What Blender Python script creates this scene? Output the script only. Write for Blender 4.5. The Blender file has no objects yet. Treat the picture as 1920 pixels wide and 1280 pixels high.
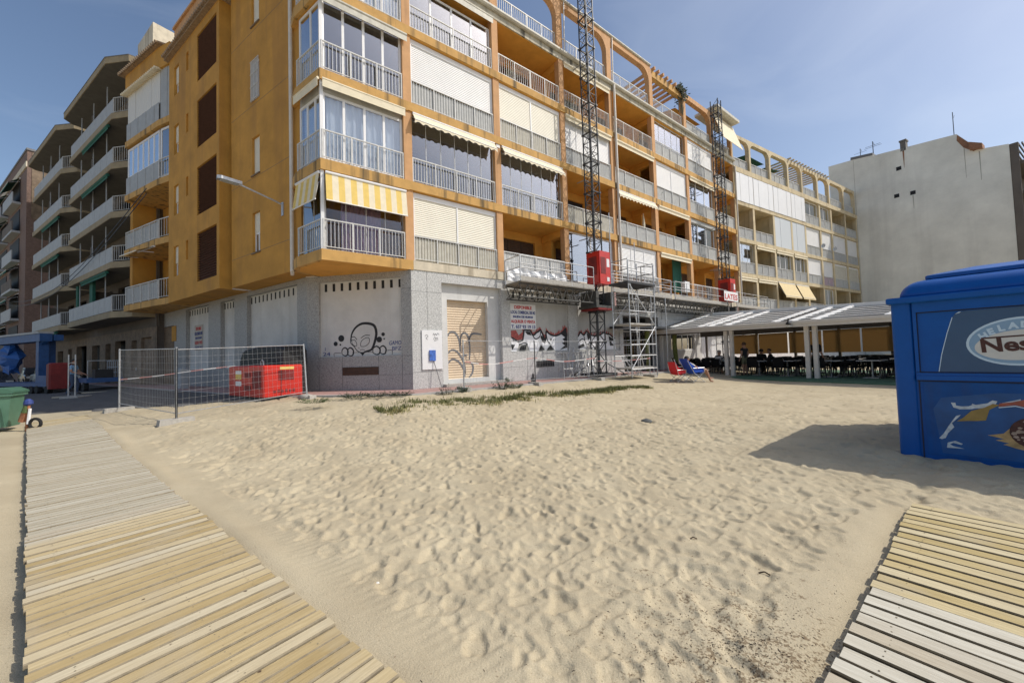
import bpy, bmesh, math, random
import numpy as np
from mathutils import Vector, Matrix
random.seed(7); rng=np.random.default_rng(7)
R=math.radians
SC=bpy.context.scene
COL=SC.collection
# ---------------------------------------------------------------- camera
EYE=1.12
cam=bpy.data.cameras.new("camera"); co=bpy.data.objects.new("camera",cam); COL.objects.link(co)
cam.sensor_width=36; cam.lens=36*711/1920; cam.clip_start=0.05; cam.clip_end=3000
_p=R(2.15); _r=R(1.75)
r0=Vector((1,0,0)); fw=Vector((0,math.cos(_p),math.sin(_p))); u0=Vector((0,-math.sin(_p),math.cos(_p)))
rr=r0*math.cos(_r)-u0*math.sin(_r); uu=r0*math.sin(_r)+u0*math.cos(_r)
co.matrix_world=Matrix(((rr.x,uu.x,-fw.x,0),(rr.y,uu.y,-fw.y,0),(rr.z,uu.z,-fw.z,EYE),(0,0,0,1)))
SC.camera=co
# ---------------------------------------------------------------- sky and sun
SUN_AZ=R(95.5); SUN_EL=R(47.5)          # azimuth clockwise from +Y
w=bpy.data.worlds.new("World"); SC.world=w; w.use_nodes=True
nt=w.node_tree; nt.nodes.clear()
sky=nt.nodes.new('ShaderNodeTexSky'); sky.sky_type='NISHITA'; sky.sun_disc=False
sky.sun_elevation=SUN_EL; sky.sun_rotation=SUN_AZ; sky.air_density=1.0; sky.dust_density=2.2; sky.ozone_density=1.6; sky.altitude=0
bg=nt.nodes.new('ShaderNodeBackground'); bg.inputs[1].default_value=0.142
wo=nt.nodes.new('ShaderNodeOutputWorld')
wt=nt.nodes.new('ShaderNodeTexCoord'); wm=nt.nodes.new('ShaderNodeMapping'); wm.inputs['Scale'].default_value=(1.2,3.5,6); wm.inputs['Rotation'].default_value=(0,0.5,0.7)
wn=nt.nodes.new('ShaderNodeTexNoise'); wn.inputs['Scale'].default_value=1.5; wn.inputs['Detail'].default_value=7; wn.inputs['Distortion'].default_value=.8
wr=nt.nodes.new('ShaderNodeValToRGB'); wr.color_ramp.elements[0].position=.5; wr.color_ramp.elements[1].position=.78; wr.color_ramp.elements[1].color=(.09,.09,.09,1)
wx=nt.nodes.new('ShaderNodeMix'); wx.data_type='RGBA'; wx.inputs[7].default_value=(7.5,8.0,8.6,1)
nt.links.new(wt.outputs['Generated'],wm.inputs[0]); nt.links.new(wm.outputs[0],wn.inputs['Vector']); nt.links.new(wn.outputs['Fac'],wr.inputs[0]); nt.links.new(wr.outputs[0],wx.inputs[0]); nt.links.new(sky.outputs[0],wx.inputs[6])
nt.links.new(wx.outputs[2],bg.inputs[0]); nt.links.new(bg.outputs[0],wo.inputs[0])
sl=bpy.data.lights.new("sun",'SUN'); sl.energy=3.35; sl.angle=R(0.55); sl.color=(1,0.94,0.85)
so=bpy.data.objects.new("sun",sl); COL.objects.link(so)
sd=Vector((math.cos(SUN_EL)*math.sin(SUN_AZ),math.cos(SUN_EL)*math.cos(SUN_AZ),math.sin(SUN_EL)))
so.rotation_mode='QUATERNION'; so.rotation_quaternion=sd.to_track_quat('Z','Y'); so.location=(30,-20,60)
SC.view_settings.view_transform='Standard'; SC.view_settings.look='None'; SC.view_settings.exposure=0.0; SC.view_settings.gamma=1
SC.render.engine='CYCLES'
SC.cycles.max_bounces=8; SC.cycles.transparent_max_bounces=24

# ---------------------------------------------------------------- materials
def _n(m,t): return m.node_tree.nodes.new(t)
def mat(name,col,rough=.75,noise=None,bump=None,metal=0.,spec=.5,streak=None,coat=0.,speck=None,wave=None,sheen=0):
    """noise=(scale,amount) bump=(scale,strength) streak=(scale,amount,colour) speck=(scale,thr,colour) wave=(axis,scale,strength)"""
    m=bpy.data.materials.new(name); m.use_nodes=True; N=m.node_tree.nodes; L=m.node_tree.links
    b=N['Principled BSDF']; b.inputs['Roughness'].default_value=rough; b.inputs['Metallic'].default_value=metal
    b.inputs['Specular IOR Level'].default_value=spec; b.inputs['Coat Weight'].default_value=coat
    b.inputs['Base Color'].default_value=(*col,1)
    tc=_n(m,'ShaderNodeTexCoord'); out=None
    if noise:
        nz=_n(m,'ShaderNodeTexNoise'); nz.inputs['Scale'].default_value=noise[0]; nz.inputs['Detail'].default_value=8; nz.inputs['Roughness'].default_value=.65
        L.new(tc.outputs['Object'],nz.inputs['Vector'])
        rp=_n(m,'ShaderNodeValToRGB'); e=rp.color_ramp.elements
        a=noise[1]; e[0].position=.3; e[1].position=.7
        e[0].color=(*[c*(1-a) for c in col],1); e[1].color=(*[min(1,c*(1+a*.6)) for c in col],1)
        L.new(nz.outputs['Fac'],rp.inputs[0]); out=rp.outputs[0]
    def mix(fac,c):
        nonlocal out
        mx=_n(m,'ShaderNodeMix'); mx.data_type='RGBA'
        if out: L.new(out,mx.inputs[6])
        else: mx.inputs[6].default_value=(*col,1)
        mx.inputs[7].default_value=(*c,1); L.new(fac,mx.inputs[0]); out=mx.outputs[2]
    if streak:
        mp=_n(m,'ShaderNodeMapping'); mp.inputs['Scale'].default_value=(streak[0],streak[0],streak[0]*.06)
        L.new(tc.outputs['Object'],mp.inputs[0])
        nz=_n(m,'ShaderNodeTexNoise'); nz.inputs['Scale'].default_value=1; nz.inputs['Detail'].default_value=5
        L.new(mp.outputs[0],nz.inputs['Vector'])
        rp=_n(m,'ShaderNodeValToRGB'); e=rp.color_ramp.elements; e[0].position=.53; e[1].position=.68
        e[0].color=(0,0,0,1); e[1].color=(streak[1],)*3+(1,)
        L.new(nz.outputs['Fac'],rp.inputs[0]); mix(rp.outputs[0],streak[2])
    if speck:
        nz=_n(m,'ShaderNodeTexNoise'); nz.inputs['Scale'].default_value=speck[0]; nz.inputs['Detail'].default_value=2
        L.new(tc.outputs['Object'],nz.inputs['Vector'])
        rp=_n(m,'ShaderNodeValToRGB'); e=rp.color_ramp.elements; e[0].position=speck[1]; e[1].position=speck[1]+.06
        L.new(nz.outputs['Fac'],rp.inputs[0]); mix(rp.outputs[0],speck[2])
    if out: L.new(out,b.inputs['Base Color'])
    if bump or wave:
        bp=_n(m,'ShaderNodeBump'); bp.inputs['Distance'].default_value=.02
        if wave:
            wv=_n(m,'ShaderNodeTexWave'); wv.bands_direction=wave[0]; wv.inputs['Scale'].default_value=wave[1]
            wv.inputs['Distortion'].default_value=wave[3] if len(wave)>3 else 0
            L.new(tc.outputs['Object'],wv.inputs['Vector']); L.new(wv.outputs['Fac'],bp.inputs['Height']); bp.inputs['Strength'].default_value=wave[2]
        else:
            nz=_n(m,'ShaderNodeTexNoise'); nz.inputs['Scale'].default_value=bump[0]; nz.inputs['Detail'].default_value=6
            L.new(tc.outputs['Object'],nz.inputs['Vector']); L.new(nz.outputs['Fac'],bp.inputs['Height']); bp.inputs['Strength'].default_value=bump[1]
        L.new(bp.outputs[0],b.inputs['Normal'])
    return m
def glass_mat(name,tint,refl=.35,rough=.02):
    m=bpy.data.materials.new(name); m.use_nodes=True; N=m.node_tree.nodes; L=m.node_tree.links
    N.remove(N['Principled BSDF']); o=N['Material Output']
    t=_n(m,'ShaderNodeBsdfTransparent'); t.inputs[0].default_value=(*tint,1)
    g=_n(m,'ShaderNodeBsdfGlossy'); g.inputs['Roughness'].default_value=rough; g.inputs[0].default_value=(.95,.97,1,1)
    lw=_n(m,'ShaderNodeLayerWeight'); lw.inputs[0].default_value=refl
    mx=_n(m,'ShaderNodeMixShader'); L.new(lw.outputs['Facing'],mx.inputs[0]); L.new(t.outputs[0],mx.inputs[1]); L.new(g.outputs[0],mx.inputs[2]); L.new(mx.outputs[0],o.inputs[0])
    return m
def wood_mat(name,c1,c2,c3,seed=0):
    m=bpy.data.materials.new(name); m.use_nodes=True; N=m.node_tree.nodes; L=m.node_tree.links; b=N['Principled BSDF']
    b.inputs['Roughness'].default_value=.8; b.inputs['Specular IOR Level'].default_value=.25
    ge=_n(m,'ShaderNodeNewGeometry'); tc=_n(m,'ShaderNodeTexCoord')
    rp=_n(m,'ShaderNodeValToRGB'); e=rp.color_ramp.elements; e[0].color=(*c1,1); e[1].color=(*c3,1); e[0].position=.1; e[1].position=.95
    x=e.new(.5); x.color=(*c2,1)
    L.new(ge.outputs['Random Per Island'],rp.inputs[0])
    # grain: UV = (along plank, across)
    mp=_n(m,'ShaderNodeMapping'); mp.inputs['Scale'].default_value=(4.5,60,1)
    at=_n(m,'ShaderNodeUVMap'); L.new(at.outputs[0],mp.inputs[0])
    ad=_n(m,'ShaderNodeVectorMath'); ad.operation='ADD'
    cb=_n(m,'ShaderNodeCombineXYZ'); ml=_n(m,'ShaderNodeMath'); ml.operation='MULTIPLY'; ml.inputs[1].default_value=57
    L.new(ge.outputs['Random Per Island'],ml.inputs[0]); L.new(ml.outputs[0],cb.inputs[2]); L.new(mp.outputs[0],ad.inputs[0]); L.new(cb.outputs[0],ad.inputs[1])
    nz=_n(m,'ShaderNodeTexNoise'); nz.inputs['Scale'].default_value=1; nz.inputs['Detail'].default_value=6; nz.inputs['Distortion'].default_value=.6
    L.new(ad.outputs[0],nz.inputs['Vector'])
    r2=_n(m,'ShaderNodeValToRGB'); e=r2.color_ramp.elements; e[0].position=.32; e[1].position=.66; e[0].color=(.80,.76,.70,1); e[1].color=(1.05,1.04,1.02,1)
    L.new(nz.outputs['Fac'],r2.inputs[0])
    mx=_n(m,'ShaderNodeMix'); mx.data_type='RGBA'; mx.blend_type='MULTIPLY'; mx.inputs[0].default_value=.8
    L.new(rp.outputs[0],mx.inputs[6]); L.new(r2.outputs[0],mx.inputs[7])
    # knots, nail marks and sandy patches
    n2=_n(m,'ShaderNodeTexNoise'); n2.inputs['Scale'].default_value=2.3; n2.inputs['Detail'].default_value=6
    L.new(tc.outputs['Object'],n2.inputs['Vector'])
    r3=_n(m,'ShaderNodeValToRGB'); e=r3.color_ramp.elements; e[0].position=.5; e[1].position=.75; e[1].color=(.55,.55,.55,1)
    L.new(n2.outputs['Fac'],r3.inputs[0])
    m2=_n(m,'ShaderNodeMix'); m2.data_type='RGBA'; L.new(r3.outputs[0],m2.inputs[0]); L.new(mx.outputs[2],m2.inputs[6]); m2.inputs[7].default_value=(.42,.38,.30,1)
    n3=_n(m,'ShaderNodeTexNoise'); n3.inputs['Scale'].default_value=16; n3.inputs['Detail'].default_value=1
    L.new(tc.outputs['Object'],n3.inputs['Vector'])
    r4=_n(m,'ShaderNodeValToRGB'); e=r4.color_ramp.elements; e[0].position=.77; e[1].position=.81
    L.new(n3.outputs['Fac'],r4.inputs[0])
    m3=_n(m,'ShaderNodeMix'); m3.data_type='RGBA'; L.new(r4.outputs[0],m3.inputs[0]); L.new(m2.outputs[2],m3.inputs[6]); m3.inputs[7].default_value=(.10,.065,.04,1)
    L.new(m3.outputs[2],b.inputs['Base Color'])
    bp=_n(m,'ShaderNodeBump'); bp.inputs['Strength'].default_value=.35; bp.inputs['Distance'].default_value=.008
    L.new(nz.outputs['Fac'],bp.inputs['Height']); L.new(bp.outputs[0],b.inputs['Normal'])
    return m
MT={}
def defm(k,*a,**kw): MT[k]=mat(k,*a,**kw)
OR=(.54,.275,.048)
defm('orange_stucco',OR,.85,noise=(.9,.22),bump=(60,.25),streak=(1.6,.35,(.30,.15,.05)))
defm('orange_fascia',(.57,.335,.105),.85,noise=(2.,.2),bump=(50,.3),streak=(3.2,.92,(.11,.08,.04)))
defm('orange_ceiling',(.70,.36,.07),.85,noise=(1.5,.15),bump=(50,.2))
defm('pillar_paint',(.60,.34,.16),.85,noise=(2.,.15),bump=(60,.25),streak=(4,.4,(.30,.17,.08)))
defm('cream_ledge',(.62,.55,.42),.8,noise=(3,.2),streak=(3,.6,(.25,.2,.13)))
defm('cream_stucco',(.60,.50,.32),.85,noise=(1.2,.2),bump=(50,.25),streak=(3,.5,(.27,.21,.13)))
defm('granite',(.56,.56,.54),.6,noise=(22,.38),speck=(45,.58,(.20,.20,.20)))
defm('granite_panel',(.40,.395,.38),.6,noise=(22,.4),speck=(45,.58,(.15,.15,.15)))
defm('joint_dark',(.10,.10,.10),.9)
defm('render_white',(.62,.61,.58),.85,noise=(1.4,.12),bump=(40,.2),streak=(2,.35,(.42,.40,.36)))
defm('render_grey',(.46,.455,.43),.85,noise=(1.4,.15),streak=(2.2,.5,(.33,.32,.29)))
defm('render_light',(.66,.66,.64),.8,noise=(1.4,.12),streak=(2.2,.5,(.42,.41,.38)))
defm('beige_shutter',(.66,.52,.36),.6,noise=(2,.12),wave=('Z',3.2,.9))
defm('white_shutter',(.80,.80,.79),.5,noise=(2,.05),wave=('Z',4.2,.75))
defm('cream_shutter',(.76,.72,.60),.55,noise=(2,.06),wave=('Z',4.2,.6))
defm('white_panel',(.80,.81,.82),.45,noise=(2,.04))
defm('grey_screen',(.48,.49,.48),.8,noise=(4,.15))
defm('beige_screen',(.55,.52,.43),.8,noise=(4,.15),wave=('X',2.,.4))
defm('white_alu',(.80,.80,.80),.4,noise=(5,.05))
defm('rail_white',(.62,.62,.60),.5,noise=(8,.18))
defm('mast_dark',(.055,.057,.06),.5,metal=.4,noise=(9,.35))
defm('steel',(.42,.43,.43),.45,metal=.7,noise=(9,.25))
defm('truss_steel',(.085,.085,.08),.7,metal=.1,noise=(9,.3))
defm('wood_dark',(.24,.22,.19),.9,noise=(4,.35))
defm('galv',(.50,.51,.52),.42,metal=.6,noise=(12,.25))
defm('dark_void',(.012,.012,.013),.7)
defm('brown_shutter',(.075,.042,.026),.7,noise=(6,.25),wave=('Z',3.6,.8))
defm('lattice_brown',(.095,.042,.03),.75,noise=(5,.3))
defm('curtain_blue',(.82,.87,.93),.9,wave=('X',1.6,1.,3))
defm('curtain_white',(.66,.66,.64),.9,wave=('X',1.6,1.,3))
defm('curtain_pink',(.42,.25,.33),.9,wave=('X',1.8,1.,3))
defm('awning_yellow',(.76,.55,.16),.85,noise=(5,.1))
defm('awning_cream',(.78,.70,.52),.85,noise=(5,.1))
defm('awning_beige',(.72,.58,.33),.85,noise=(5,.1))
defm('awning_green',(.02,.12,.085),.85,noise=(5,.2))
defm('pipe_white',(.68,.64,.57),.5,noise=(5,.1))
defm('roof_edge_mould',(.50,.46,.36),.85,noise=(2.5,.35),streak=(3.5,.95,(.07,.065,.05)))
defm('gutter',(.55,.53,.45),.6,noise=(4,.25))
defm('roof_tile',(.33,.235,.15),.85,noise=(9,.4))
defm('mould',(.09,.085,.07),.95,noise=(5,.5))
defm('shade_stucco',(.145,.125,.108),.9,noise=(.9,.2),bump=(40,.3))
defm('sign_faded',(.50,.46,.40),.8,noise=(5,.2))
defm('soffit_shade',(.13,.125,.115),.9,noise=(2,.2))  # dark grey for balcony undersides, shade put into the colour
defm('beige_fascia',(.32,.26,.165),.85,noise=(2,.2))
defm('balcony_panel',(.38,.395,.40),.6,noise=(3,.14))
defm('stone_tan',(.21,.155,.105),.85,noise=(3,.35),bump=(14,.4))
defm('brick_red',(.30,.15,.085),.85,noise=(7,.3),bump=(22,.4))
defm('brick_dark',(.19,.125,.10),.85,noise=(7,.3),bump=(22,.4))
defm('gable_white',(.80,.79,.72),.9,noise=(.35,.17),wave=('Z',1.15,.12,6),streak=(.55,.35,(.40,.38,.34)))
defm('rust',(.42,.18,.09),.9,noise=(4,.4))
defm('kiosk_blue',(.001,.088,.36),.4,noise=(3,.12),spec=.3)
defm('kiosk_lower',(.001,.076,.29),.45,spec=.3,noise=(2,.3),streak=(5,.35,(.03,.06,.16)))
defm('kiosk_seal',(.01,.015,.04),.6)
defm('sticker_blue',(.04,.095,.19),.35,noise=(3,.08))
defm('poster_blue',(.008,.085,.27),.4,noise=(3,.3))
defm('logo_white',(.72,.80,.84),.5)
defm('logo_cream',(.68,.66,.60),.5,noise=(8,.05))
defm('logo_grey',(.25,.39,.54),.5)
defm('logo_ring',(.58,.72,.82),.5)
defm('choc',(.085,.028,.02),.6,noise=(30,.5))
defm('nut',(.50,.36,.27),.7,noise=(20,.3))
defm('wafer',(.55,.35,.15),.7,noise=(12,.35))
defm('paper_white',(.60,.64,.66),.8,noise=(14,.3))
defm('paper_ochre',(.36,.24,.075),.85,noise=(7,.25))
defm('paper_red',(.45,.13,.08),.8,noise=(9,.3))
defm('red_paint',(.55,.022,.012),.42,noise=(3,.15),coat=.2)
defm('rust_pink',(.42,.25,.23),.8,noise=(5,.5))
defm('red_dark',(.20,.014,.012),.6,noise=(3,.3))
defm('black_plastic',(.014,.014,.015),.55,noise=(4,.4))
defm('black_sheet',(.016,.018,.019),.6,bump=(7,.9))
defm('black_chair',(.010,.010,.011),.8,noise=(6,.3),spec=.2)
defm('concrete',(.42,.40,.36),.9,noise=(14,.22),bump=(40,.4))
defm('concrete_dark',(.16,.15,.14),.9,noise=(14,.3))
defm('sidewalk_pink',(.42,.26,.23),.85,noise=(5,.25),bump=(30,.3))
defm('asphalt',(.115,.113,.11),.92,noise=(3,.35),bump=(90,.5),streak=None)
defm('kerb',(.40,.39,.37),.85,noise=(8,.2))
defm('terrace_green',(.085,.17,.105),.95,noise=(9,.3))
defm('terrace_beam',(.68,.63,.56),.55,noise=(3,.1))
defm('terrace_slat_dark',(.27,.265,.25),.7,noise=(3,.2))
defm('gable_stain',(.40,.385,.34),.9)
defm('tape_pale',(.66,.30,.27),.6)
defm('terrace_slat',(.50,.49,.47),.6,noise=(3,.2))
defm('terrace_white',(.80,.80,.78),.45)
defm('terrace_dark',(.10,.085,.07),.7)
defm('table_white',(.50,.50,.50),.45)
defm('bin_green',(.10,.215,.145),.5,noise=(3,.15))
defm('bin_lid',(.06,.15,.10),.5,noise=(3,.15))
defm('machine_blue',(.022,.085,.24),.5,noise=(3,.25))
defm('tarp_blue',(.02,.10,.33),.55,bump=(5,1.))
defm('car_silver',(.34,.345,.34),.3,metal=.5)
defm('car_dark',(.02,.021,.024),.25)
defm('tyre',(.015,.015,.015),.8)
defm('skin',(.40,.215,.145),.6)
defm('cloth_black',(.018,.018,.02),.9)
defm('cloth_olive',(.16,.15,.085),.9)
defm('cloth_lightblue',(.22,.38,.55),.9)
defm('cloth_jeans',(.05,.075,.13),.9)
defm('cloth_white',(.55,.54,.53),.9)
defm('cloth_stripe',(.035,.03,.035),.9)
defm('hair_dark',(.02,.014,.01),.7)
defm('hair_brown',(.075,.04,.022),.7)
defm('hair_grey',(.33,.31,.29),.7)
defm('canvas_blue',(.015,.085,.50),.75,noise=(5,.12))
defm('canvas_red',(.60,.02,.03),.75,noise=(5,.12))
defm('leaf',(.075,.115,.035),.7,noise=(5,.4))
defm('leaf_dark',(.045,.062,.028),.75,noise=(5,.4))
defm('grass_olive',(.15,.16,.05),.8,noise=(4,.45))
defm('grass_dry',(.42,.37,.16),.85,noise=(4,.35))
defm('trunk_moss',(.15,.165,.04),.9,noise=(9,.5),bump=(20,.6))
defm('black_paint',(.018,.018,.02),.7)
defm('grey_paint',(.17,.17,.175),.75)
defm('red_spray',(.42,.10,.085),.8,noise=(14,.6))
defm('white_spray',(.84,.85,.87),.75,noise=(3,.08))
defm('sign_white',(.78,.78,.78),.6,noise=(4,.05))
defm('sign_red',(.52,.03,.03),.6)
defm('sign_blue',(.03,.055,.22),.6)
defm('poster_cobalt',(.06,.16,.55),.5,noise=(9,.5))
defm('tape_red',(.62,.05,.04),.6)
defm('tape_white',(.78,.76,.74),.6)
defm('debris',(.05,.032,.02),.95)
defm('rock',(.11,.115,.11),.9,noise=(9,.4),bump=(20,.6))
defm('shell_white',(.7,.68,.62),.7)
MT['glass']=glass_mat('window_glass',(.55,.58,.61),.55)
MT['glass_dark']=glass_mat('dark_glass',(.22,.23,.25),.3)
MT['glass_clear']=glass_mat('clear_glass',(.88,.90,.92),.33)
def blind_mat():
    m=bpy.data.materials.new('ochre_blind'); m.use_nodes=True; N=m.node_tree.nodes; L=m.node_tree.links; N.remove(N['Principled BSDF'])
    d=_n(m,'ShaderNodeBsdfDiffuse'); t=_n(m,'ShaderNodeBsdfTranslucent'); x=_n(m,'ShaderNodeMixShader'); x.inputs[0].default_value=.55
    d.inputs[0].default_value=(.46,.32,.15,1); t.inputs[0].default_value=(.38,.28,.16,1)
    L.new(d.outputs[0],x.inputs[1]); L.new(t.outputs[0],x.inputs[2]); L.new(x.outputs[0],N['Material Output'].inputs[0]); return m
MT['ochre_blind']=blind_mat()
MT['frost']=mat('frosted_panel',(.62,.66,.69),.35)
MT['wood_new']=wood_mat('wood_new',(.43,.33,.165),(.54,.44,.255),(.59,.53,.39))
MT['wood_yellow']=wood_mat('wood_yellow',(.46,.37,.18),(.55,.46,.26),(.58,.52,.36))
defm('wood_edge_shade_pale',(.27,.225,.15),.95,noise=(14,.3))  # paler gap shade on the dirty plank sides of the left boardwalk
defm('wood_edge_shade',(.15,.115,.065),.95,noise=(14,.4))  # dirty plank sides, coloured dark so the gaps look shaded
MT['wood_old']=wood_mat('wood_old',(.43,.395,.305),(.48,.45,.36),(.53,.505,.42))
MT['wood_white']=wood_mat('wood_white',(.49,.44,.34),(.565,.54,.455),(.61,.60,.52))

# ---------------------------------------------------------------- geometry helpers
class Fr:
    """local frame: ex, ey horizontal 2-vectors, z up"""
    def __init__(s,o,ex,ey=None,z=0.):
        s.o=Vector((o[0],o[1],z)); l=math.hypot(*ex); s.ex=Vector((ex[0]/l,ex[1]/l,0))
        if ey is None: ey=(ex[1],-ex[0])
        l=math.hypot(*ey); s.ey=Vector((ey[0]/l,ey[1]/l,0)); s.flip=(s.ex.x*s.ey.y-s.ex.y*s.ey.x)<0
    def __call__(s,x,y,z): return s.o+s.ex*x+s.ey*y+Vector((0,0,z))
ID=Fr((0,0),(1,0),(0,1))
class MB:
    def __init__(s,fr=ID): s.v=[];s.f=[];s.m=[];s.fr=fr;s.mi=0;s.uv=None
    def add(s,pts,faces):
        o=len(s.v); s.v+= [s.fr(*p) for p in pts]
        for f in faces:
            f=[i+o for i in f]
            if s.fr.flip: f=f[::-1]
            s.f.append(f); s.m.append(s.mi)
        return s
    def box(s,x0,x1,y0,y1,z0,z1):
        if x0>x1:x0,x1=x1,x0
        if y0>y1:y0,y1=y1,y0
        if z0>z1:z0,z1=z1,z0
        return s.add([(x0,y0,z0),(x1,y0,z0),(x1,y1,z0),(x0,y1,z0),(x0,y0,z1),(x1,y0,z1),(x1,y1,z1),(x0,y1,z1)],
          [(0,3,2,1),(4,5,6,7),(0,1,5,4),(1,2,6,5),(2,3,7,6),(3,0,4,7)])
    def poly(s,pts): return s.add(pts,[tuple(range(len(pts)))])
    def prism(s,xy,z0,z1):
        n=len(xy); a=sum(xy[i][0]*xy[(i+1)%n][1]-xy[(i+1)%n][0]*xy[i][1] for i in range(n))
        if a<0: xy=xy[::-1]
        return s.add([(x,y,z0) for x,y in xy]+[(x,y,z1) for x,y in xy],[tuple(range(n))[::-1],tuple(range(n,2*n))]+[(i,(i+1)%n,n+(i+1)%n,n+i) for i in range(n)])
    def prismy(s,xz,y0,y1):
        n=len(xz); a=sum(xz[i][0]*xz[(i+1)%n][1]-xz[(i+1)%n][0]*xz[i][1] for i in range(n))
        if a>0: xz=xz[::-1]
        return s.add([(x,y0,z) for x,z in xz]+[(x,y1,z) for x,z in xz],[tuple(range(n))[::-1],tuple(range(n,2*n))]+[(i,(i+1)%n,n+(i+1)%n,n+i) for i in range(n)])
    def tube(s,p,q,r,n=6,r2=None):
        p=Vector(p);q=Vector(q); d=(q-p)
        if d.length<1e-6: return s
        d.normalize(); a=Vector((0,0,1)) if abs(d.z)<.9 else Vector((1,0,0)); a=d.cross(a).normalized(); b=d.cross(a); r2=r if r2 is None else r2
        P=[];
        for c,rad in((p,r),(q,r2)):
            for i in range(n):
                t=2*math.pi*i/n+math.pi/n; P.append(tuple(c+a*math.cos(t)*rad+b*math.sin(t)*rad))
        return s.add(P,[(i,(i+1)%n,n+(i+1)%n,n+i)[::-1] for i in range(n)]+[tuple(range(n)),tuple(range(n,2*n))[::-1]])
    def path(s,pts,r,n=6):
        for a,b in zip(pts,pts[1:]): s.tube(a,b,r,n)
        return s
    def lathe(s,c,prof,n=12):
        P=[];F=[]
        for (r,z) in prof:
            for i in range(n): t=2*math.pi*i/n; P.append((c[0]+r*math.cos(t),c[1]+r*math.sin(t),c[2]+z))
        for k in range(len(prof)-1):
            for i in range(n): F.append((k*n+i,k*n+(i+1)%n,(k+1)*n+(i+1)%n,(k+1)*n+i))
        F.append(tuple(range(n))[::-1]); F.append(tuple(range((len(prof)-1)*n,len(prof)*n)))
        return s.add(P,F)
    def disc(s,cx,cz,rx,rz,y,n=28,t=.002,rot=0):
        c_,s_=math.cos(rot),math.sin(rot)
        return s.prismy([(cx+rx*math.cos(2*math.pi*i/n)*c_-rz*math.sin(2*math.pi*i/n)*s_,cz+rx*math.cos(2*math.pi*i/n)*s_+rz*math.sin(2*math.pi*i/n)*c_) for i in range(n)],y,y+t)
    def stroke(s,pts,wd,y,t=.002,taper=0):
        """painted line on an x/z plane at depth y; one strip, so no overlaps"""
        n=len(pts); Lp=[];Rp=[]
        for i,(x,z) in enumerate(pts):
            a=pts[max(0,i-1)]; b=pts[min(n-1,i+1)]; dx,dz=b[0]-a[0],b[1]-a[1]; l=math.hypot(dx,dz) or 1
            wv=(wd(i/(n-1)) if callable(wd) else wd)*.5
            Lp.append((x-dz/l*wv,y,z+dx/l*wv)); Rp.append((x+dz/l*wv,y,z-dx/l*wv))
        P=Lp+Rp; return s.add(P,[(i,i+1,n+i+1,n+i) for i in range(n-1)])
    def wall(s,x0,x1,z0,z1,holes,y=0.,depth=.2):
        xs=sorted({x0,x1,*[v for h in holes for v in h[:2]]}); zs=sorted({z0,z1,*[v for h in holes for v in h[2:4]]})
        for a,b in zip(xs,xs[1:]):
            for c,d in zip(zs,zs[1:]):
                mx,mz=(a+b)/2,(c+d)/2
                if any(h[0]<mx<h[1] and h[2]<mz<h[3] for h in holes): continue
                s.add([(a,y,c),(b,y,c),(b,y,d),(a,y,d)],[(3,2,1,0)])
        for h in holes:
            a,b,c,d=h[:4]; e=y-(h[4] if len(h)>4 else depth)
            s.add([(a,y,c),(b,y,c),(b,y,d),(a,y,d),(a,e,c),(b,e,c),(b,e,d),(a,e,d)],[(0,1,5,4),(1,2,6,5),(2,3,7,6),(3,0,4,7)])
        return s
    def build(s,name,m,parent=None,smooth=False,label=None,kind=None):
        me=bpy.data.meshes.new(name); off=Vector(parent.get('_loc',(0,0,0))) if parent else Vector((0,0,0))
        me.from_pydata([v-off for v in s.v],[],s.f)
        ms=m if isinstance(m,(list,tuple)) else [m]
        for k in ms: me.materials.append(MT[k])
        if len(ms)>1: me.polygons.foreach_set('material_index',s.m)
        if s.uv:
            ul=me.uv_layers.new(name='UVMap'); ul.data.foreach_set('uv',np.array([c for f in s.f for i in f for c in s.uv[i]],dtype=np.float32))
        if smooth: me.polygons.foreach_set('use_smooth',[True]*len(me.polygons))
        me.update()
        o=bpy.data.objects.new(name,me); COL.objects.link(o)
        if parent: o.parent=parent; o['_loc']=parent.get('_loc',(0,0,0))
        if label: o['label']=label
        if kind: o['kind']=kind
        return o
def root(name,label,cat,loc=(0,0,0),group=None):
    o=bpy.data.objects.new(name,None); COL.objects.link(o); o.location=loc; o['_loc']=tuple(float(c) for c in loc)
    o['label']=label; o['category']=cat
    if group: o['group']=group
    o.empty_display_size=.2
    return o
def tag(o,label,cat,group=None,kind=None):
    if label: o['label']=label
    if cat: o['category']=cat
    if group: o['group']=group
    if kind: o['kind']=kind
    return o
def struct(mb,name,m,**k):
    o=mb.build(name,m,**k); o['kind']='structure'; return o
def copy_tree(o,parent=None,loc=None,rz=None,label=None,group=None):
    c=o.copy(); COL.objects.link(c)
    if parent: c.parent=parent
    if loc is not None: c.location=loc
    if rz is not None: c.rotation_euler=(0,0,rz)
    if label: c['label']=label
    if group: c['group']=group
    for ch in list(o.children): copy_tree(ch,c)
    return c
_font=[None]
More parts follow.
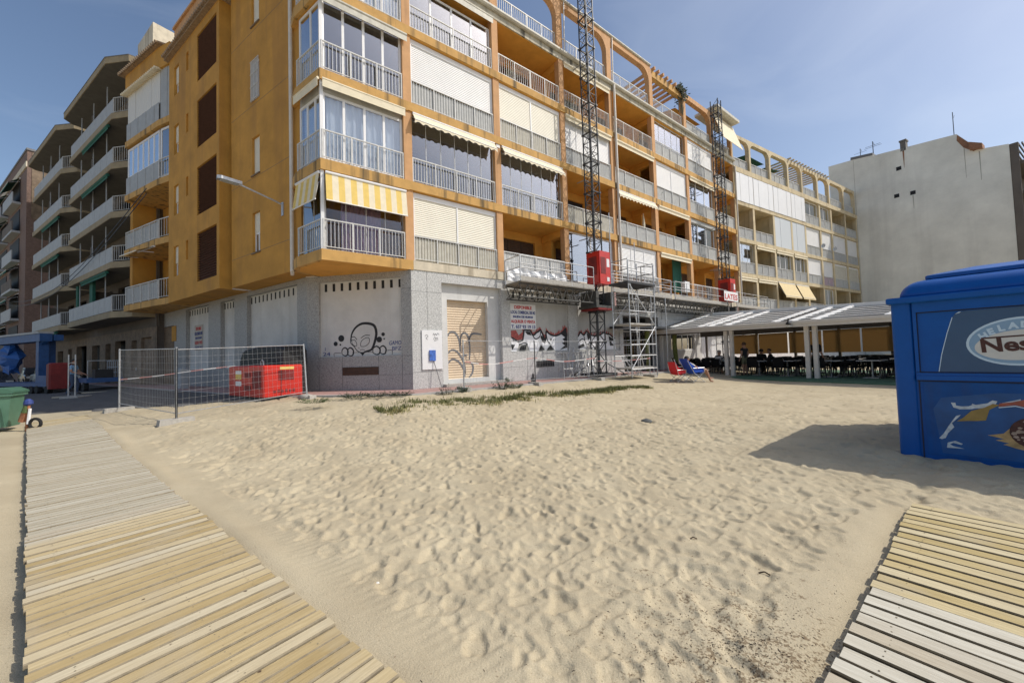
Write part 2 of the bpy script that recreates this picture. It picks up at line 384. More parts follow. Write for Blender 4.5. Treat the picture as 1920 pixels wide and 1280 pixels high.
def text(mb,string,x,z,size,y,width=None,bold=0.,align='LEFT',shear=0,rot=0.,t=.003):
    """adds lettering to a mesh builder on its x/z plane"""
    cu=bpy.data.curves.new('lettering','FONT'); cu.body=string; cu.size=size; cu.offset=bold; cu.shear=shear; cu.align_x=align; cu.extrude=t/2; cu.resolution_u=3
    ob=bpy.data.objects.new('lettering',cu); COL.objects.link(ob)
    dg=bpy.context.evaluated_depsgraph_get(); me=bpy.data.meshes.new_from_object(ob.evaluated_get(dg))
    V=[v.co.copy() for v in me.vertices]; F=[tuple(p.vertices) for p in me.polygons]
    if V:
        mnx=min(v.x for v in V); mxx=max(v.x for v in V); k=(width/(mxx-mnx)) if width else 1.
        c_,s_=math.cos(rot),math.sin(rot); P=[]
        for v in V:
            lx=(v.x-(mnx if width else 0))*k; lz=v.y
            P.append((x+lx*c_-lz*s_, y+v.z+t/2, z+lx*s_+lz*c_))
        mb.add(P,F)
    bpy.data.objects.remove(ob); bpy.data.curves.remove(cu); bpy.data.meshes.remove(me)
def bez(pts,n=10):
    """Catmull-Rom through 2-D points"""
    o=[]; P=[pts[0]]+list(pts)+[pts[-1]]
    for i in range(1,len(P)-2):
        p0,p1,p2,p3=P[i-1],P[i],P[i+1],P[i+2]
        for k in range(n):
            t=k/n; o.append(tuple(.5*((2*p1[j])+(-p0[j]+p2[j])*t+(2*p0[j]-5*p1[j]+4*p2[j]-p3[j])*t*t+(-p0[j]+3*p1[j]-3*p2[j]+p3[j])*t**3) for j in range(len(p1))))
    o.append(tuple(pts[-1])); return o

# ---------------------------------------------------------------- layout frames (metres; z=0 is the pavement at the corner)
P1=(-3.65,13.88); dB=(.8,.6); nB=(.6,-.8)
CL=(-7.92,14.66); dA=(-.839,.544); nA=(-.544,-.839)
FB=Fr(P1,dB,nB)                      # beach front: s to the right, n towards the beach
FC=Fr(CL,(P1[0]-CL[0],P1[1]-CL[1]),(-.18,-.98)); LCH=math.hypot(P1[0]-CL[0],P1[1]-CL[1])   # chamfered corner
FA=Fr(CL,dA,nA)                      # street front of the ground floor: s away along the street
A0=(-12.6,16.31); R0=(-7.89,13.64)
FAR=Fr(R0,dA,nA); FAL=Fr(A0,dA,nA)
C0=(P1[0]-dB[0]*2.99,P1[1]-dB[1]*2.99); K0=(-7.41,13.04)
P8=(18.6,30.56); dC=(.8605,.5094); FCR=Fr(P8,dC,(.5094,-.8605))
E0=(40.33,43.41); FW=Fr(E0,(.509,-.861),(-.861,-.509))
KO=(5.64,5.60); FK=Fr(KO,(.62,-.785),(-.785,-.62))
T0=(9.03,23.01); FT=Fr(T0,(.54,-.84),(-.84,-.54))
def _dist(x,y,o,n): return (x-o[0])*n[0]+(y-o[1])*n[1]
nC=(-.179,-.984)
def ground(x,y):
    d=np.maximum(np.maximum(_dist(x,y,P1,nB),_dist(x,y,CL,nA)),_dist(x,y,CL,nC))
    z=-.05-.43*np.clip((d-1.8)/5.5,0,1)
    tn=_dist(x,y,T0,(-.84,-.54)); ts=_dist(x,y,T0,(.54,-.84))
    k=np.clip((4.-tn)/3.,0,1)*np.clip((ts+3)/3.,0,1)
    return z*(1-k)+np.maximum(z,-.31)*k
def gz(x,y): return float(ground(np.float64(x),np.float64(y)))
# ================================================================ GROUND
def smooth_noise(shape,cells,seed):
    g=np.random.default_rng(seed); ny,nx=cells
    a=g.standard_normal((ny+3,nx+3)).astype(np.float32)
    yi=np.linspace(0,ny,shape[0],endpoint=False); xi=np.linspace(0,nx,shape[1],endpoint=False)
    def interp(a,t,axis):
        i=t.astype(int); f=(t-i).astype(np.float32); f=f*f*(3-2*f)
        s=[1]*2; s[axis]=-1; f=f.reshape(s)
        return np.take(a,i,axis)*(1-f)+np.take(a,i+1,axis)*f
    return interp(interp(a,yi,0),xi,1)
HX0,HX1,HY0,HY1,HC=-16.,18.,.4,19.,.0125
HN=(int((HY1-HY0)/HC),int((HX1-HX0)/HC))
H=np.zeros(HN,np.float32)
for sz,amp in ((2.4,.012),(.9,.009),(.42,.0055),(.2,.005),(.09,.0032),(.045,.0016)):
    H+=amp*smooth_noise(HN,(int((HY1-HY0)/sz),int((HX1-HX0)/sz)),int(sz*1000))
gx=HX0+HC*np.arange(HN[1]); gy=HY0+HC*np.arange(HN[0]); GX,GY=np.meshgrid(gx,gy)
# strips beside the boardwalks swept smooth
LB0=np.array((-2.49,1.97)); LBd=np.array((-.788,.616)); LBn=np.array((.616,.788))   # left boardwalk: origin, direction, right-hand normal
RB0=np.array((1.43,1.83)); RBd=np.array((.783,.622)); RBn=np.array((.622,-.783))
dl=(GX-LB0[0])*LBn[0]+(GY-LB0[1])*LBn[1]
calm=np.clip((dl-1.3)/.4,0,1)*(dl>0)+np.clip((-dl-.9)/1.,0,1)*(dl<=0)
tl=(GX-LB0[0])*LBd[0]+(GY-LB0[1])*LBd[1]
drx=(GX-RB0[0])*RBn[0]+(GY-RB0[1])*RBn[1]
calm=np.minimum(calm,np.clip((-drx-.12)/.35,0,1)*(drx<=0)+(drx>0)*np.clip((drx-1.6)/.3+.0,0,1)+((GX-RB0[0])*RBd[0]+(GY-RB0[1])*RBd[1]>3.05))
calm=np.clip(calm,0,1)
H*=.25+.75*calm
P=np.zeros(HN,np.float32)
def dent(px,py,a,L,W,dep,rim):
    rad=L*1.9; i0=int((py-rad-HY0)/HC); i1=int((py+rad-HY0)/HC)+1; j0=int((px-rad-HX0)/HC); j1=int((px+rad-HX0)/HC)+1
    if i0<0 or j0<0 or i1>HN[0] or j1>HN[1]: return
    X=GX[i0:i1,j0:j1]-px; Y=GY[i0:i1,j0:j1]-py; c,s=math.cos(a),math.sin(a)
    u=(X*c+Y*s)/L; v=(-X*s+Y*c)/(W*(1+.25*u)); q=np.sqrt(u*u+v*v)
    wgt=np.clip((1.75-q)/.6,0,1)
    bw=np.clip((1.08+.22*np.sin(3*np.arctan2(v,u)+a*5)-q)/.5,0,1); bowl=-dep*bw*bw*(3-2*bw)
    ring=rim*np.exp(-((q-1.28)/.26)**2)*np.clip(.5+.8*u,0,1.4)
    old=P[i0:i1,j0:j1]; ins=np.clip((1.3-q)/.35,0,1); P[i0:i1,j0:j1]=np.where(bowl<-.001,np.minimum(old*(1-.25*ins),bowl+.25*np.minimum(old,0)),old)+ring*wgt*(1-.6*(old>.006))
for k in range(10500):
    r=math.sqrt(rng.uniform(1.2**2,18**2)) if k%2 else rng.uniform(1.2,11)
    t=rng.uniform(-1.02,1.05); px,py=r*math.sin(t),r*math.cos(t)
    if px<HX0+.5 or px>HX1-.5 or py<HY0+.4 or py>HY1-.5: continue
    if calm[int((py-HY0)/HC),int((px-HX0)/HC)]<.6: continue
    big=rng.uniform(.45,1.2)
    dent(px,py,rng.uniform(0,6.28),.105*big,.05*big*rng.uniform(.8,1.7),rng.uniform(.008,.034)*big,rng.uniform(.001,.007))
P=(P+np.roll(P,1,0)+np.roll(P,-1,0)+np.roll(P,1,1)+np.roll(P,-1,1))/5
H+=P*.95
# brushed ripples next to the left boardwalk
rp=np.exp(-((dl-1.5)/.16)**2)*np.clip((2.2-tl)/1.2,0,1)*(dl>1.1)
H+=.0022*rp*np.sin(2*math.pi*(tl+.15*dl)/.085+1.5*np.sin(dl*5))
# low bank of swept sand along the boardwalk's right edge, hollow under its left edge
H+=.035*np.exp(-((dl-1.22)/.12)**2)*(.6+.4*np.sin(tl*1.7))-.03*np.exp(-((dl+.05)/.16)**2)
H-=.03*np.exp(-((drx+.02)/.12)**2)
def sandh(x,y):
    fx=np.clip((x-HX0)/HC,0,HN[1]-2); fy=np.clip((y-HY0)/HC,0,HN[0]-2); i=fx.astype(int); j=fy.astype(int); u=fx-i; v=fy-j
    h=(H[j,i]*(1-u)+H[j,i+1]*u)*(1-v)+(H[j+1,i]*(1-u)+H[j+1,i+1]*u)*v
    far=np.clip((np.hypot(x,y)-17)/2,0,1); return h*(1-far)
def grid_mesh(name,X,Y,Z,m,smooth=True):
    ny,nx=X.shape; me=bpy.data.meshes.new(name)
    co_=np.stack([X,Y,Z],-1).reshape(-1,3).astype(np.float32)
    idx=np.arange(ny*nx).reshape(ny,nx); q=np.stack([idx[:-1,:-1],idx[:-1,1:],idx[1:,1:],idx[1:,:-1]],-1).reshape(-1,4).astype(np.int32)
    me.vertices.add(len(co_)); me.vertices.foreach_set('co',co_.ravel())
    me.loops.add(q.size); me.loops.foreach_set('vertex_index',q.ravel())
    me.polygons.add(len(q)); me.polygons.foreach_set('loop_start',np.arange(0,q.size,4,dtype=np.int32)); me.polygons.foreach_set('loop_total',np.full(len(q),4,np.int32))
    me.update(calc_edges=True); me.polygons.foreach_set('use_smooth',[smooth]*len(q))
    me.materials.append(m); o=bpy.data.objects.new(name,me); COL.objects.link(o); return o
# sand material: pale grains, faint grey patches, coarse brown grit by the right-hand boardwalk
ms=bpy.data.materials.new('sand'); ms.use_nodes=True; N=ms.node_tree.nodes; L=ms.node_tree.links; b=N['Principled BSDF']
b.inputs['Roughness'].default_value=.95; b.inputs['Specular IOR Level'].default_value=.15
tc=_n(ms,'ShaderNodeTexCoord')
def nz_(sc,det=6):
    z=_n(ms,'ShaderNodeTexNoise'); z.inputs['Scale'].default_value=sc; z.inputs['Detail'].default_value=det; L.new(tc.outputs['Object'],z.inputs['Vector']); return z
def rp_(src,p0,p1,c0,c1):
    r=_n(ms,'ShaderNodeValToRGB'); e=r.color_ramp.elements; e[0].position=p0; e[1].position=p1; e[0].color=(*c0,1); e[1].color=(*c1,1); L.new(src,r.inputs[0]); return r
def mx_(f,a,c,bt='MIX'):
    x=_n(ms,'ShaderNodeMix'); x.data_type='RGBA'; x.blend_type=bt
    if hasattr(f,'links'): L.new(f,x.inputs[0])
    else: x.inputs[0].default_value=f
    for s_,i in((a,6),(c,7)):
        if hasattr(s_,'links'): L.new(s_,x.inputs[i])
        else: x.inputs[i].default_value=(*s_,1)
    return x.outputs[2]
base=rp_(nz_(1.1).outputs['Fac'],.3,.7,(.445,.38,.262),(.53,.462,.325))
grain=rp_(nz_(260,2).outputs['Fac'],.35,.65,(.80,.79,.77),(1.08,1.08,1.08))
c=mx_(1.,base.outputs[0],grain.outputs[0],'MULTIPLY')
spk=rp_(nz_(75,2).outputs['Fac'],.69,.73,(0,0,0),(.75,.75,.75))
c=mx_(spk.outputs[0],c,(.20,.14,.085))
vd=_n(ms,'ShaderNodeVectorMath'); vd.operation='DISTANCE'; vd.inputs[1].default_value=(1.2,2.1,-.48); L.new(tc.outputs['Object'],vd.inputs[0])
fall=_n(ms,'ShaderNodeMapRange'); fall.inputs[1].default_value=.25; fall.inputs[2].default_value=1.15; fall.inputs[3].default_value=.17; fall.inputs[4].default_value=-.1; L.new(vd.outputs['Value'],fall.inputs[0])
g1=nz_(9,4); g2=nz_(62,3)
ad=_n(ms,'ShaderNodeMath'); L.new(g1.outputs['Fac'],ad.inputs[0]); L.new(fall.outputs[0],ad.inputs[1])
ml=_n(ms,'ShaderNodeMath'); ml.operation='MULTIPLY'; L.new(ad.outputs[0],ml.inputs[0]); L.new(g2.outputs['Fac'],ml.inputs[1])
gr=rp_(ml.outputs[0],.34,.44,(0,0,0),(.72,.72,.72))
c=mx_(gr.outputs[0],c,(.13,.085,.045))
L.new(c,b.inputs['Base Color'])
bp=_n(ms,'ShaderNodeBump'); bp.inputs['Strength'].default_value=.8; bp.inputs['Distance'].default_value=.007
L.new(nz_(85,6).outputs['Fac'],bp.inputs['Height']); L.new(bp.outputs[0],b.inputs['Normal'])
# one sheet, fine near the viewer and coarse to the horizon
th=np.concatenate([np.linspace(-180,-64,30,endpoint=False),np.linspace(-64,62,980,endpoint=False),np.linspace(62,180,31)])*math.pi/180
ra=np.concatenate([np.array([.02,.5,.9]),1.15*np.exp(np.arange(0,730)*.0039),np.array([22,25,30,40,60,100,200,500,1200,2400.])])
TH,RA=np.meshgrid(th,ra); X=RA*np.sin(TH); Y=RA*np.cos(TH)
Z=ground(X,Y)+sandh(X,Y)*(Y>.5)
inb=(np.maximum(np.maximum(_dist(X,Y,P1,nB),_dist(X,Y,CL,nA)),_dist(X,Y,CL,nC))<1.5); Z=np.where(inb,-.3,Z)
sand=grid_mesh('sand',X,Y,Z,ms); sand['kind']='structure'

# pavement round the corner, with its kerb
def offl(o,d,n,wd): return (o[0]+n[0]*wd,o[1]+n[1]*wd),d
def isec(a,b):
    (p,d),(q,e)=a,b; t=((q[0]-p[0])*e[1]-(q[1]-p[1])*e[0])/(d[0]*e[1]-d[1]*e[0]); return (p[0]+d[0]*t,p[1]+d[1]*t)
dCh=(P1[0]-CL[0],P1[1]-CL[1])
def ring(wd): 
    a=offl(CL,dA,nA,wd); c=offl(CL,dCh,nC,wd); b_=offl(P1,dB,nB,wd)
    return [FA(60,wd,0).xy,isec(a,c),isec(c,b_),FB(60,wd,0).xy]
def band(w0,w1,z0,z1,name,m):
    A,B_=ring(w0),ring(w1); mb=MB()
    for i in range(3):
        mb.prism([tuple(A[i]),tuple(A[i+1]),tuple(B_[i+1]),tuple(B_[i])],z0,z1)
    return struct(mb,name,m)
band(-.3,1.62,-.5,-.004,'pavement','sidewalk_pink'); band(1.62,1.80,-.5,.004,'kerb','kerb')
# asphalt street: follows the ground, ragged sandy edge on the beach side
na,nn=90,26; AX=np.zeros((na,nn));AY=AX.copy()
aa=np.concatenate([np.linspace(-1.6,14,60),np.linspace(14.6,80,30)])
for i,a in enumerate(aa):
    edge=np.interp(a,[-1.6,.1,1.4,6.3,20,80],[1.85,2.0,3.55,6.0,12.5,14])+.18*math.sin(a*2.1)+.12*math.sin(a*5.3)
    for j in range(nn):
        n=1.75+(edge-1.75)*j/(nn-1); q=FA(a,n,0); AX[i,j]=q.x; AY[i,j]=q.y
AZ=ground(AX,AY)+.045; AZ[:,-1]-=.07
struct_road=grid_mesh('road',AX,AY,AZ,MT['asphalt']); struct_road['kind']='structure'

# ---------------------------------------------------------------- boardwalks
def plank_mesh(mb,o,d,n,z,t0,t1,wd0,wd1,pw=.094,gap=.010,jit=.012,th=.03):
    """planks laid across direction d from t0 to t1; wd0/wd1 = extent along n"""
    t=t0; mb.uv=mb.uv or []
    while t<t1-.02:
        p=pw*random.uniform(.96,1.03); a=wd0+random.uniform(-jit,jit); e=wd1+random.uniform(-jit,jit); sk=random.uniform(-.004,.004); dz=random.uniform(-.003,.003); tw=random.uniform(-.004,.004)
        c=.007; P=[]
        for (tt,zz) in ((t,-th),(t+p,-th),(t+p,-c),(t+p-c,0),(t+c,0),(t,-c)):
            for (nn_,s_) in ((a,-1),(e,1)):
                T=tt+s_*sk; P.append((o[0]+d[0]*T+n[0]*nn_,o[1]+d[1]*T+n[1]*nn_,z(T,nn_)+zz+dz+s_*tw))
                mb.uv.append((nn_,tt+0.))
        for i in range(6): mb.mi=0 if i==3 else 1; F_=(2*i,2*((i+1)%6),2*((i+1)%6)+1,2*i+1); (mb.add(P,[F_]) if i==0 else (mb.f.append([q+len(mb.v)-12 for q in F_]),mb.m.append(mb.mi)))  # all but the top face take the dark gap-shade colour
        for F_ in (tuple(range(0,12,2))[::-1],tuple(range(1,12,2))): mb.f.append([q+len(mb.v)-12 for q in F_]); mb.m.append(1)
        mb.mi=1
        for nn_ in (.14,.145+(wd1-wd0)*.46,wd1-.14):
            for tt in (t+p*.28,t+p*.72):
                if random.random()<.2: continue
                j=random.uniform(-.012,.012); T=tt; N_=nn_+j; zz=z(T,N_)+dz+.0012; b_=len(mb.v); r_=random.uniform(.003,.005)
                mb.add([(o[0]+d[0]*(T+r_*math.cos(q))+n[0]*(N_+r_*math.sin(q)),o[1]+d[1]*(T+r_*math.cos(q))+n[1]*(N_+r_*math.sin(q)),zz) for q in (0,1.05,2.09,3.14,4.19,5.24)],[(0,1,2,3,4,5)]); mb.uv+=[(0,0)]*6
        t+=p+gap
lbz=lambda t,n: gz(LB0[0]+LBd[0]*t+LBn[0]*n,LB0[1]+LBd[1]*t+LBn[1]*n)+.055+.012*math.sin(t*1.3)
lb=root('boardwalk','long weathered wooden boardwalk running from the lower left corner to the street','boardwalk',(LB0[0],LB0[1],-.45))
for a,e,m in ((-1.6,.35,'wood_new'),(.35,2.35,'wood_new'),(2.35,2.62,'wood_white'),(2.62,4.6,'wood_old'),(4.6,6.6,'wood_old'),(6.6,8.6,'wood_old'),(8.6,10.6,'wood_old'),(10.6,12.6,'wood_old'),(12.6,14.1,'wood_new')):
    mb=MB(); plank_mesh(mb,LB0,LBd,LBn,lbz,a,e-.01,-.01,1.12)
    mb.build('plank_section',[m,'wood_edge_shade_pale'],lb)
mb=MB()
for n in (.12,.56,1.0):
    for k in range(-3,28):
        t=k*.5; mb.add([tuple(np.append(LB0+LBd*tt+LBn*(n+dn),lbz(tt,n)-.031-dz)) for tt in(t,t+.5) for dn in(-.03,.03) for dz in(0,.03)],[(0,1,3,2),(4,6,7,5),(0,4,5,1),(2,3,7,6),(0,2,6,4),(1,5,7,3)])
mb.build('joist','wood_old',lb)
rbz=lambda t,n: gz(RB0[0]+RBd[0]*t+RBn[0]*n,RB0[1]+RBd[1]*t+RBn[1]*n)+.07
rb=root('boardwalk','short wooden boardwalk at the lower right, yellow planks above bleached white ones','boardwalk',(RB0[0],RB0[1],-.45))
for a,e,m in ((-1.2,1.02,'wood_white'),(1.03,3.06,'wood_yellow')):
    mb=MB(); plank_mesh(mb,RB0,RBd,RBn,rbz,a,e,0,1.9,jit=.008,pw=.112,gap=.014)
    mb.build('plank_section',[m,'wood_edge_shade'],rb)
mb=MB()
for n in (.15,.9,1.7):
    a=RB0+RBd*-1.2+RBn*n; e=RB0+RBd*3+RBn*n
    mb.add([tuple(np.append(q+RBn*dn,-.48+dz)) for q in(a,e) for dn in(-.03,.03) for dz in(0,.033)],[(0,1,3,2),(4,6,7,5),(0,4,5,1),(2,3,7,6),(0,2,6,4),(1,5,7,3)])
mb.build('joist','wood_old',rb)
# grit, twigs and bits of dry seaweed beside the right-hand boardwalk
mb=MB()
for k in range(1500):
    r=abs(rng.normal(0,.62)); t=rng.uniform(0,6.28); px=1.2+r*math.cos(t)*.9+rng.normal(0,.08); py=2.12+r*math.sin(t)*.8
    if (px-RB0[0])*RBn[0]+(py-RB0[1])*RBn[1]>-.03 or py<1.2: continue
    z=float(ground(np.float64(px),np.float64(py))+sandh(np.array([px]),np.array([py]))[0])
    s_=rng.uniform(.001,.003); l=s_*rng.uniform(1,5); a=rng.uniform(0,6.28); c_,n_=math.cos(a),math.sin(a)
    mb.add([(px-c_*l,py-n_*l,z),(px+n_*s_,py-c_*s_,z+.001),(px+c_*l,py+n_*l,z+.001),(px-n_*s_,py+c_*s_,z),(px,py,z+s_*1.3)],[(0,1,4),(1,2,4),(2,3,4),(3,0,4)])
o=mb.build('beach_debris','debris'); tag(o,'dark grit and dry seaweed scattered beside the right boardwalk','debris',kind='stuff')
# a stone, shells and twigs lying on the sand
def stone(x,y,r,label,m='rock',name='stone',cat='stone'):
    mb=MB(); z=gz(x,y)+float(sandh(np.array([x]),np.array([y]))[0]); P=[];F=[]; n,k=9,6; rs=random.Random(int(x*999))
    for i in range(k+1):
        f=math.pi*i/k
        for j in range(n):
            t=2*math.pi*j/n; q=r*(1+rs.uniform(-.18,.18)); P.append((x+q*1.3*math.sin(f)*math.cos(t),y+q*math.sin(f)*math.sin(t),z+r*.25+q*.62*math.cos(f)))
    for i in range(k):
        for j in range(n): F.append((i*n+j,i*n+(j+1)%n,(i+1)*n+(j+1)%n,(i+1)*n+j))
    mb.add(P,F); return tag(mb.build(name,m,smooth=True),label,cat)
stone(3.02,8.75,.10,'dark rounded stone lying alone in the middle of the sand')
stone(-1.02,2.79,.011,'tiny white shell on swept sand beside the left boardwalk','shell_white','shell','shell')
def twig(x,y,l,a,label):
    z=gz(x,y)+float(sandh(np.array([x]),np.array([y]))[0])+.006
    mb=MB(); mb.path([(x,y,z),(x+l*.5*math.cos(a),y+l*.5*math.sin(a),z+.012),(x+l*math.cos(a+.25),y+l*math.sin(a+.25),z)],.005,5); tag(mb.build('twig','debris'),label,'twig')
twig(1.78,2.75,.07,2.4,'short dark twig in the gritty sand left of the bleached planks')
twig(1.55,3.35,.06,2.9,'small dark stick on pale sand up from the gritty patch')

# ---------------------------------------------------------------- grass and weeds
def blades(mb,pts,hmin,hmax,wd=.006,lean=.5):
    for (x,y,z) in pts:
        h=random.uniform(hmin,hmax); a=random.uniform(0,6.28); l=random.uniform(.1,lean)*h; c_,s_=math.cos(a),math.sin(a); q=wd*random.uniform(.7,1.4)
        mb.add([(x-s_*q,y+c_*q,z),(x+s_*q,y-c_*q,z),(x+c_*l*.4+s_*q*.7,y+s_*l*.4-c_*q*.7,z+h*.6),(x+c_*l*.4-s_*q*.7,y+s_*l*.4+c_*q*.7,z+h*.6),(x+c_*l,y+s_*l,z+h)],[(0,1,2,3),(3,2,4)])
def bz(s,n):
    q=FB(s,n,0); return (q.x,q.y,gz(q.x,q.y)-.01)
pts=[];dry=[]; gn=smooth_noise((80,400),(7,34),5)+.6*smooth_noise((80,400),(20,100),6)
for k in range(30000):
    s=rng.uniform(-2.3,7.6); cen=3.25+.14*(s+2)+.15*math.sin(s*1.7); hw=.42 if s<1 else .34-.028*max(0,s-2)
    n=cen+rng.normal(0,.62)*hw*1.25
    if rng.random()>.5+.55*gn[int(min(79,max(0,(n-2)*26)))][int(min(399,max(0,(s+2.3)*40)))]: continue
    (pts if rng.random()<(.9 if n<cen+.25 else .35) else dry).append(bz(s,n))
for k in range(2600): pts.append(bz(rng.uniform(-3.4,-1.6)+0*k,2.2+rng.normal(0,.14)))
mb=MB(); blades(mb,pts[:11000],.03,.14,.008,.9); tag(mb.build('grass_strip','grass_olive'),'olive green strip of low grass along the sand in front of the building','grass',kind='stuff')
mb=MB(); blades(mb,dry[:9000],.03,.10,.007,1.); tag(mb.build('dry_grass','grass_dry'),'straw coloured dry grass fringing the green strip on its beach side','grass',kind='stuff')
def weed(s,n,rad,h,cnt,label,m='leaf_dark',name='weed'):
    mb=MB(); q=FB(s,n,0); z=gz(q.x,q.y) if n>1.8 else 0.
    for k in range(cnt):
        a=random.uniform(0,6.28); r=rad*math.sqrt(random.random())*.6; bx,by=q.x+r*math.cos(a),q.y+r*math.sin(a)*.6
        l=h*random.uniform(.5,1.1); e=random.uniform(.3,1.3); a2=a+random.uniform(-.7,.7); tx,ty,tz=bx+rad*.9*math.cos(a2)*math.cos(e),by+rad*.9*math.sin(a2)*math.cos(e)*.6,z+l*math.sin(e)
        mb.tube((bx,by,z-.02),(tx,ty,tz),.004,4,.002)
        for i in range(5):
            f=random.uniform(.3,1); lx,ly,lz=bx+(tx-bx)*f,by+(ty-by)*f,z+(tz-z)*f; la=random.uniform(0,6.28); lw=random.uniform(.012,.026)*(.6+h); ll=lw*3.; up=random.uniform(-.2,.7)
            c_,s_=math.cos(la),math.sin(la); mb.add([(lx,ly,lz),(lx+c_*ll*.5-s_*lw,ly+s_*ll*.5+c_*lw,lz+ll*.5*up),(lx+c_*ll,ly+s_*ll,lz+ll*up),(lx+c_*ll*.5+s_*lw,ly+s_*ll*.5-c_*lw,lz+ll*.5*up)],[(0,1,2,3)])
    return tag(mb.build(name,m),label,'weed')
weed(.31,2.05,.26,.34,34,'wispy grey green weed on the kerb below the white poster board')
weed(.96,2.0,.24,.30,32,'dark weed tuft on the kerb below the graffiti covered roller shutter','leaf')
weed(2.55,1.98,.32,.42,46,'brownish bushy weed on the kerb, next to a dark green cushion of leaves','leaf_dark')
weed(3.15,2.0,.30,.22,60,'low dark green cushion of leaves on the kerb beside the fence foot','leaf')
weed(4.25,.12,.16,.24,24,'small green weed growing at the foot of the roller shutter','leaf')
for i,(s,n,lab) in enumerate(((-2.35,1.0,'dark scrubby weed along the pavement edge below the alien drawing'),(-1.75,1.25,'dark weed patch right of the scrub below the alien drawing'),(-1.1,1.62,'thin dark weed at the kerb in front of the grey corner pillar'))):
    weed(s,n,.42,.16,70,lab,'leaf_dark')
weed(-3.5,1.5,.45,.13,60,'flat dark green weed at the foot of the leaning fence post','leaf')
# ================================================================ ORANGE APARTMENT BUILDING
OB=root('apartment_building','ochre orange apartment block on the corner with grey granite ground floor and glazed balconies','building',(P1[0],P1[1],0))
LV=[4.76,7.74,10.76,13.72,16.55]; PB=[0,4.12,8.22,12.15,16.35,20.4,24.4,27.8]
def railing(fr,s0,s1,zb,n=-.07,h=.95,parent=OB,screen=None,m='rail_white',sp=.118,posts=1.05,dx=True):
    mb=MB(fr); mb.box(s0,s1,n-.022,n+.022,zb+h-.02,zb+h+.02); mb.box(s0,s1,n-.012,n+.012,zb+.09,zb+.115)
    k=max(1,round((s1-s0)/posts))
    for i in range(k+1):
        s=s0+.02+(s1-s0-.04)*i/k; mb.box(s-.02,s+.02,n-.019,n+.019,zb,zb+h-.021)
    c=int((s1-s0)/sp)
    for i in range(1,c):
        s=s0+(s1-s0)*i/c; mb.box(s-.008,s+.008,n-.008,n+.008,zb+.116,zb+h-.021)
    r=mb.build('balcony_railing',m,parent)
    if screen:
        mb=MB(fr); mb.box(s0,s1,n-.05,n-.038,zb+.06,zb+h-.05); mb.build('privacy_screen',screen,r)
    return r
def glazing(fr,s0,s1,z0,z1,n,panes,parent,fw=.075,glass='glass',trans=None,frame='white_alu',curtain=None,horiz=None):
    mb=MB(fr); d=.05
    mb.box(s0,s1,n-d,n,z0,z0+fw); mb.box(s0,s1,n-d,n,z1-fw,z1)
    w_=(s1-s0)/panes
    for i in range(panes+1):
        hw=fw*(.5 if 0<i<panes else 1.); a=s0 if i==0 else (s1-hw if i==panes else s0+w_*i-hw); e=a+(hw if i in(0,panes) else 2*hw)
        mb.box(a,e,n-d,n,z0+fw,z1-fw)
    if horiz: mb.box(s0+fw,s1-fw,n-d-.004,n+.004,horiz-.03,horiz+.03)
    f=mb.build('window_frame',frame,parent)
    mb=MB(fr)
    for i in range(panes):
        mb.box(s0+w_*i+.02,s0+w_*(i+1)-.02,n-d*.6,n-d*.4,z0+.02,z1-.02)
    mb.build('pane',glass,f)
    if curtain:
        cuts=[s0+.03,s1-.03] if isinstance(curtain,str) else None
        items=[(s0+.03,s1-.03,curtain)] if cuts else curtain
        for a,e,cm in items:
            mb=MB(fr); P=[];k=max(6,int((e-a)/.05))
            for i in range(k+1):
                s=a+(e-a)*i/k; P+=[(s,n-.16+.028*math.sin(i*1.35),z0+.04),(s,n-.16+.028*math.sin(i*1.35+.3),z1-.04)]
            mb.add(P,[(2*i,2*i+2,2*i+3,2*i+1) for i in range(k)]); mb.build('curtain',cm,parent,smooth=True)
    return f
def frameless(fr,s0,s1,z0,z1,n,panes,parent,glass='glass'):
    mb=MB(fr); mb.box(s0,s1,n-.03,n+.01,z0,z0+.04); mb.box(s0,s1,n-.03,n+.01,z1-.05,z1); w_=(s1-s0)/panes
    for i in range(panes+1):
        s=min(s1-.012,max(s0+.012,s0+w_*i)); mb.box(s-.011,s+.011,n-.025,n+.004,z0+.04,z1-.05)
    f=mb.build('window_frame','rail_white',parent)
    mb=MB(fr)
    for i in range(panes): mb.box(s0+w_*i+.014,s0+w_*(i+1)-.014,n-.014,n-.006,z0+.02,z1-.02)
    mb.build('pane',glass,f); return f
def shutter(fr,s0,s1,z0,z1,n,parent,m='white_shutter',cols=1,box=True):
    mb=MB(fr); w_=(s1-s0)/cols
    for i in range(cols): mb.box(s0+w_*i+.03,s0+w_*(i+1)-.03,n-.03,n,z0,z1-.02)
    r=mb.build('roller_shutter',m,parent)
    mb=MB(fr)
    for i in range(cols+1):
        s=s0+w_*i; s=min(s1-.03,max(s0+.03,s)); mb.box(s-.03,s+.03,n-.05,n+.022,z0-1.0,z1-.02)
    if box: mb.box(s0,s1,n-.2,n+.03,z1-.019,z1+.17)
    mb.build('shutter_guide','white_alu',r); return r
def panels(fr,s0,s1,z0,z1,n,k,parent,m='white_panel',name='folding_panel'):
    mb=MB(fr); w_=(s1-s0)/k
    for i in range(k): mb.box(s0+w_*i+.006,s0+w_*(i+1)-.006,n-.03,n+(.012 if i%2 else 0),z0,z1)
    return mb.build(name,m,parent)
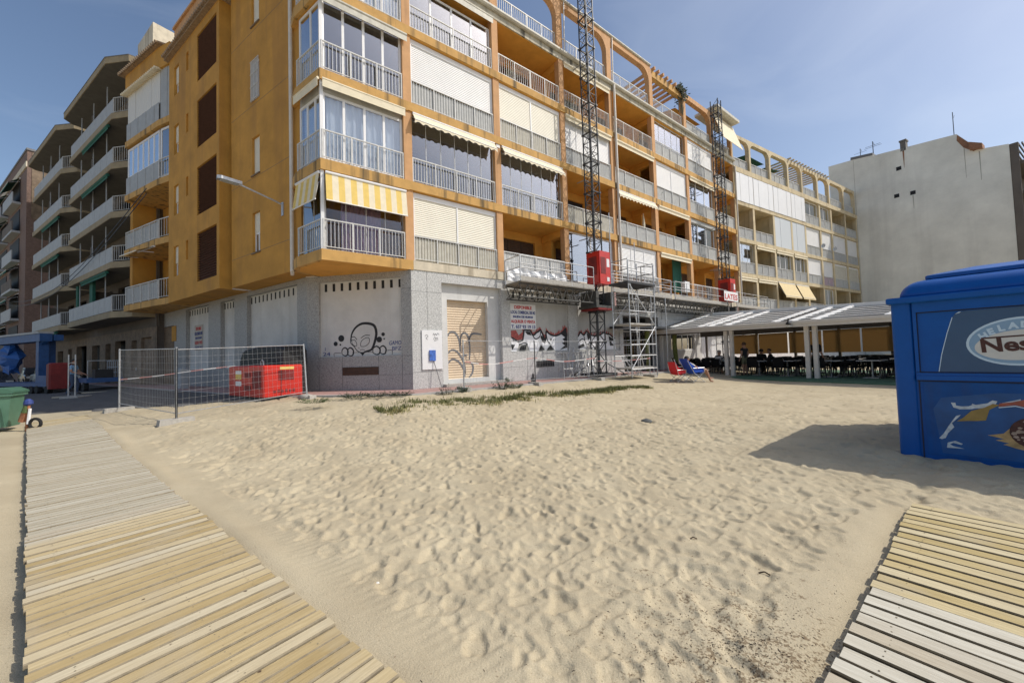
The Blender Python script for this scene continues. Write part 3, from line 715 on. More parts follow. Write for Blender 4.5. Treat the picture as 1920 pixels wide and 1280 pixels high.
def awning(fr,s0,s1,zt,n0,out,drop,parent,m='awning_cream',scallop=.0,stripes=None,val=.16,name='awning'):
    """cloth sloping out from (n0,zt) and down; scalloped valance; stripes alternate two materials in one mesh"""
    ms_=[m,stripes] if stripes else [m]; mb=MB(fr); k=int((s1-s0)/(.19 if stripes else .08)); k+=k%2
    n1=n0+out; z1=zt-drop
    for i in range(k):
        a=s0+(s1-s0)*i/k; e=s0+(s1-s0)*(i+1)/k; mb.mi=(i%2) if stripes else 0
        mb.add([(a,n0,zt),(e,n0,zt),(e,n1,z1),(a,n1,z1),(a,n0-.006,zt-.01),(e,n0-.006,zt-.01),(e,n1-.006,z1-.01),(a,n1-.006,z1-.01)],[(0,1,2,3),(7,6,5,4)])
        v0=val*(1-scallop*abs(math.sin(i*math.pi*4/ max(8,k)*3))); v1=val*(1-scallop*abs(math.sin((i+1)*math.pi*4/max(8,k)*3)))
        mb.add([(a,n1,z1),(e,n1,z1),(e,n1+.01,z1-v1),(a,n1+.01,z1-v0)],[(0,1,2,3)])
    r=mb.build(name,ms_,parent)
    mb=MB(fr); mb.tube((s0,n1,z1),(s1,n1,z1),.02,8); mb.tube((s0,n0,zt-.02),(s1,n0,zt-.02),.05,8)
    for s in (s0+.06,s1-.06): mb.tube((s,n0,zt-.35),(s,n1-.01,z1-.01),.013,6)
    mb.build('awning_bar','white_alu',r); return r
def roll(fr,s0,s1,zt,parent,m='awning_cream',n=.02,r=.085,name='awning'):
    mb=MB(fr); mb.tube((s0,n,zt-r-.02),(s1,n,zt-r-.02),r,10); mb.box(s0,s1,n+.02,n+.03,zt-.34,zt-2*r)
    return mb.build(name,m,parent)
# --- slabs (fascia), first cream ledge, ceilings
K1=(K0[0]-nA[0]*.0,K0[1]-nA[1]*.0)
for i,z in enumerate(LV[:4]):
    mb=MB(FB)
    if i==0: mb.box(.1,27.8,-1.8,.03,z-.34,z); mb.build('balcony_ledge','cream_ledge',OB)
    else: mb.box(0,27.8,-1.8,.03,z-.33,z); mb.build('floor_slab','orange_fascia',OB)
    if i: mb=MB(FB); mb.box(.03,27.75,-1.78,.0,z-.336,z-.331); mb.build('ceiling','orange_ceiling',OB)
    inner=FB(.1 if i==0 else 0,-3.2,0)
    mb=MB(); mb.prism([tuple(FB(.1 if i==0 else 0,.03,0).xy),(C0[0],C0[1]),K0,(R0[0]+.0,R0[1]),tuple(FAR(.2,-1.6,0).xy),tuple(inner.xy)],z-.36,z)
    mb.build('corner_slab','orange_fascia',OB)
    mb=MB(); c_=[tuple(FB(-.1,-.02,0).xy),tuple(FB(-2.9,-.05,0).xy),(K0[0]+.1,K0[1]+.08),(R0[0]+.25,R0[1]+.05),tuple(FAR(.1,-1.5,0).xy),tuple(FB(-.1,-3.,0).xy)]; mb.prism(c_,z-.366,z-.361); mb.build('ceiling','orange_ceiling',OB)
mb=MB(FB); mb.box(-2.9,27.8,-12,.0,LV[4]-.42,LV[4]); mb.build('roof_slab','roof_edge_mould',OB)
mb=MB(FB); mb.tube((-2.9,.06,LV[4]-.02),(27.8,.06,LV[4]-.02),.11,8); mb.build('gutter','gutter',OB)
for i in range(4):
    z1=LV[i+1]-(.33 if i<3 else .46)
    for s in PB[1:]: mb=MB(FB); mb.box(s-.155,s+.155,-1.75,-.33,z1-.36,z1-.01); mb.build('ceiling_beam','orange_ceiling',OB)
mb=MB(FB); mb.box(.05,27.75,-1.75,-.05,LV[4]-.45,LV[4]-.421); mb.build('ceiling','orange_ceiling',OB)
for i in range(4):
    z0=LV[i]; z1=LV[i+1]-(.33 if i<3 else .42)
    for j,s in enumerate(PB):
        mb=MB(FB); mb.box(s-.16,s+.16,-.32,-.02,z0,z1); mb.build('pillar','pillar_paint',OB)
# --- back wall of the balconies with doors and windows, party walls
holes=[]
for i in range(4):
    for j in range(7):
        a=PB[j]+.9; e=PB[j+1]-.6; holes.append((a,e,LV[i]+.02,LV[i]+2.25))
mb=MB(FB); mb.wall(-.2,27.8,LV[0],LV[4]-.43,holes,y=-1.8,depth=.15)
for s in PB[1:]: mb.box(s-.08,s+.08,-1.8,-1.1,LV[0],LV[4]-.43)
mb.build('balcony_back_wall','orange_ceiling',OB)
for (a,e,c,d),idx in zip(holes,range(99)):
    mm=['brown_shutter','dark_void','brown_shutter','dark_void','lattice_brown'][idx*7%5]
    mb=MB(FB); k=3
    for q in range(k): mb.box(a+(e-a)*q/k+.02,a+(e-a)*(q+1)/k-.02,-1.96,-1.9,c,d)
    dr=mb.build('balcony_door',mm,OB)
# --- bay contents: floor, bay -> (features)
def bay(fr,s0,s1,i,f,parent,LV=LV,n=-.1,red=.33):
    z0=LV[i]; z1=LV[i+1]-(red if i<3 else .42); 
    for q in f:
        k=q[0]
        if k=='R': railing(fr,s0,s1,z0,parent=parent,screen=q[1] if len(q)>1 else None)
        elif k=='G': glazing(fr,s0,s1,z0+.03,q[2] if len(q)>2 and q[2] else z1-.02,n-.1,q[1],parent,curtain=q[3] if len(q)>3 else None)
        elif k=='F': frameless(fr,s0,s1,z0+.03,z1-.03,n-.1,q[1],parent,q[2] if len(q)>2 else 'glass')
        elif k=='S': shutter(fr,s0,s1,z0+q[3] if len(q)>3 else z0+1.0,z1-.2,n-.03,parent,q[1],q[2])
        elif k=='A': awning(fr,s0+.02,s1-.02,z1-.02,.0,.22,.36,parent,'awning_cream',scallop=.55)
        elif k=='O': roll(fr,s0,s1,z1,parent)
        elif k=='B':   # box beam of a retracted blind
            mb=MB(fr); mb.box(s0,s1,n-.22,n+.03,z1-.30,z1-.02); mb.build('blind_box',q[1],parent)
W='white_shutter'; CS='cream_shutter'
table={
 (0,1):[('R','beige_screen'),('S',CS,2),],
 (1,1):[('F',6),('R',),('A',)],
 (2,1):[('S',W,1),('R','grey_screen')],
 (3,1):[('G',4,LV[4]-.85),('R',)],
 (0,2):[('R','curtain_white')],
 (1,2):[('F',6),('R',),('A',)],
 (2,2):[('S',CS,2),('R','beige_screen')],
 (3,2):[('R',)],
 (0,3):[('G',2,None)],
 (1,3):[('R','beige_screen')],
 (2,3):[('S',W,4),('R','grey_screen'),('O',)],
 (3,3):[('R',),('O',)],
 (0,4):[('S',W,3,.75),('R',)],
 (1,4):[('R','grey_screen'),('A',)],
 (2,4):[('R','grey_screen'),('O',)],
 (3,4):[('R',)],
 (0,5):[('O',)],
 (1,5):[('R','grey_screen'),('O',)],
 (2,5):[('S',W,2),('R','grey_screen')],
 (3,5):[('F',5,'glass_clear'),('R','grey_screen')],
 (0,6):[('R',)],
 (1,6):[('G',3,None,'curtain_white'),('R','grey_screen'),('B','grey_screen')],
 (2,6):[('G',3,None,'curtain_white'),('R','grey_screen'),('O',)],
 (3,6):[('S',W,2),('R','grey_screen')],
 (0,7):[('R',)],(1,7):[('R','grey_screen')],(2,7):[('R','grey_screen')],(3,7):[('R','grey_screen')],
}
for (i,j),f in table.items():
    bay(FB,PB[j-1]+.17,PB[j]-.17,i,f,OB)
# --- corner bay: front (s -3..0) and its short return towards the street
FR=Fr(K0,(C0[0]-K0[0],C0[1]-K0[1]),(-.55,-.835)); LR=math.hypot(C0[0]-K0[0],C0[1]-K0[1])
for i in range(4):
    z0=LV[i]; z1=LV[i+1]-(.36 if i<3 else .42)
    if i==0:
        frameless(FB,-2.85,-.17,z0+.03,z1-.02,-.22,4,OB,'glass_clear'); frameless(FR,.1,LR-.14,z0+.03,z1-.02,-.22,2,OB,'glass_dark')
        mb=MB(FB); P=[]
        for k in range(41):
            s=-2.3+1.35*k/40; P+=[(s,-.42+.04*math.sin(k*1.3),z0+.05),(s,-.42+.04*math.sin(k*1.3+.4),z1-.05)]
        mb.add(P,[(2*k,2*k+2,2*k+3,2*k+1) for k in range(40)]); mb.build('curtain','curtain_pink',OB,smooth=True)
    else:
        top=z1-.05 if i!=1 else z1-.34
        cur={1:'curtain_blue',2:None,3:'curtain_blue'}[i]; gl='glass_clear' if cur else 'glass'
        glazing(FB,-2.9,-.17,z0+.03,top,-.14,4,OB,fw=.085,curtain=cur,glass=gl); glazing(FR,.08,LR-.06,z0+.03,top,-.14,3 if i==1 else 2,OB,fw=.075,curtain=cur,glass=gl)
        if i==1:
            for fr,a,e in ((FB,-2.9,-.17),(FR,.08,LR-.06)):
                mb=MB(fr); mb.box(a,e,-.2,-.155,top,z1); mb.build('transom_panel','grey_screen',OB)
                roll(fr,a-.02,e+.05,z1+.05,OB,'awning_cream',n=.05,r=.045)
    mb=MB(FB); mb.box(-2.98,-2.88,-.18,-.06,z0,z1); mb.build('corner_post','white_alu',OB)
    railing(FB,-2.93,-.17,z0,n=-.06,h=1.0); railing(FR,.06,LR-.05,z0,n=-.06,h=1.0)
    mb=MB(); a=FB(-2.6,-2.2,0); mb.prism([tuple(FAR(-.1,-.75,0).xy),tuple(FB(-.2,-1.8,0).xy),tuple(FB(-.2,-2.1,0).xy),tuple(FAR(-.1,-1.2,0).xy)],z0,z1); mb.build('inner_wall','orange_ceiling',OB)
awning(FB,-2.85,-.12,LV[1]-.42,-.0,.13,.98,OB,'awning_yellow',stripes='awning_cream',val=.02)
awning(FR,.05,LR-.1,LV[1]-.42,-.0,.13,.95,OB,'awning_yellow',stripes='awning_cream',val=.02)
roll(FB,-2.95,0,LV[3]-.36,OB,'gutter',n=.05,r=.06); roll(FB,.1,4.0,LV[4]-.42,OB,'gutter',n=.05,r=.05)
# --- drainpipes
mb=MB(FB); mb.path([(12.36,.09,LV[4]-.1),(12.36,.09,4.2)],.075,8)
for z in np.arange(5.5,16,2.95): mb.tube((12.36,.09,z),(12.36,.09,z+.12),.09,8)
mb.build('drainpipe','pipe_white',OB)
# --- street wall: near section, step, far section with brown louvres
ZB=4.43; ZE=17.42
Hn=[(2.42,3.06,5.6,7.25,.22),(2.42,3.06,8.8,10.38,.22),(2.42,3.06,11.93,13.55,.10),(2.42,3.06,15.1,16.7,.22)]
mb=MB(FAR); mb.wall(-.05,5.02,ZB,ZE,Hn); mb.box(-.05,.05,-.0,.0,ZB,ZE) if 0 else None
mb.poly([(-.05,0,ZB),(5.02,0,ZB),(5.02,-1.6,ZB),(-.05,-1.6,ZB)])
mb.add([(-.05,0,ZB),(-.05,-.9,ZB),(-.05,-.9,ZE),(-.05,0,ZE)],[(0,1,2,3)])
mb.build('wall','orange_stucco',OB)
Hf=[]
for t in (16.95,13.72,10.48,7.33): Hf.append((.27,2.5,t-2.3,t,.10))
for t in (16.75,13.6,10.42,7.25): Hf+= [(3.62,3.92,t-.95,t,.14),(4.95,5.62,t-1.55,t,.2)]
mb=MB(FAL); mb.wall(-.02,6.38,ZB,ZE,Hf); mb.poly([(-.02,0,ZB),(6.38,0,ZB),(6.38,-2.,ZB),(-.02,-2.,ZB)])
mb.add([(-.02,0,ZB),(-.02,-.48,ZB),(-.02,-.48,ZE),(-.02,0,ZE)],[(0,1,2,3)]); mb.add([(6.38,0,ZB),(6.38,-2.,ZB),(6.38,-2.,ZE),(6.38,0,ZE)],[(0,1,2,3)])
mb.build('wall','orange_stucco',OB)
for h in Hf:
    if h[1]-h[0]>2:
        mb=MB(FAL); z=h[2]+.02; mb.box(h[0],h[1],-.15,-.11,h[2],h[3])
        while z<h[3]-.05: mb.add([(h[0],-.10,z),(h[1],-.10,z),(h[1],-.02,z+.02),(h[0],-.02,z+.02),(h[0],-.10,z+.085),(h[1],-.10,z+.085)],[(0,1,2,3),(3,2,5,4)]); z+=.115
        mb.build('louvre','lattice_brown',OB)
    else:
        mb=MB(FAL); zz=h[2]+(h[3]-h[2])*(.45 if h[1]-h[0]>.5 else .0); mb.box(h[0],h[1],-.12,-.09,zz,h[3]); mb.build('roller_shutter','cream_shutter' if h[1]-h[0]>.5 else 'orange_stucco',OB)
        if h[1]-h[0]>.5: glazing(FAL,h[0],h[1],h[2],zz,-.13,2,OB,fw=.06,glass='glass_dark')
for k,h in enumerate(Hn):
    if k==2:
        mb=MB(FAR)
        for q in range(9): s=h[0]+(h[1]-h[0])*q/8; mb.box(s-.01,s+.01,.03,.05,h[2]-.05,h[3]+.05)
        for z in (h[2],h[2]+.55,h[2]+1.1,h[3]): mb.box(h[0]-.03,h[1]+.03,.051,.065,z-.012,z+.012)
        mb.build('window_grille','rail_white',OB)
        glazing(FAR,h[0],h[1],h[2],h[3],-.04,2,OB,fw=.05)
    else:
        zz=h[2]+(.85 if k==0 else 0); mb=MB(FAR); mb.box(h[0],h[1],-.12,-.09,zz,h[3]); mb.build('roller_shutter','cream_shutter',OB)
        if k==0: glazing(FAR,h[0],h[1],h[2],zz,-.10,2,OB,fw=.07,glass='glass_dark')
        mb=MB(FAR); mb.box(h[0]-.05,h[1]+.05,-.1,.05,h[2]-.05,h[2]-.001); mb.build('window_sill','stone_tan',OB)
for z in (5.62,8.7,11.75,14.9): mb=MB(FAR); mb.box(-.0,5.0,.0005,.003,z-.008,z+.008); mb.build('render_joint','stone_tan',OB)
mb=MB(FAR); mb.path([(-.18,.09,ZE),(-.18,.09,4.36),(-.05,.02,4.30)],.065,8); mb.build('drainpipe','pipe_white',OB)
mb=MB(FAR); mb.box(-.62,-.05,-.9,-.02,ZB,ZE); mb.build('wall','orange_stucco',OB)
# --- eaves and roof over the street wall
mb=MB(FAL); mb.box(-5.4,6.5,-2.8,.2,ZE,ZE+.1)
mb.build('roof','roof_tile',OB)
mb=MB(FAL)
for s in np.arange(-5.4,6.5,.21): mb.tube((s,.32,ZE+.12),(s,-.3,ZE+.2),.075,7)
mb.build('roof_tile','roof_tile',OB)
mb=MB(FAL); mb.wall(-4,11.5,17.8,22.9,[(8.3,10.2,18,21.6,.5),(11.0,11.3,18,21.,.5)],y=-1.6,depth=.5); mb.box(-4.,11.5,-1.9,-1.5,22.9,23.05); mb.build('roof_parapet','pillar_paint',OB)
mb=MB(FAL); mb.box(15.,18.5,-4.5,-1.4,19,25.2); mb.build('stair_tower','cream_ledge',OB)
mb=MB(FAL); mb.box(18.52,19.3,-4.3,-1.5,19,24.6); mb.build('stair_tower','black_paint',OB)
# --- balconies at the street end (slightly turned)
Wp=(-17.96,19.79); Bf=(-18.96,20.2); Bl=(-22.75,22.17)
FBK=Fr(Bf,(Bl[0]-Bf[0],Bl[1]-Bf[1]),(-.46,-.885)); LBK=math.hypot(Bl[0]-Bf[0],Bl[1]-Bf[1])
FSD=Fr(Wp,(Bf[0]-Wp[0],Bf[1]-Wp[1]),(-.38,-.92)); LSD=math.hypot(Bf[0]-Wp[0],Bf[1]-Wp[1])
inn=[(Bl[0]+.75,Bl[1]+1.5),(Wp[0]+.9,Wp[1]+1.7)]
mb=MB(); mb.prism([(Wp[0]+1.,Wp[1]+1.4),(Wp[0]+1.2,Wp[1]+1.9),(Bl[0]+.9,Bl[1]+1.9),(Bl[0]+.7,Bl[1]+1.5)],4.41,18.2); mb.build('wall','orange_stucco',OB)
mb=MB(); mb.prism([(Wp[0]+1.1,Wp[1]+1.5),(Wp[0]+1.2,Wp[1]+1.9),(Bl[0]-1.,Bl[1]+2.9),(Bl[0]-1.2,Bl[1]+2.5)],-.2,4.4); mb.build('wall','stone_tan',OB)
for i,z in enumerate((4.4,7.67,10.94,14.2)):
    mb=MB(); mb.prism([Wp,Bf,Bl,inn[0],inn[1]],z,z+.34); mb.build('balcony_slab','orange_fascia',OB); zt=z+.34; zc=z+3.25
    if i<2:
        for fr,l in ((FBK,LBK),(FSD,LSD)): railing(fr,.05,l-.05,zt,n=-.06,h=1.05,screen='balcony_panel' if fr is FBK else None,sp=.2)
    elif i==2:
        glazing(FBK,.1,LBK-.05,zt+1.05,zc-.1,-.12,6,OB,fw=.11,glass='glass'); glazing(FSD,.1,LSD-.05,zt+.05,zc-.1,-.12,1,OB,fw=.11,glass='glass_dark')
        panels(FBK,.05,LBK-.05,zt+.02,zt+1.05,-.06,8,OB,'balcony_panel','parapet_panel'); railing(FSD,.05,LSD-.05,zt,n=-.04,h=1.05,sp=.2)
    else:
        panels(FBK,.05,LBK-.05,zt+1.05,zc-.05,-.12,4,OB,'curtain_white','awning_screen'); panels(FBK,.05,LBK-.05,zt+.02,zt+1.05,-.06,8,OB,'balcony_panel','parapet_panel')
        panels(FSD,.05,LSD-.05,zt+.02,zc-.05,-.1,3,OB,'balcony_panel','awning_screen')
awning(FBK,.3,2.4,7.66,0,.75,.42,OB,'awning_beige',val=.05)
mb=MB(); mb.prism([Wp,Bf,Bl,inn[0],inn[1]],17.4,18.6); mb.build('wall','orange_stucco',OB)
mb=MB(FBK)
for s in np.arange(-.3,LBK+.3,.22): mb.tube((s,.25,18.66),(s,-.8,18.95),.09,7)
mb.box(-.3,LBK+.3,-1.6,.15,18.601,18.68); mb.build('roof_tile','roof_tile',OB)
mb=MB(FBK)
for s in np.arange(-.1,LBK+.1,.2): mb.tube((s,.2,17.36),(s,-.15,17.42),.07,6)
mb.build('roof_tile','awning_cream',OB)
mb=MB(); mb.prism([(Bl[0]+.3,Bl[1]+.2),(Bl[0]+.05,Bl[1]+.3),(Bl[0]+.9,Bl[1]+1.8),(Bl[0]+1.15,Bl[1]+1.7)],4.5,17.5); mb.build('wall','orange_stucco',OB)
# --- roof terrace frames
def arch(fr,s0,s1,z0,z1,n0,n1,parent,m,beam=.42,pw=.2,rl=.15,rr=.9,name='terrace_arch'):
    inn=[(s0+pw,z0)]; 
    for k in range(9): t=math.pi-math.pi/2*k/8; inn.append((s0+pw+rl+rl*math.cos(t),z1-beam-rl+rl*math.sin(t)))
    for k in range(9): t=math.pi/2-math.pi/2*k/8; inn.append((s1-pw-rr+rr*math.cos(t),z1-beam-rr+rr*math.sin(t)))
    inn.append((s1-pw,z0))
    mb=MB(fr)
    O=[(s0,z0)]
    for k,(x,z) in enumerate(inn[1:10]): O.append((s0,z) if k<4 else (s0 if k==4 else x,z1))
    for k,(x,z) in enumerate(inn[10:19]): O.append((x,z1) if k<4 else (s1,z1 if k==4 else z))
    O.append((s1,z0)); n=len(inn)
    P=[(x,n0,z) for x,z in inn]+[(x,n0,z) for x,z in O]+[(x,n1,z) for x,z in inn]+[(x,n1,z) for x,z in O]; F=[]
    for i in range(n-1): F+=[(i,i+1,n+i+1,n+i),(2*n+i,3*n+i,3*n+i+1,2*n+i+1),(i,2*n+i,2*n+i+1,i+1),(n+i,n+i+1,3*n+i+1,3*n+i)]
    mb.add(P,F); return mb.build(name,m,parent)
ZT=19.46
for j in range(7):
    a,e=PB[j],PB[j+1]
    if j==4:
        mb=MB(FB); mb.box(a+.1,e-.1,-.32,-.05,ZT-.62,ZT-.2); mb.build('terrace_beam','orange_fascia',OB)
        mb=MB(FB)
        for s in np.linspace(a+.3,e-.2,8): mb.box(s-.06,s+.06,-4.2,.12,ZT-.199,ZT-.02)
        mb.build('pergola_joist','pillar_paint',OB)
    else: arch(FB,a+.001,e-.001,LV[4],ZT-(.1 if j>4 else 0),-.34,-.04,OB,'pillar_paint',rl=.12,rr=.75,beam=.34)
    railing(FB,a+.2,e-.2,LV[4]+.05,n=-.18,h=.93,screen='grey_screen' if j>4 else None)
for s in PB[4:6]: mb=MB(FB); mb.box(s-.15,s+.15,-.345,-.035,LV[4],ZT-.201); mb.build('terrace_post','pillar_paint',OB)
mb=MB(FB); mb.tube((0,-.02,ZT+.02),(PB[4],-.02,ZT+.02),.07,8); mb.build('gutter','gutter',OB)
mb=MB(FB); mb.box(4,27.7,-3.4,-3.2,LV[4],LV[4]+1.15); mb.build('terrace_wall','brick_red',OB)
mb=MB(FB)
for s in (8.45,12.36): mb.tube((s+.12,-.0,ZT-.1),(s+.05,.0,LV[4]),.035,6)
mb.build('drainpipe','pipe_white',OB)
# yellow blind hanging off the terrace at the far end, under a small tiled canopy
mb=MB(FB); mb.add([(24.5,.05,ZT-.15),(27.9,.05,ZT-.15),(27.9,.75,LV[4]+.55),(24.5,.75,LV[4]+.55),(24.5,.03,ZT-.16),(27.9,.03,ZT-.16),(27.9,.73,LV[4]+.54),(24.5,.73,LV[4]+.54)],[(0,1,2,3),(7,6,5,4)])
mb.build('terrace_blind','awning_cream',OB)
mb=MB(FB); mb.box(24.2,28.,-1.2,.55,ZT+.02,ZT+.22); mb.build('canopy','gutter',OB)
mb=MB(FB); mb.box(20.8,24.2,-2.8,-2.4,LV[4]+.1,ZT-.7); mb.add([(20.6,-3,ZT-.3),(24.2,-3,ZT-.3),(24.2,-.8,ZT-.75),(20.6,-.8,ZT-.75)],[(0,1,2,3)]); mb.build('terrace_room','orange_ceiling',OB)
mb=MB(FB); mb.box(16.45,20.3,-.6,-.5,LV[0],LV[0]+2.3) if 0 else mb.box(19.1,20.2,-.75,-.7,LV[0]+.4,LV[0]+2.6); mb.build('green_blind','awning_green',OB)
# ---------------------------------------------------------------- ground floor
ZG=4.42
HB=[(1.22,4.05,0,4.04,.28),(4.52,8.1,1.28,4.04,.10),(8.72,12.1,1.25,4.04,.10),(12.4,15.9,.0,3.2,.9),(17.3,20.2,1.15,2.2,.12),(21.2,23.4,.0,2.4,.10)]
mb=MB(FB); mb.wall(0,16.3,0,ZG,HB[:4]); mb.build('granite_wall','granite',OB)
mb=MB(FB); mb.wall(16.3,27.8,0,ZG,HB[4:]); mb.build('rendered_wall','render_white',OB)
# shutter doorway: light surround, shutter, painted scrawl
mb=MB(FB); mb.wall(1.22,4.05,0,4.04,[(1.55,3.46,.26,3.43,.2)],y=-.22,depth=.2); mb.build('door_surround','render_light',OB)
mb=MB(FB); mb.box(1.5,3.5,-.44,-.40,.2,3.5); sh=mb.build('roller_shutter','beige_shutter',OB)
mb=MB(FB)
for pts in ([(1.60,1.92),(1.75,2.13),(1.98,2.12),(2.15,1.85),(2.2,1.35)],[(2.2,1.6),(2.25,1.98),(2.42,2.12),(2.6,1.95),(2.65,1.5),(2.62,1.0)],[(2.62,1.85),(2.75,2.06),(2.95,2.1),(3.25,2.06)],[(1.6,1.25),(1.8,1.42),(2.05,1.35),(2.28,1.05),(2.4,.7),(2.38,.3)],[(1.6,.85),(1.82,1.05),(2.1,.95),(2.3,.7),(2.42,.45)],[(2.3,1.18),(2.52,1.22)],[(2.62,.95),(2.78,.75),(2.74,.45),(2.58,.28)]):
    mb.stroke(bez(pts,8),lambda u:.05+.035*math.sin(u*3.1),-.392)
mb.build('graffiti','grey_paint',sh)
mb=MB(FB); mb.box(1.22,4.05,-.05,.25,.002,.10); mb.build('doorstep','concrete',OB)
# bricked-up shop fronts with slots along the top and painted graffiti
def infill(fr,s0,s1,z0,z1,n,parent,slots,m='render_white'):
    mb=MB(fr); mb.box(s0,s1,n-.05,n,z0,z1); pn=mb.build('infill_panel',m,parent)
    k=slots
    for q in range(k):
        mb=MB(fr); s=s0+.25+(s1-s0-.32)*q/(k-1); mb.box(s-.055,s+.055,n+.001,n+.004,z1-.36,z1-.06); mb.build('vent_slot','dark_void',pn)
    return pn
pn=infill(FB,4.52,8.1,1.28,4.04,-.09,OB,10,'render_grey'); p2=infill(FB,8.72,12.1,1.25,4.04,-.09,OB,9,'render_grey')
def Gp(pn,y,m,polys,strokes=(),wd=.05):
    mb=MB(FB)
    for k,p in enumerate(polys): mb.poly([(x,y+.0004*k,z) for x,z in p])
    for k,p in enumerate(strokes): mb.stroke(bez(p,6),wd,y+.0004*(len(polys)+k))
    mb.build('graffiti',m,pn)
y0=-.088
SHP=[(4.54,1.98),(4.95,1.74),(5.22,1.80),(5.32,2.28),(5.68,2.26),(5.82,2.02),(6.05,2.16),(6.3,2.30),(6.5,1.95),(6.58,1.72),(6.66,2.24),(6.95,2.06),(7.3,2.02),(7.7,2.18),(7.94,2.40),(8.02,2.0),(8.02,1.30),(7.2,1.31),(6.9,1.6),(6.6,1.31),(6.3,1.62),(6.12,1.30),(5.62,1.31),(5.5,1.62),(5.0,1.60),(4.86,1.30),(4.54,1.31)]
SH2=[(8.78,1.98),(9.0,2.22),(9.25,2.05),(9.45,2.28),(9.75,2.08),(10.3,2.02),(10.8,2.22),(11.3,2.12),(11.75,1.9),(11.8,1.3),(10.4,1.31),(10.2,1.6),(9.95,1.3),(9.6,1.62),(9.3,1.31),(8.8,1.33)]
fl=[]
for P_ in (SHP[2:16],):
    for (x0,z0),(x1,z1) in zip(P_,P_[1:]):
        for k in range(3):
            t=(k+.5)/3; x=x0+(x1-x0)*t; z=z0+(z1-z0)*t+.02; q=random.uniform(.05,.10); fl.append([(x-q,z),(x+q,z),(x+random.uniform(-.08,.1),z+random.uniform(.1,.26))])
Gp(pn,y0+.001,'red_spray',fl+[[(4.55,2.22),(4.57,1.98),(4.95,1.80),(5.2,1.86),(5.26,2.2),(5.0,2.02),(4.85,2.25)]])
fl=[]
for (x0,z0),(x1,z1) in zip(SH2[:9],SH2[1:9]):
    for k in range(3):
        t=(k+.5)/3; x=x0+(x1-x0)*t; z=z0+(z1-z0)*t+.02; q=random.uniform(.05,.09); fl.append([(x-q,z),(x+q,z),(x+random.uniform(-.08,.1),z+random.uniform(.08,.22))])
Gp(p2,y0+.001,'red_spray',fl)
Gp(pn,y0+.012,'white_spray',[SHP]); Gp(p2,y0+.012,'white_spray',[SH2])
def outl(pn,P_,n,extra,polys):
    mb=MB(FB); k=0
    for i in range(n):
        a_,b_=P_[i],P_[i+1]; mb.stroke([a_,((a_[0]+b_[0])/2+.01,(a_[1]+b_[1])/2-.02),b_],.085,y0+.014+.0003*k); k+=1
    for p in extra: mb.stroke(bez(p,6),.05,y0+.014+.0003*k); k+=1
    for p in polys: mb.poly([(x,y0+.014+.0003*k,z) for x,z in p]); k+=1
    mb.build('graffiti','black_paint',pn)
outl(pn,SHP,15,[[(5.82,2.0),(6.0,1.86),(6.25,1.98),(6.3,2.2)],[(6.66,2.1),(6.72,1.8),(6.9,1.62)],[(5.0,1.6),(5.3,1.68),(5.5,1.62)]],
 [[(4.55,1.62),(4.78,1.60),(4.62,1.36)],[(5.12,1.56),(5.46,1.60),(5.36,1.33),(5.0,1.33)],[(5.36,2.2),(5.66,2.2),(5.74,2.02),(5.5,2.06)],[(6.36,2.05),(6.5,1.9),(6.58,1.66),(6.4,1.72),(6.28,1.95)],[(6.16,1.31),(6.3,1.58),(6.5,1.36),(6.42,1.31)],[(6.64,1.31),(6.9,1.58),(7.12,1.33)],[(7.62,2.1),(7.94,2.36),(8.02,2.0),(8.02,1.45),(7.5,1.33),(7.86,1.55),(7.66,1.66),(7.88,1.74),(7.7,1.86),(7.9,1.94)]])
outl(p2,SH2,8,[[(9.25,2.0),(9.4,1.6),(9.6,1.64)],[(10.3,1.98),(10.5,1.5),(10.9,1.9)],[(8.8,1.7),(9.1,1.86),(9.3,1.8)]],
 [[(8.8,1.52),(9.2,1.64),(9.28,1.5),(8.82,1.36)],[(9.44,2.2),(9.55,1.8),(9.74,1.95),(9.72,2.05)],[(9.98,1.31),(10.2,1.56),(10.36,1.33)],[(11.2,2.05),(11.7,1.85),(11.4,1.7),(11.7,1.5),(11.3,1.5)]])
Gp(pn,y0+.024,'grey_paint',[[(cx+r*math.cos(t),cz+r*math.sin(t)) for t in np.linspace(0,6.2,14)] for cx,cz,r in ((4.72,1.80,.06),(4.92,1.79,.025),(5.02,1.78,.02),(6.95,1.84,.055),(7.12,1.83,.025),(7.24,1.82,.02))])
# low vents
mb=MB(FB); mb.box(5.93,7.02,.002,.02,.55,.84); mb.build('vent_grille','dark_void',OB)
# tile joints in the granite
mb=MB(FB)
for s in (.62,): mb.box(s-.005,s+.005,.001,.0025,0,4.4)
for z in (.62,3.62): mb.box(0,1.21,.001,.0025,z-.005,z+.005)
for s in (5.4,6.6,7.6): mb.box(s-.005,s+.005,.001,.0025,0,1.27)
for z in (.62,): mb.box(4.06,8.1,.001,.0025,z-.004,z+.004)
mb.build('tile_joint','joint_dark',OB)
# dark shop under the scaffold, white cafe front further on
mb=MB(FB); mb.box(12.4,15.9,-.95,-.9,0,3.2); mb.build('shop_interior','dark_void',OB)
glazing(FB,12.45,15.85,.02,2.3,-.5,4,OB,fw=.06,glass='glass_dark',frame='mast_dark')
mb=MB(FB); mb.box(11.2,16.2,.02,.9,2.42,2.54); mb.build('shop_canopy','mast_dark',OB)
glazing(FB,17.3,20.2,1.15,2.2,-.08,4,OB,fw=.06,glass='glass_dark')
mb=MB(FB); mb.box(21.2,23.4,-.09,-.05,0,2.4); mb.build('louvred_door','white_shutter',OB)
mb=MB(FB); mb.box(16.3,27.8,.005,.03,3.1,3.9); mb.build('shop_fascia','grey_screen',OB)
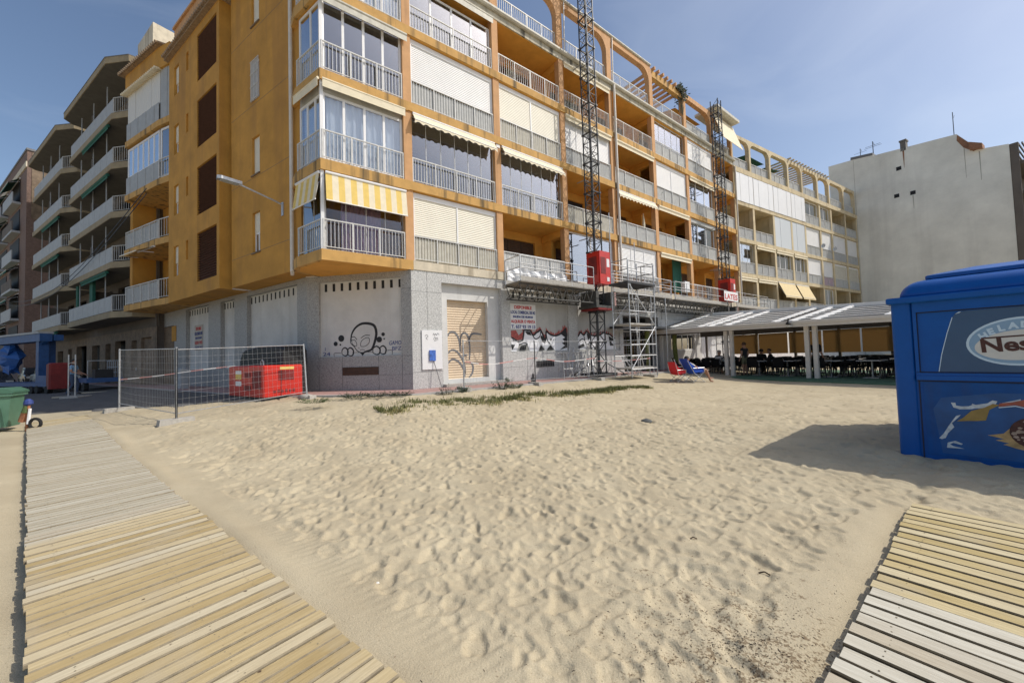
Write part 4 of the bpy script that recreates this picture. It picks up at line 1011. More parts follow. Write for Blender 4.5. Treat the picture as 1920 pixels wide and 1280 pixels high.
# chamfered corner
mb=MB(FC); mb.wall(0,LCH,0,ZG,[(.52,3.92,1.28,4.16,.10)]); 
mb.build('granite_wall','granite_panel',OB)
mb=MB(FC); mb.box(.0,LCH,.001,.05,ZG-.02,ZG+.05); mb.build('conduit','pipe_white',OB)
pc=infill(FC,.52,3.92,1.28,4.16,-.09,OB,10,'render_white')
mb=MB(FC); mb.box(1.5,2.98,.002,.02,.57,.87); mb.build('vent_grille','brown_shutter',OB)
mb=MB(FC)
for s in (.5,1.49,2.99,3.93): mb.box(s-.006,s+.006,.001,.0025,0,1.27)
for z in (.56,): mb.box(2.99,LCH,.001,.0025,z-.004,z+.004)
mb.box(3.93,LCH,.001,.0025,3.72,3.73); mb.box(3.93,LCH,.001,.0025,1.24,1.25)
mb.build('tile_joint','joint_dark',OB)
# line drawing of an alien peering over an edge
mb=MB(FC); yy=-.0885
def st(p,wd,k): mb.stroke(bez(p,8),wd,yy+.0005*k)
st([(1.80,1.86),(1.84,2.12),(2.0,2.36),(2.25,2.5),(2.55,2.5),(2.78,2.4),(2.86,2.15),(2.82,1.9),(2.72,1.62),(2.62,1.5),(2.4,1.44),(2.28,1.38)],lambda u:.045+.06*max(0,math.sin(u*3.1)),1)
st([(1.79,1.95),(1.8,1.78),(1.93,1.66),(2.05,1.5),(2.28,1.36)],.03,2)
st([(1.82,2.0),(1.95,2.02),(2.06,1.9)],.025,3); st([(2.22,1.96),(2.4,2.06),(2.6,2.05)],.025,3)
st([(1.84,1.9),(1.98,1.88),(2.05,1.72),(1.98,1.66),(1.86,1.76),(1.84,1.9)],.022,4)
st([(2.2,1.68),(2.24,1.84),(2.42,1.96),(2.56,1.94),(2.56,1.78),(2.42,1.66),(2.26,1.64),(2.2,1.68)],.022,5)
st([(2.18,1.5),(2.28,1.53),(2.38,1.49)],.018,6); st([(2.1,1.6),(2.16,1.58)],.015,6)
for cx,cz,s_ in ((1.55,1.46,.13),(1.78,1.45,.13),(2.86,1.47,.15),(3.12,1.48,.13)):
    st([(cx-s_,cz-.08),(cx-s_*.9,cz+.08),(cx,cz+.16),(cx+s_*.9,cz+.06),(cx+s_*.8,cz-.1),(cx,cz-.15),(cx-s_,cz-.08)],lambda u:.02+.035*abs(math.sin(u*3.1)),7+int(cx*10)%3)
st([(1.1,1.29),(1.1,1.42),(1.38,1.42)],.016,10); st([(1.85,1.42),(2.2,1.43)],.016,10); st([(2.5,1.42),(2.7,1.42)],.016,10); st([(3.2,1.45),(3.48,1.46),(3.49,1.3)],.016,10)
mb.poly([(2.18,yy+.006,1.43),(2.4,yy+.006,1.43),(2.28,yy+.006,1.29)])
for cx,cz,r in ((1.4,1.98,.125),(1.16,1.78,.085),(1.36,1.74,.035),(2.98,1.88,.11),(3.14,2.07,.07),(3.18,1.9,.03)): mb.disc(cx,cz,r,r,yy+.006)
mb.build('graffiti','black_paint',pc)
mb=MB(FC); text(mb,'GAMO',3.38,1.66,.22,yy+.004,width=.48,shear=.2); text(mb,'BFZ',3.5,1.46,.2,yy+.004,width=.36)
text(mb,'24',.62,1.33,.2,yy+.004,width=.3); text(mb,'J',.7,1.56,.14,yy+.004)
mb.build('graffiti','sign_blue',pc)
# street side of the ground floor
HA=[(.72,5.1,.9,4.24,.22),(6.4,8.0,.9,4.26,.3),(9.5,12.7,.9,4.3,.3),(14.55,17.4,0,3.55,1.2)]
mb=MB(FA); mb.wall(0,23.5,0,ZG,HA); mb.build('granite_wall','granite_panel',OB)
for h,k in zip(HA[:3],(12,5,9)): infill(FA,h[0],h[1],h[2],h[3],-.18,OB,k,'render_white')
mb=MB(FA); mb.box(14.5,17.4,-1.25,-1.2,0,3.55); mb.build('entrance','dark_void',OB)
mb=MB(FA); mb.box(14.2,14.9,.005,.03,2.6,3.5); mb.build('plaque','orange_stucco',OB)
mb=MB(FA); mb.tube((-.2,.04,ZG+.04),(12,.04,ZG+.04),.03,6); mb.build('conduit','pipe_white',OB)
mb=MB(); mb.prism([tuple(FA(0,0,0).xy),tuple(FC(LCH,0,0).xy),tuple(FB(0,-3.,0).xy),tuple(FA(10,-3,0).xy),tuple(FA(16,0,0).xy)],ZG+.022,ZG+.03); mb.build('soffit','orange_ceiling',OB)
# ================================================================ CREAM BUILDING (next door, slightly turned)
CB=root('apartment_building','cream concrete apartment block adjoining the orange one, with arched roof terrace openings','building',(P8[0],P8[1],0))
LC=[4.4,7.32,10.2,13.28,16.1]; PC=[0,2.75,6.1,9.4,12.2,15.6,18.35,22.0,25.2]
for z in LC[:4]:
    mb=MB(FCR); mb.box(-.1,25.2,-1.8,.03,z-.3,z); mb.build('floor_slab','cream_stucco',CB)
mb=MB(FCR); mb.box(-.1,25.2,-12,.08,LC[4]-.42,LC[4]); mb.build('roof_slab','cream_stucco',CB)
for i in range(4):
    for j,s in enumerate(PC):
        mb=MB(FCR); mb.box(s-.15,s+.15,-.35,.0,LC[i],LC[i+1]-(.3 if i<3 else .42)); mb.build('pillar','cream_stucco',CB)
mb=MB(FCR); mb.wall(0,25.2,LC[0],LC[4]-.43,[(PC[j]+.5,PC[j+1]-.5,LC[i]+.02,LC[i]+2.2) for i in range(4) for j in range(8)],y=-1.8,depth=.15)
for s in PC[1:]: mb.box(s-.06,s+.06,-1.8,-.36,LC[0],LC[4]-.43)
mb.box(0,25.2,-1.8,-1.75,0,LC[0]-.31); mb.build('balcony_back_wall','cream_stucco',CB)
mb=MB(FCR); mb.box(0,25.2,-2.1,-2.0,LC[0],LC[4]-.43); mb.build('dark_interior','dark_void',CB)
mb=MB(FCR); mb.box(-.05,25.2,-.02,.0,0,LC[0]-.31); mb.build('ground_floor_wall','render_white',CB)
tc_={}
for j in (0,1,2,3): tc_[(3,j)]=[('P','white_panel',4)]
for j in (4,5): tc_[(3,j)]=[('G',2,None),('R','grey_screen')]
for j in (6,7): tc_[(3,j)]=[('R','grey_screen')]
for j in (0,1): tc_[(2,j)]=[('R','balcony_panel')]
for j in (2,3): tc_[(2,j)]=[('P','frost',3)]
for j in (4,5): tc_[(2,j)]=[('S',W,1),('R','grey_screen')]
for j in (6,7): tc_[(2,j)]=[('S',W,1),('R','balcony_panel')]
tc_[(1,0)]=[('F',3,'glass_clear'),('R','balcony_panel')]; tc_[(1,1)]=[('R','balcony_panel'),('O',)]
for j in (2,3): tc_[(1,j)]=[('G',3,None),('R','balcony_panel'),('O',)]
tc_[(1,4)]=[('S',W,1),('R','grey_screen')]; tc_[(1,5)]=[('S',W,1),('R','curtain_pink')]
for j in (6,7): tc_[(1,j)]=[('S','beige_screen',1,.75),('R','grey_screen')]
tc_[(0,0)]=[('O',),('R','grey_screen')]; tc_[(0,1)]=[('O',),('R','balcony_panel')]
for j in (2,3): tc_[(0,j)]=[('D',),('R','grey_screen')]
tc_[(0,4)]=[('R','balcony_panel')]; tc_[(0,5)]=[('G',2,None),('R','grey_screen')]
for j in (6,7): tc_[(0,j)]=[('R','grey_screen')]
for (i,j),f in tc_.items():
    a,e=PC[j]+.15,PC[j+1]-.15; z0,z1=LC[i],LC[i+1]-(.3 if i<3 else .42)
    for q in f:
        if q[0]=='P': panels(FCR,a-(.1 if q[1]=='white_panel' else 0),e+(.1 if q[1]=='white_panel' else 0),z0+.02,z1-.03,-.02 if q[1]=='frost' else .06,q[2],CB,q[1])
        elif q[0]=='D': awning(FCR,a,e,z1-.05,.02,.55,1.3,CB,'awning_beige',val=.14)
        else: bay(FCR,a,e,i,[q],CB,LV=LC,red=.3)
for j in range(8):
    arch(FCR,PC[j]-.11+.001,PC[j+1]-.11,LC[4],18.92,-.34,-.02,CB,'cream_stucco',beam=.3,pw=.13,rl=.55,rr=.55)
    railing(FCR,PC[j]+.1,PC[j+1]-.25,LC[4],n=-.2,h=.95,parent=CB,screen='balcony_panel' if j<2 else 'grey_screen',m='rail_white')
mb=MB(FCR)
for s in np.linspace(9.6,17.8,14): mb.box(s-.06,s+.06,-3.6,.2,18.93,19.07)
mb.build('pergola_joist','cream_stucco',CB)
mb=MB(FCR); mb.box(.2,25,-3.6,-3.4,LC[4],LC[4]+1.5); mb.build('terrace_wall','orange_stucco',CB)
mb=MB(FCR)
mb.add([(3,-.5,LC[4]+1.9),(6,-.5,LC[4]+1.75),(6,-3.3,LC[4]+2.2),(3,-3.3,LC[4]+2.3)],[(0,1,2,3)]); mb.add([(6.2,-.5,LC[4]+1.5),(9.2,-.6,LC[4]+1.9),(9.2,-3.3,LC[4]+2.3),(6.2,-3.3,LC[4]+1.9)],[(0,1,2,3)])
mb.build('terrace_awning','awning_green',CB)
mb=MB(FCR); mb.box(.4,2.6,-3.3,-2.2,LC[4],LC[4]+2.1); mb.build('terrace_room','brick_red',CB)
mb=MB(FCR); mb.path([(-.02,.12,16),(-.02,.12,0)],.06,8); mb.build('drainpipe','pipe_white',CB)
# ================================================================ WHITE GABLE BUILDING
WB=root('apartment_building','big blank off-white gable wall behind the terrace, with rust stains and small dark holes','building',(E0[0],E0[1],0))
out=[(-2.3,0),(-2.3,22.9),(-.2,22.7),(-.18,22.95),(1.72,22.6),(1.74,22.33),(7.92,21.55),(8.75,20.2),(9.2,19.4),(10.95,19.05),(10.95,0)]
mb=MB(FW); mb.prismy(out,-13,0); mb.build('gable_wall','gable_white',WB)
mb=MB(FW); mb.prismy([(-.2,22.72),(-.18,23.02),(1.74,22.68),(1.74,22.4)],-3,.03); mb.build('roof_edge','grey_paint',WB)
mb=MB(FW); mb.box(3.7,4.65,-.9,.02,21.9,22.2) if 0 else mb.box(3.95,4.38,-.7,.0,21.7,22.75); mb.box(3.88,4.45,-.75,.05,22.751,22.9); mb.build('chimney','concrete_dark',WB)
mb=MB(FW); mb.prismy([(7.95,21.45),(8.72,20.2),(9.15,19.42),(8.9,19.35),(8.3,20.0),(7.9,20.9)],.003,.02); mb.build('brick_patch','brick_red',WB)
mb=MB(FW); mb.prismy([(8.7,20.25),(9.5,19.75),(9.5,19.3),(8.7,19.5)],-.6,.5); mb.build('dormer','brick_red',WB)
mb=MB(FW)
for u,z in ((3.74,19.98),(3.44,17.1),(4.67,16.97)): mb.box(u-.2,u+.2,.002,.012,z-.2,z+.2)
mb.build('wall_hole','dark_void',WB)
mb=MB(FW); mb.prismy([(4.1,21.7),(4.24,21.7),(4.2,20.3),(4.16,19.8)],.002,.006); mb.build('rust_stain','brick_red',WB)
for p_ in ([(.02,0),(.05,0),(.05,22.6),(.02,22.6)],[(8.3,19.9),(8.36,19.9),(8.35,17),(8.33,17)],[(9.2,19.2),(9.28,19.2),(9.26,16.4),(9.23,16.4)],[(4.62,16.7),(4.70,16.7),(4.69,15.4),(4.66,15.2)]): mb=MB(FW); mb.prismy(p_,.002,.006); mb.build('stain','gable_stain',WB)
FWF=Fr(FW(10.95,0,0).xy,(.861,.509),(.509,-.861))
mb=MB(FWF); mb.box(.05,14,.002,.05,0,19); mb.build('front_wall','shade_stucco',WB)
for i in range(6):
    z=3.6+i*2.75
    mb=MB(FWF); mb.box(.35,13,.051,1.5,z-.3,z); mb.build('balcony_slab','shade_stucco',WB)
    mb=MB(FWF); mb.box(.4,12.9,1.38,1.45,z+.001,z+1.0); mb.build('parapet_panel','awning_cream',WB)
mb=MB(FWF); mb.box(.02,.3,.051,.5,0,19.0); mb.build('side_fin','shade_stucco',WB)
mb=MB(FWF)
for k in range(8): mb.box(.5,12,.2*k+.02,.2*k+.1,18.9,19.05)
mb.build('pergola','grey_paint',WB)
# aerials
def aerial(p,h,label,arms=4,sc=1.):
    mb=MB(); x,y,z=p; mb.tube((x,y,z),(x,y,z+h),.03*sc,6)
    for k in range(arms):
        zz=z+h*(.62+.1*k); l=.55*sc*(1-.12*k); mb.tube((x-l*.6,y+l*.8,zz),(x+l*.6,y-l*.8,zz),.014*sc,5)
    mb.tube((x-.2,y-.3,z+h*.8),(x+.5*sc,y+.35*sc,z+h*.86),.014*sc,5)
    return tag(mb.build('aerial','mast_dark'),label,'aerial')
aerial(tuple(FCR(4.0,-3,17.5)),3.6,'thin aerial mast on the roof terrace of the cream block')
aerial(tuple(FW(7.7,-.4,21.5)),2.5,'tall bare aerial rod on the peak of the white gable',0)
aerial(tuple(FW(.6,-.4,22.6)),1.2,'short forked aerial at the left end of the white gable roof',1)
aerial(tuple(FW(1.7,-.4,22.5)),1.6,'aerial with a flat panel on top, left of the gable chimney',2,1.3)
# satellite dishes on the cream block
for j,lab in ((4,'satellite dish on the left of two neighbouring cream balconies with white shutters'),(5,'satellite dish on the right of two neighbouring cream balconies with white shutters')):
    c=FCR(PC[j+1]-.5,.35,LC[2]+1.0); mb=MB(); mb.lathe((c.x,c.y,c.z),[(.03,.0),(.2,.03),(.33,.1),(.33,.12),(.03,.03)],14); o=mb.build('satellite_dish','grey_screen')
    for v in o.data.vertices: d=v.co-c; v.co=c+Vector((d.x*.55-d.z*.8,d.y*.55-d.z*.4,d.x*.6+d.y*.5+d.z*.3))
    tag(o,lab,'satellite dish','balcony satellite dishes')
# climbing plant on the roof pergola
mb=MB(FB)
for k in range(1500):
    a=rng.normal(0,1,3); t=rng.random(); s=19.5+.95*t+a[0]*.10; n=-.15+a[1]*.16; z=19.5-(.15+1.25*max(0,t-.35)*rng.random())+a[2]*.09; q=rng.uniform(.05,.11)
    mb.add([(s,n,z),(s+q,n+q*a[1]*.6,z+q*.4*a[2]),(s+q*.4,n+q*.5,z-q),(s-q*.3,n+q*.3,z-q*.6)],[(0,1,2,3)])
for k in range(6): s=19.6+.14*k; mb.path([(s,-.1,19.3),(s+.1,-.05,18.6),(s+.16*math.sin(k),0,17.6)],.02,5)
tag(mb.build('climbing_plant','leaf_dark'),'dark climbing plant tumbling over the roof pergola beam','plant')

# ================================================================ STREET BUILDINGS, left
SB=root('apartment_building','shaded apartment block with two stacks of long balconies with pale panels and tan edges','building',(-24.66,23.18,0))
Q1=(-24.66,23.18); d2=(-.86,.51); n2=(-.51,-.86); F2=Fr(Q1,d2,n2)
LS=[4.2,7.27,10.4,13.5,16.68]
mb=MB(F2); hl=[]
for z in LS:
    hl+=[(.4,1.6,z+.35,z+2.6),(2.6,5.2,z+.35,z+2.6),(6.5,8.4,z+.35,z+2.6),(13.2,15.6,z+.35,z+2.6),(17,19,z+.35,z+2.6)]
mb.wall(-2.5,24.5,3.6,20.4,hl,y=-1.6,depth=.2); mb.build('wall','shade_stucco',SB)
mb=MB(F2); mb.wall(-2.5,24.5,-.3,3.6,[(-1.6,.2,0,3.0),(1.0,2.0,.9,2.9),(3.2,5.4,.1,3.0),(6.4,7.6,0,2.9),(9,11,.8,2.9),(12.5,15.5,.1,3),(17,18.2,0,2.9),(20,22,.8,2.8)],y=-1.5,depth=.3); mb.build('ground_floor_wall','stone_tan',SB)
mb=MB(F2); mb.box(-2.5,24.5,-2.2,-2.1,-.3,20.4); mb.build('dark_interior','dark_void',SB)
mb=MB(F2)
for a in (1.0,9.0,20.0): mb.box(a,a+1.2,-1.75,-1.7,.5,1.1)
mb.build('window_parapet','balcony_panel',SB)
for c,(a,e) in enumerate(((0.,10.4),(12.6,23.3))):
    for i,z in enumerate(LS+[20.05]):
        pts=[(e+.1,-1.6),(e,-.5),(e-.5,0),(a,0),(a-1.5,-.62),(a-1.9,-1.6)]
        if i==5: pts=[(e+.2,-1.6),(e+.1,-.2),(e-.4,.3),(a,.3),(a-1.5,-.4),(a-1.9,-1.6)]
        mb=MB(F2); mb.prism(pts,z,z+.38); mb.build('balcony_slab','beige_fascia',SB)
        cx_=sum(p[0] for p in pts)/6; cy_=sum(p[1] for p in pts)/6; mb=MB(F2); mb.prism([(cx_+(x-cx_)*.992,cy_+(y-cy_)*.95) for x,y in pts],z-.012,z-.002); mb.build('soffit','soffit_shade',SB)  # thin dark sheet added below each slab to shade its underside
        if i==5:
            mb=MB(F2); mb.prism([(x,y+.02) for x,y in pts],z+.381,z+.43); mb.build('roof_edge','grey_paint',SB); continue
        zt=z+.38
        k=8; w_=(e-.5-a)/k
        mb=MB(F2)
        for q in range(k): mb.box(a+w_*q+.02,a+w_*(q+1)-.02,-.10,-.07,zt+.06,zt+.98)
        mb.build('parapet_panel','balcony_panel',SB)
        fr=Fr(F2(a,-.08,0).xy,tuple((F2(a-1.5,-.7,0)-F2(a,-.08,0)).xy),n2); railing(fr,.02,1.55,zt,n=0,h=1.0,parent=SB,sp=.16,m='grey_screen')
        mb=MB(F2)
        for s in (a+2.2,a+5.2,a+8.2): mb.tube((s,-.3,zt),(s,-.3,z+3.1),.035,6)
        mb.build('awning_pole','balcony_panel',SB)
        mb=MB(F2); mb.box(a+5.3,a+5.45,-1.6,-.25,zt,zt+1.9); mb.build('divider','shade_stucco',SB)
        if (i+c) in (1,3,4):
            roll(F2,a+.8,a+6.5,z-.02,SB,'awning_green',n=-.05,r=.09)
mb=MB(F2); mb.box(4.6,5.3,-.35,-.2,7.3-2.7,7.25); mb.box(8.3,8.7,-.35,-.2,4.6,7.2); mb.build('rolled_blind','awning_green',SB)
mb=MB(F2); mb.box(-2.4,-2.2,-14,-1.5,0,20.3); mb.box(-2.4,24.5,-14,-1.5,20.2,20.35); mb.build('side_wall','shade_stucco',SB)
# brick building beyond
B3=root('apartment_building','dark brick apartment block at the far left with green awnings and white bands','building',(-47.1,36.5,0))
F3=Fr((-47.1,36.5),d2,n2)
mb=MB(F3); mb.box(-.2,40,-14,-.0,-.3,22.7); mb.build('wall','brick_dark',B3)
mb=MB(F3); mb.box(-.25,-.2,-6,-.3,16,22.6); mb.build('side_wall','stone_tan',B3)
mb=MB(F3); mb.box(-.3,40,-6,.06,22.7,22.9); mb.build('roof_edge','grey_paint',B3)
for i in range(6):
    z=3.4+i*2.95
    for a in (2.6,9.5,17,24.5,32):
        mb=MB(F3); mb.box(a,a+5.5,.001,.55,z-.22,z); mb.build('balcony_slab','balcony_panel',B3)
        mb=MB(F3); mb.box(a,a+5.5,.48,.54,z+.001,z+.95); mb.build('parapet_panel','balcony_panel' if i%2 else 'shade_stucco',B3)
        mb=MB(F3); mb.box(a+.3,a+5.2,.002,.05,z+.02,z+2.3); mb.build('balcony_door','dark_void',B3)
        if (i*3+int(a))%4<2: awning(F3,a+.2,a+5.2,z+2.55,.05,.75,.7,B3,'awning_green',val=.2)
mb=MB(F3); mb.box(-.29,40,.001,.08,21.0,21.55); mb.build('cornice','cream_ledge',B3)
mb=MB(); p=F3(2.0,-2,22.9); mb.tube((p.x,p.y,p.z),(p.x,p.y,p.z+1.6),.04,6); mb.lathe((p.x,p.y,p.z+1.6),[(.05,0),(.45,.12),(.7,.32),(.7,.36),(.05,.06)],14); tag(mb.build('satellite_dish','white_alu'),'white satellite dish standing on the brick block roof','satellite dish')

# ================================================================ STREET LAMP ON THE WALL
SL=root('street_lamp','grey wall mounted street lamp on a curved arm on the shaded orange wall','street lamp',tuple(FAR(.5,0,7.0)))
mb=MB(FAR); mb.path([(.62,.02,6.75),(.62,.03,7.0),(.66,.25,7.08),(.76,1.1,7.28),(.80,1.45,7.36)],.032,8); mb.box(.55,.69,.002,.03,6.6,7.1); mb.build('arm','galv',SL)
mb=MB(FAR); mb.prism([(.70,1.3),(.94,1.35),(.98,1.95),(.8,2.0),(.72,1.9)],7.33,7.44); mb.build('lamp_head','galv',SL)
mb=MB(FAR); mb.prism([(.76,1.4),(.9,1.42),(.92,1.88),(.8,1.9)],7.30,7.329); mb.build('lamp_lens','balcony_panel',SL)
# signs
def sign(fr,s0,z0,wd,h,n,label,lines,sm='sign_white'):
    t=root('for_rent_sign',label,'sign',tuple(fr(s0,n,z0)))
    mb=MB(fr); mb.box(s0,s0+wd,n,n+.012,z0,z0+h); mb.build('sheet',sm,t)
    for c in ('sign_red','sign_blue'):
        mb=MB(fr)
        for tx,zz,sz,cc,x0,ww in lines:
            if cc==c: text(mb,tx,s0+x0*wd,z0+zz*h,sz*h,n+.014,width=ww*wd,bold=.008)
        mb.build('lettering',c,t)
    return t
LN=[('DISPONIBLE',.80,.17,'sign_red',.16,.68),('LOCAL COMERCIAL 350 M2',.61,.16,'sign_blue',.02,.96),('SALIDA DE HUMOS',.45,.11,'sign_blue',.10,.78),('ALQUILER O VENTA',.25,.16,'sign_red',.02,.95),('T. 657 93 19 13',.04,.17,'sign_blue',.03,.94)]
sign(FB,4.56,2.30,1.48,1.14,-.085,'white for-rent sign with red and blue lettering above the mural graffiti',LN)
FAX=Fr(CL,(-dA[0],-dA[1]),nA)
sign(FAX,-11.9,1.95,1.15,1.4,-.17,'shaded for-rent sign on the far wall of the street side',LN,'sign_faded')
# white board with notices and a blue box
WBD=root('notice_board','white notice board with a blue meter box on the sunny granite pillar','notice board',tuple(FB(.36,.03,.7)))
mb=MB(FB); mb.box(.36,1.18,.003,.04,.70,2.17); mb.build('board','sign_white',WBD)
mb=MB(FB); mb.box(.64,.88,.041,.09,1.02,1.42); mb.build('meter_box','poster_cobalt',WBD)
mb=MB(FB)
for p in ([(.80,1.98),(.84,2.06),(.87,1.97),(.91,2.05),(.95,1.98),(1.0,2.06),(1.06,2.0)],[(.82,1.82),(.88,1.92),(.94,1.8),(.86,1.78),(.97,1.9),(1.0,1.8)],[(.48,1.95),(.55,2.0),(.6,1.93),(.52,1.88),(.58,1.82)]): mb.stroke(bez(p,6),.018,.043)
mb.build('scribble','grey_paint',WBD)
mb=MB(FB); mb.tube((.80,.06,1.02),(.98,.3,.05),.014,5); mb.build('cable','grey_paint',WBD)
# box-like plate on pillar
mb=MB(FB); mb.box(4.03,4.22,-.018,.0,10.28,10.5) ; tag(mb.build('wall_plate','sign_white'),'small pale plate fixed on the second orange pillar','plate')
# ================================================================ MAST CLIMBING WORK PLATFORMS
def truss_mast(root_,s,n,z0,z1,wd=.5,name='mast'):
    mb=MB(FB); h=wd/2; cs=[(s-h,n-h),(s+h,n-h),(s+h,n+h),(s-h,n+h)]
    for a,b in cs: mb.tube((a,b,z0),(a,b,z1),.035,6)
    z=z0; k=0
    while z<z1-.05:
        zz=min(z1,z+.5)
        for i in range(4):
            p,q=cs[i],cs[(i+1)%4]
            mb.tube((*p,z),(*q,z),.018 if k%3 else .035,4)
            if (k+i)%2: mb.tube((*p,z),(*q,zz),.014,4)
            else: mb.tube((*q,z),(*p,zz),.014,4)
        if k%3==0:
            for a,b in cs: mb.box(a-.055,a+.055,b-.055,b+.055,z-.05,z+.05)
        z=zz; k+=1
    return mb.build(name,'mast_dark',root_)
def platform(label,sm,s0,s1,ztop,nm=.8,n0=.2,n1=1.35,group='mast climbing platforms'):
    t=root('mast_climbing_platform',label,'work platform',tuple(FB(sm,nm,0)),group)
    truss_mast(t,sm,nm,.15,ztop)
    for z in (4.2,6.9,9.9,12.9,15.9): mb=MB(FB); mb.tube((sm-.2,nm-.25,z),(sm-.25,.04,z),.025,5); mb.tube((sm+.2,nm-.25,z),(sm+.25,.04,z),.025,5); mb.tube((sm-.25,nm-.3,z),(sm+.25,nm-.3,z),.025,5); mb.build('wall_tie','steel',t)
    zd=4.12
    for a,e in ((s0,sm-.75),(sm+.75,s1)):
        mb=MB(FB); x=a
        while x<e-.05:
            q=min(e,x+1.5); mb.box(x,q-.015,n0,n1,zd,zd+.05); x=q
        mb.build('deck','wood_dark',t)
        mb=MB(FB)
        for n in (n0+.12,n1-.12):
            for z in (3.52,4.06): mb.tube((a,n,z),(e,n,z),.03,5)
            k=int((e-a)/.22); x=a
            for i in range(k):
                w_=(e-a)/k; mb.tube((x,n,3.52 if i%2 else 4.06),(x+w_,n,4.06 if i%2 else 3.52),.016,4); x+=w_
        for i in range(int((e-a)/.84)+1): x=a+.84*i; mb.tube((x,n0+.12,3.52),(x,n1-.12,3.52),.016,4); mb.tube((x,n0+.12,3.52),(x,n1-.12,4.06),.012,4)
        mb.build('truss','truss_steel',t)
        for n in (n1-.03,n0+.05):
            mb=MB(FB); k=max(2,int((e-a)/1.3))
            for i in range(k+1): x=a+(e-a)*i/k; mb.tube((x,n,zd+.05),(x,n,5.2),.02,5)
            for z in (4.72,5.2): mb.tube((a,n,z),(e,n,z),.02,5)
            g=mb.build('guardrail','galv',t)
            mb=MB(FB); mb.box(a,e,n-.012,n+.012,zd+.051,zd+.24); mb.build('toe_board','concrete',g)
    mb=MB(FB)
    for x in (s0,s1):
        for n in (n0+.1,n1-.05): mb.tube((x,n,zd),(x,n,5.2),.022,5)
        for z in (4.72,5.2): mb.tube((x,n0+.1,z),(x,n1-.05,z),.022,5)
    mb.build('end_rail','galv',t)
    mb=MB(FB); mb.box(sm-.42,sm+.36,.62,1.45,4.45,6.05); mb.box(sm-.47,sm-.421,.7,1.4,4.5,5.95)
    d=mb.build('drive_unit','red_paint',t)
    mb=MB(FB); mb.box(sm-.35,sm+.0,1.451,1.462,4.95,5.75); mb.box(sm-.49,sm-.471,.8,1.3,4.9,5.8); mb.build('mesh_panel','red_dark',d)
    mb=MB(FB); mb.box(sm+.08,sm+.28,1.451,1.46,5.3,5.7); mb.box(sm+.08,sm+.26,1.451,1.46,4.6,4.8); mb.build('decal','sign_white',d)
    mb=MB(FB); mb.box(sm-.7,sm+.7,.25,1.4,3.3,3.42); mb.box(sm-.6,sm-.4,.3,1.3,3.42,4.1); mb.box(sm+.35,sm+.65,.3,1.4,3.42,4.1); mb.build('carriage','truss_steel',t)
    mb=MB(FB); mb.box(sm-.6,sm+.5,.3,1.42,3.2,3.29); mb.build('buffer_plate','red_dark',t)
    mb=MB(FB); mb.box(sm+.45,sm+.8,.5,1.38,3.45,4.1); mb.build('motor_housing','rust_pink',t)
    mb=MB(FB); mb.box(sm-.65,sm+.65,.2,1.4,.0,.14)
    for a in (-1,1):
        for b in (-1,1): mb.tube((sm+a*.3,nm+b*.3,.6),(sm+a*1.05,nm+b*.7,.08),.035,5); mb.box(sm+a*1.05-.12,sm+a*1.05+.12,nm+b*.7-.12,nm+b*.7+.12,.0,.06)
    mb.build('base_frame','mast_dark',t)
    return t
platform('dark lattice mast with red drive unit and work platform, the nearer and taller of two',9.3,4.1,15.3,24.)
platform('dark lattice mast with red drive unit and work platform, the farther and shorter of two',23.1,15.7,29.6,19.2,.9)
mb=MB(FB); mb.box(21.6,23.7,1.47,1.48,4.45,5.1); bn=root('banner','white banner with red letters hung on the rail of the farther platform','banner',tuple(FB(22.6,1.47,4.4))); mb.build('sheet','sign_white',bn)
mb=MB(FB); text(mb,'LATES',21.7,4.56,.52,1.484,width=1.9,bold=.01); mb.build('lettering','sign_red',bn)
mb=MB(FB)   # white sheeting lying on the near platform
P=[]
for i in range(25):
    for j,z in enumerate((4.3,4.55,4.8,5.0)): P.append((4.3+i*.155,.12+.05*math.sin(i*1.7+j)+.04*math.cos(i*.9-j*2),z+.04*math.sin(i*.8+j)))
mb.add(P,[(i*4+j,i*4+4+j,i*4+5+j,i*4+1+j) for i in range(24) for j in range(3)]); tag(mb.build('plastic_sheet','white_panel'),'crumpled white plastic sheeting hung along the open balcony behind the platform','sheeting')
# scaffold tower
ST=root('scaffold_tower','pale aluminium scaffold tower with dark top deck in front of the dark shop','scaffold',tuple(FB(9.7,2.7,0)))
sa,sb,na_,nb_=8.75,10.7,2.2,3.1
mb=MB(FB)
for s in (sa,sb):
    for n in (na_,nb_): mb.tube((s,n,.0),(s,n,5.45 if n==na_ else 5.2),.028,6)
mb.tube((sa,na_,5.45),(sa,na_,7.6),.022,5); mb.tube((sb-.1,na_,5.2),(sb-.1,na_,6.5),.022,5)
mb.build('upright','galv',ST)
mb=MB(FB)
for z in (.35,.95,1.45,2.1,2.95,3.7,4.75,5.2):
    for n in (na_,nb_): mb.tube((sa,n,z),(sb,n,z),.021,5)
    for s in (sa,sb): mb.tube((s,na_,z+.06),(s,nb_,z+.06),.021,5)
mb.build('ledger','galv',ST)
mb=MB(FB)
for a,e,z0,z1,n in ((sa,sb,.35,2.3,nb_),(sb,sa,2.3,4.2,nb_),(sa,sb,2.4,4.2,na_),(sa+.5,sa+.1,2.4,4.3,nb_),(sa+.9,sa+.4,0.4,2.2,nb_)): mb.tube((a,n,z0),(e,n,z1),.02,5)
mb.build('brace','galv',ST)
mb=MB(FB); mb.box(sa-.1,sb+.05,na_-.1,nb_+.05,4.18,4.27); mb.build('deck','mast_dark',ST)
mb=MB(FB); mb.box(sa+.1,sb-.05,na_,nb_-.05,2.34,2.42); mb.box(sa+.1,sb-.1,na_,nb_-.1,.36,.42); mb.build('deck','concrete',ST)
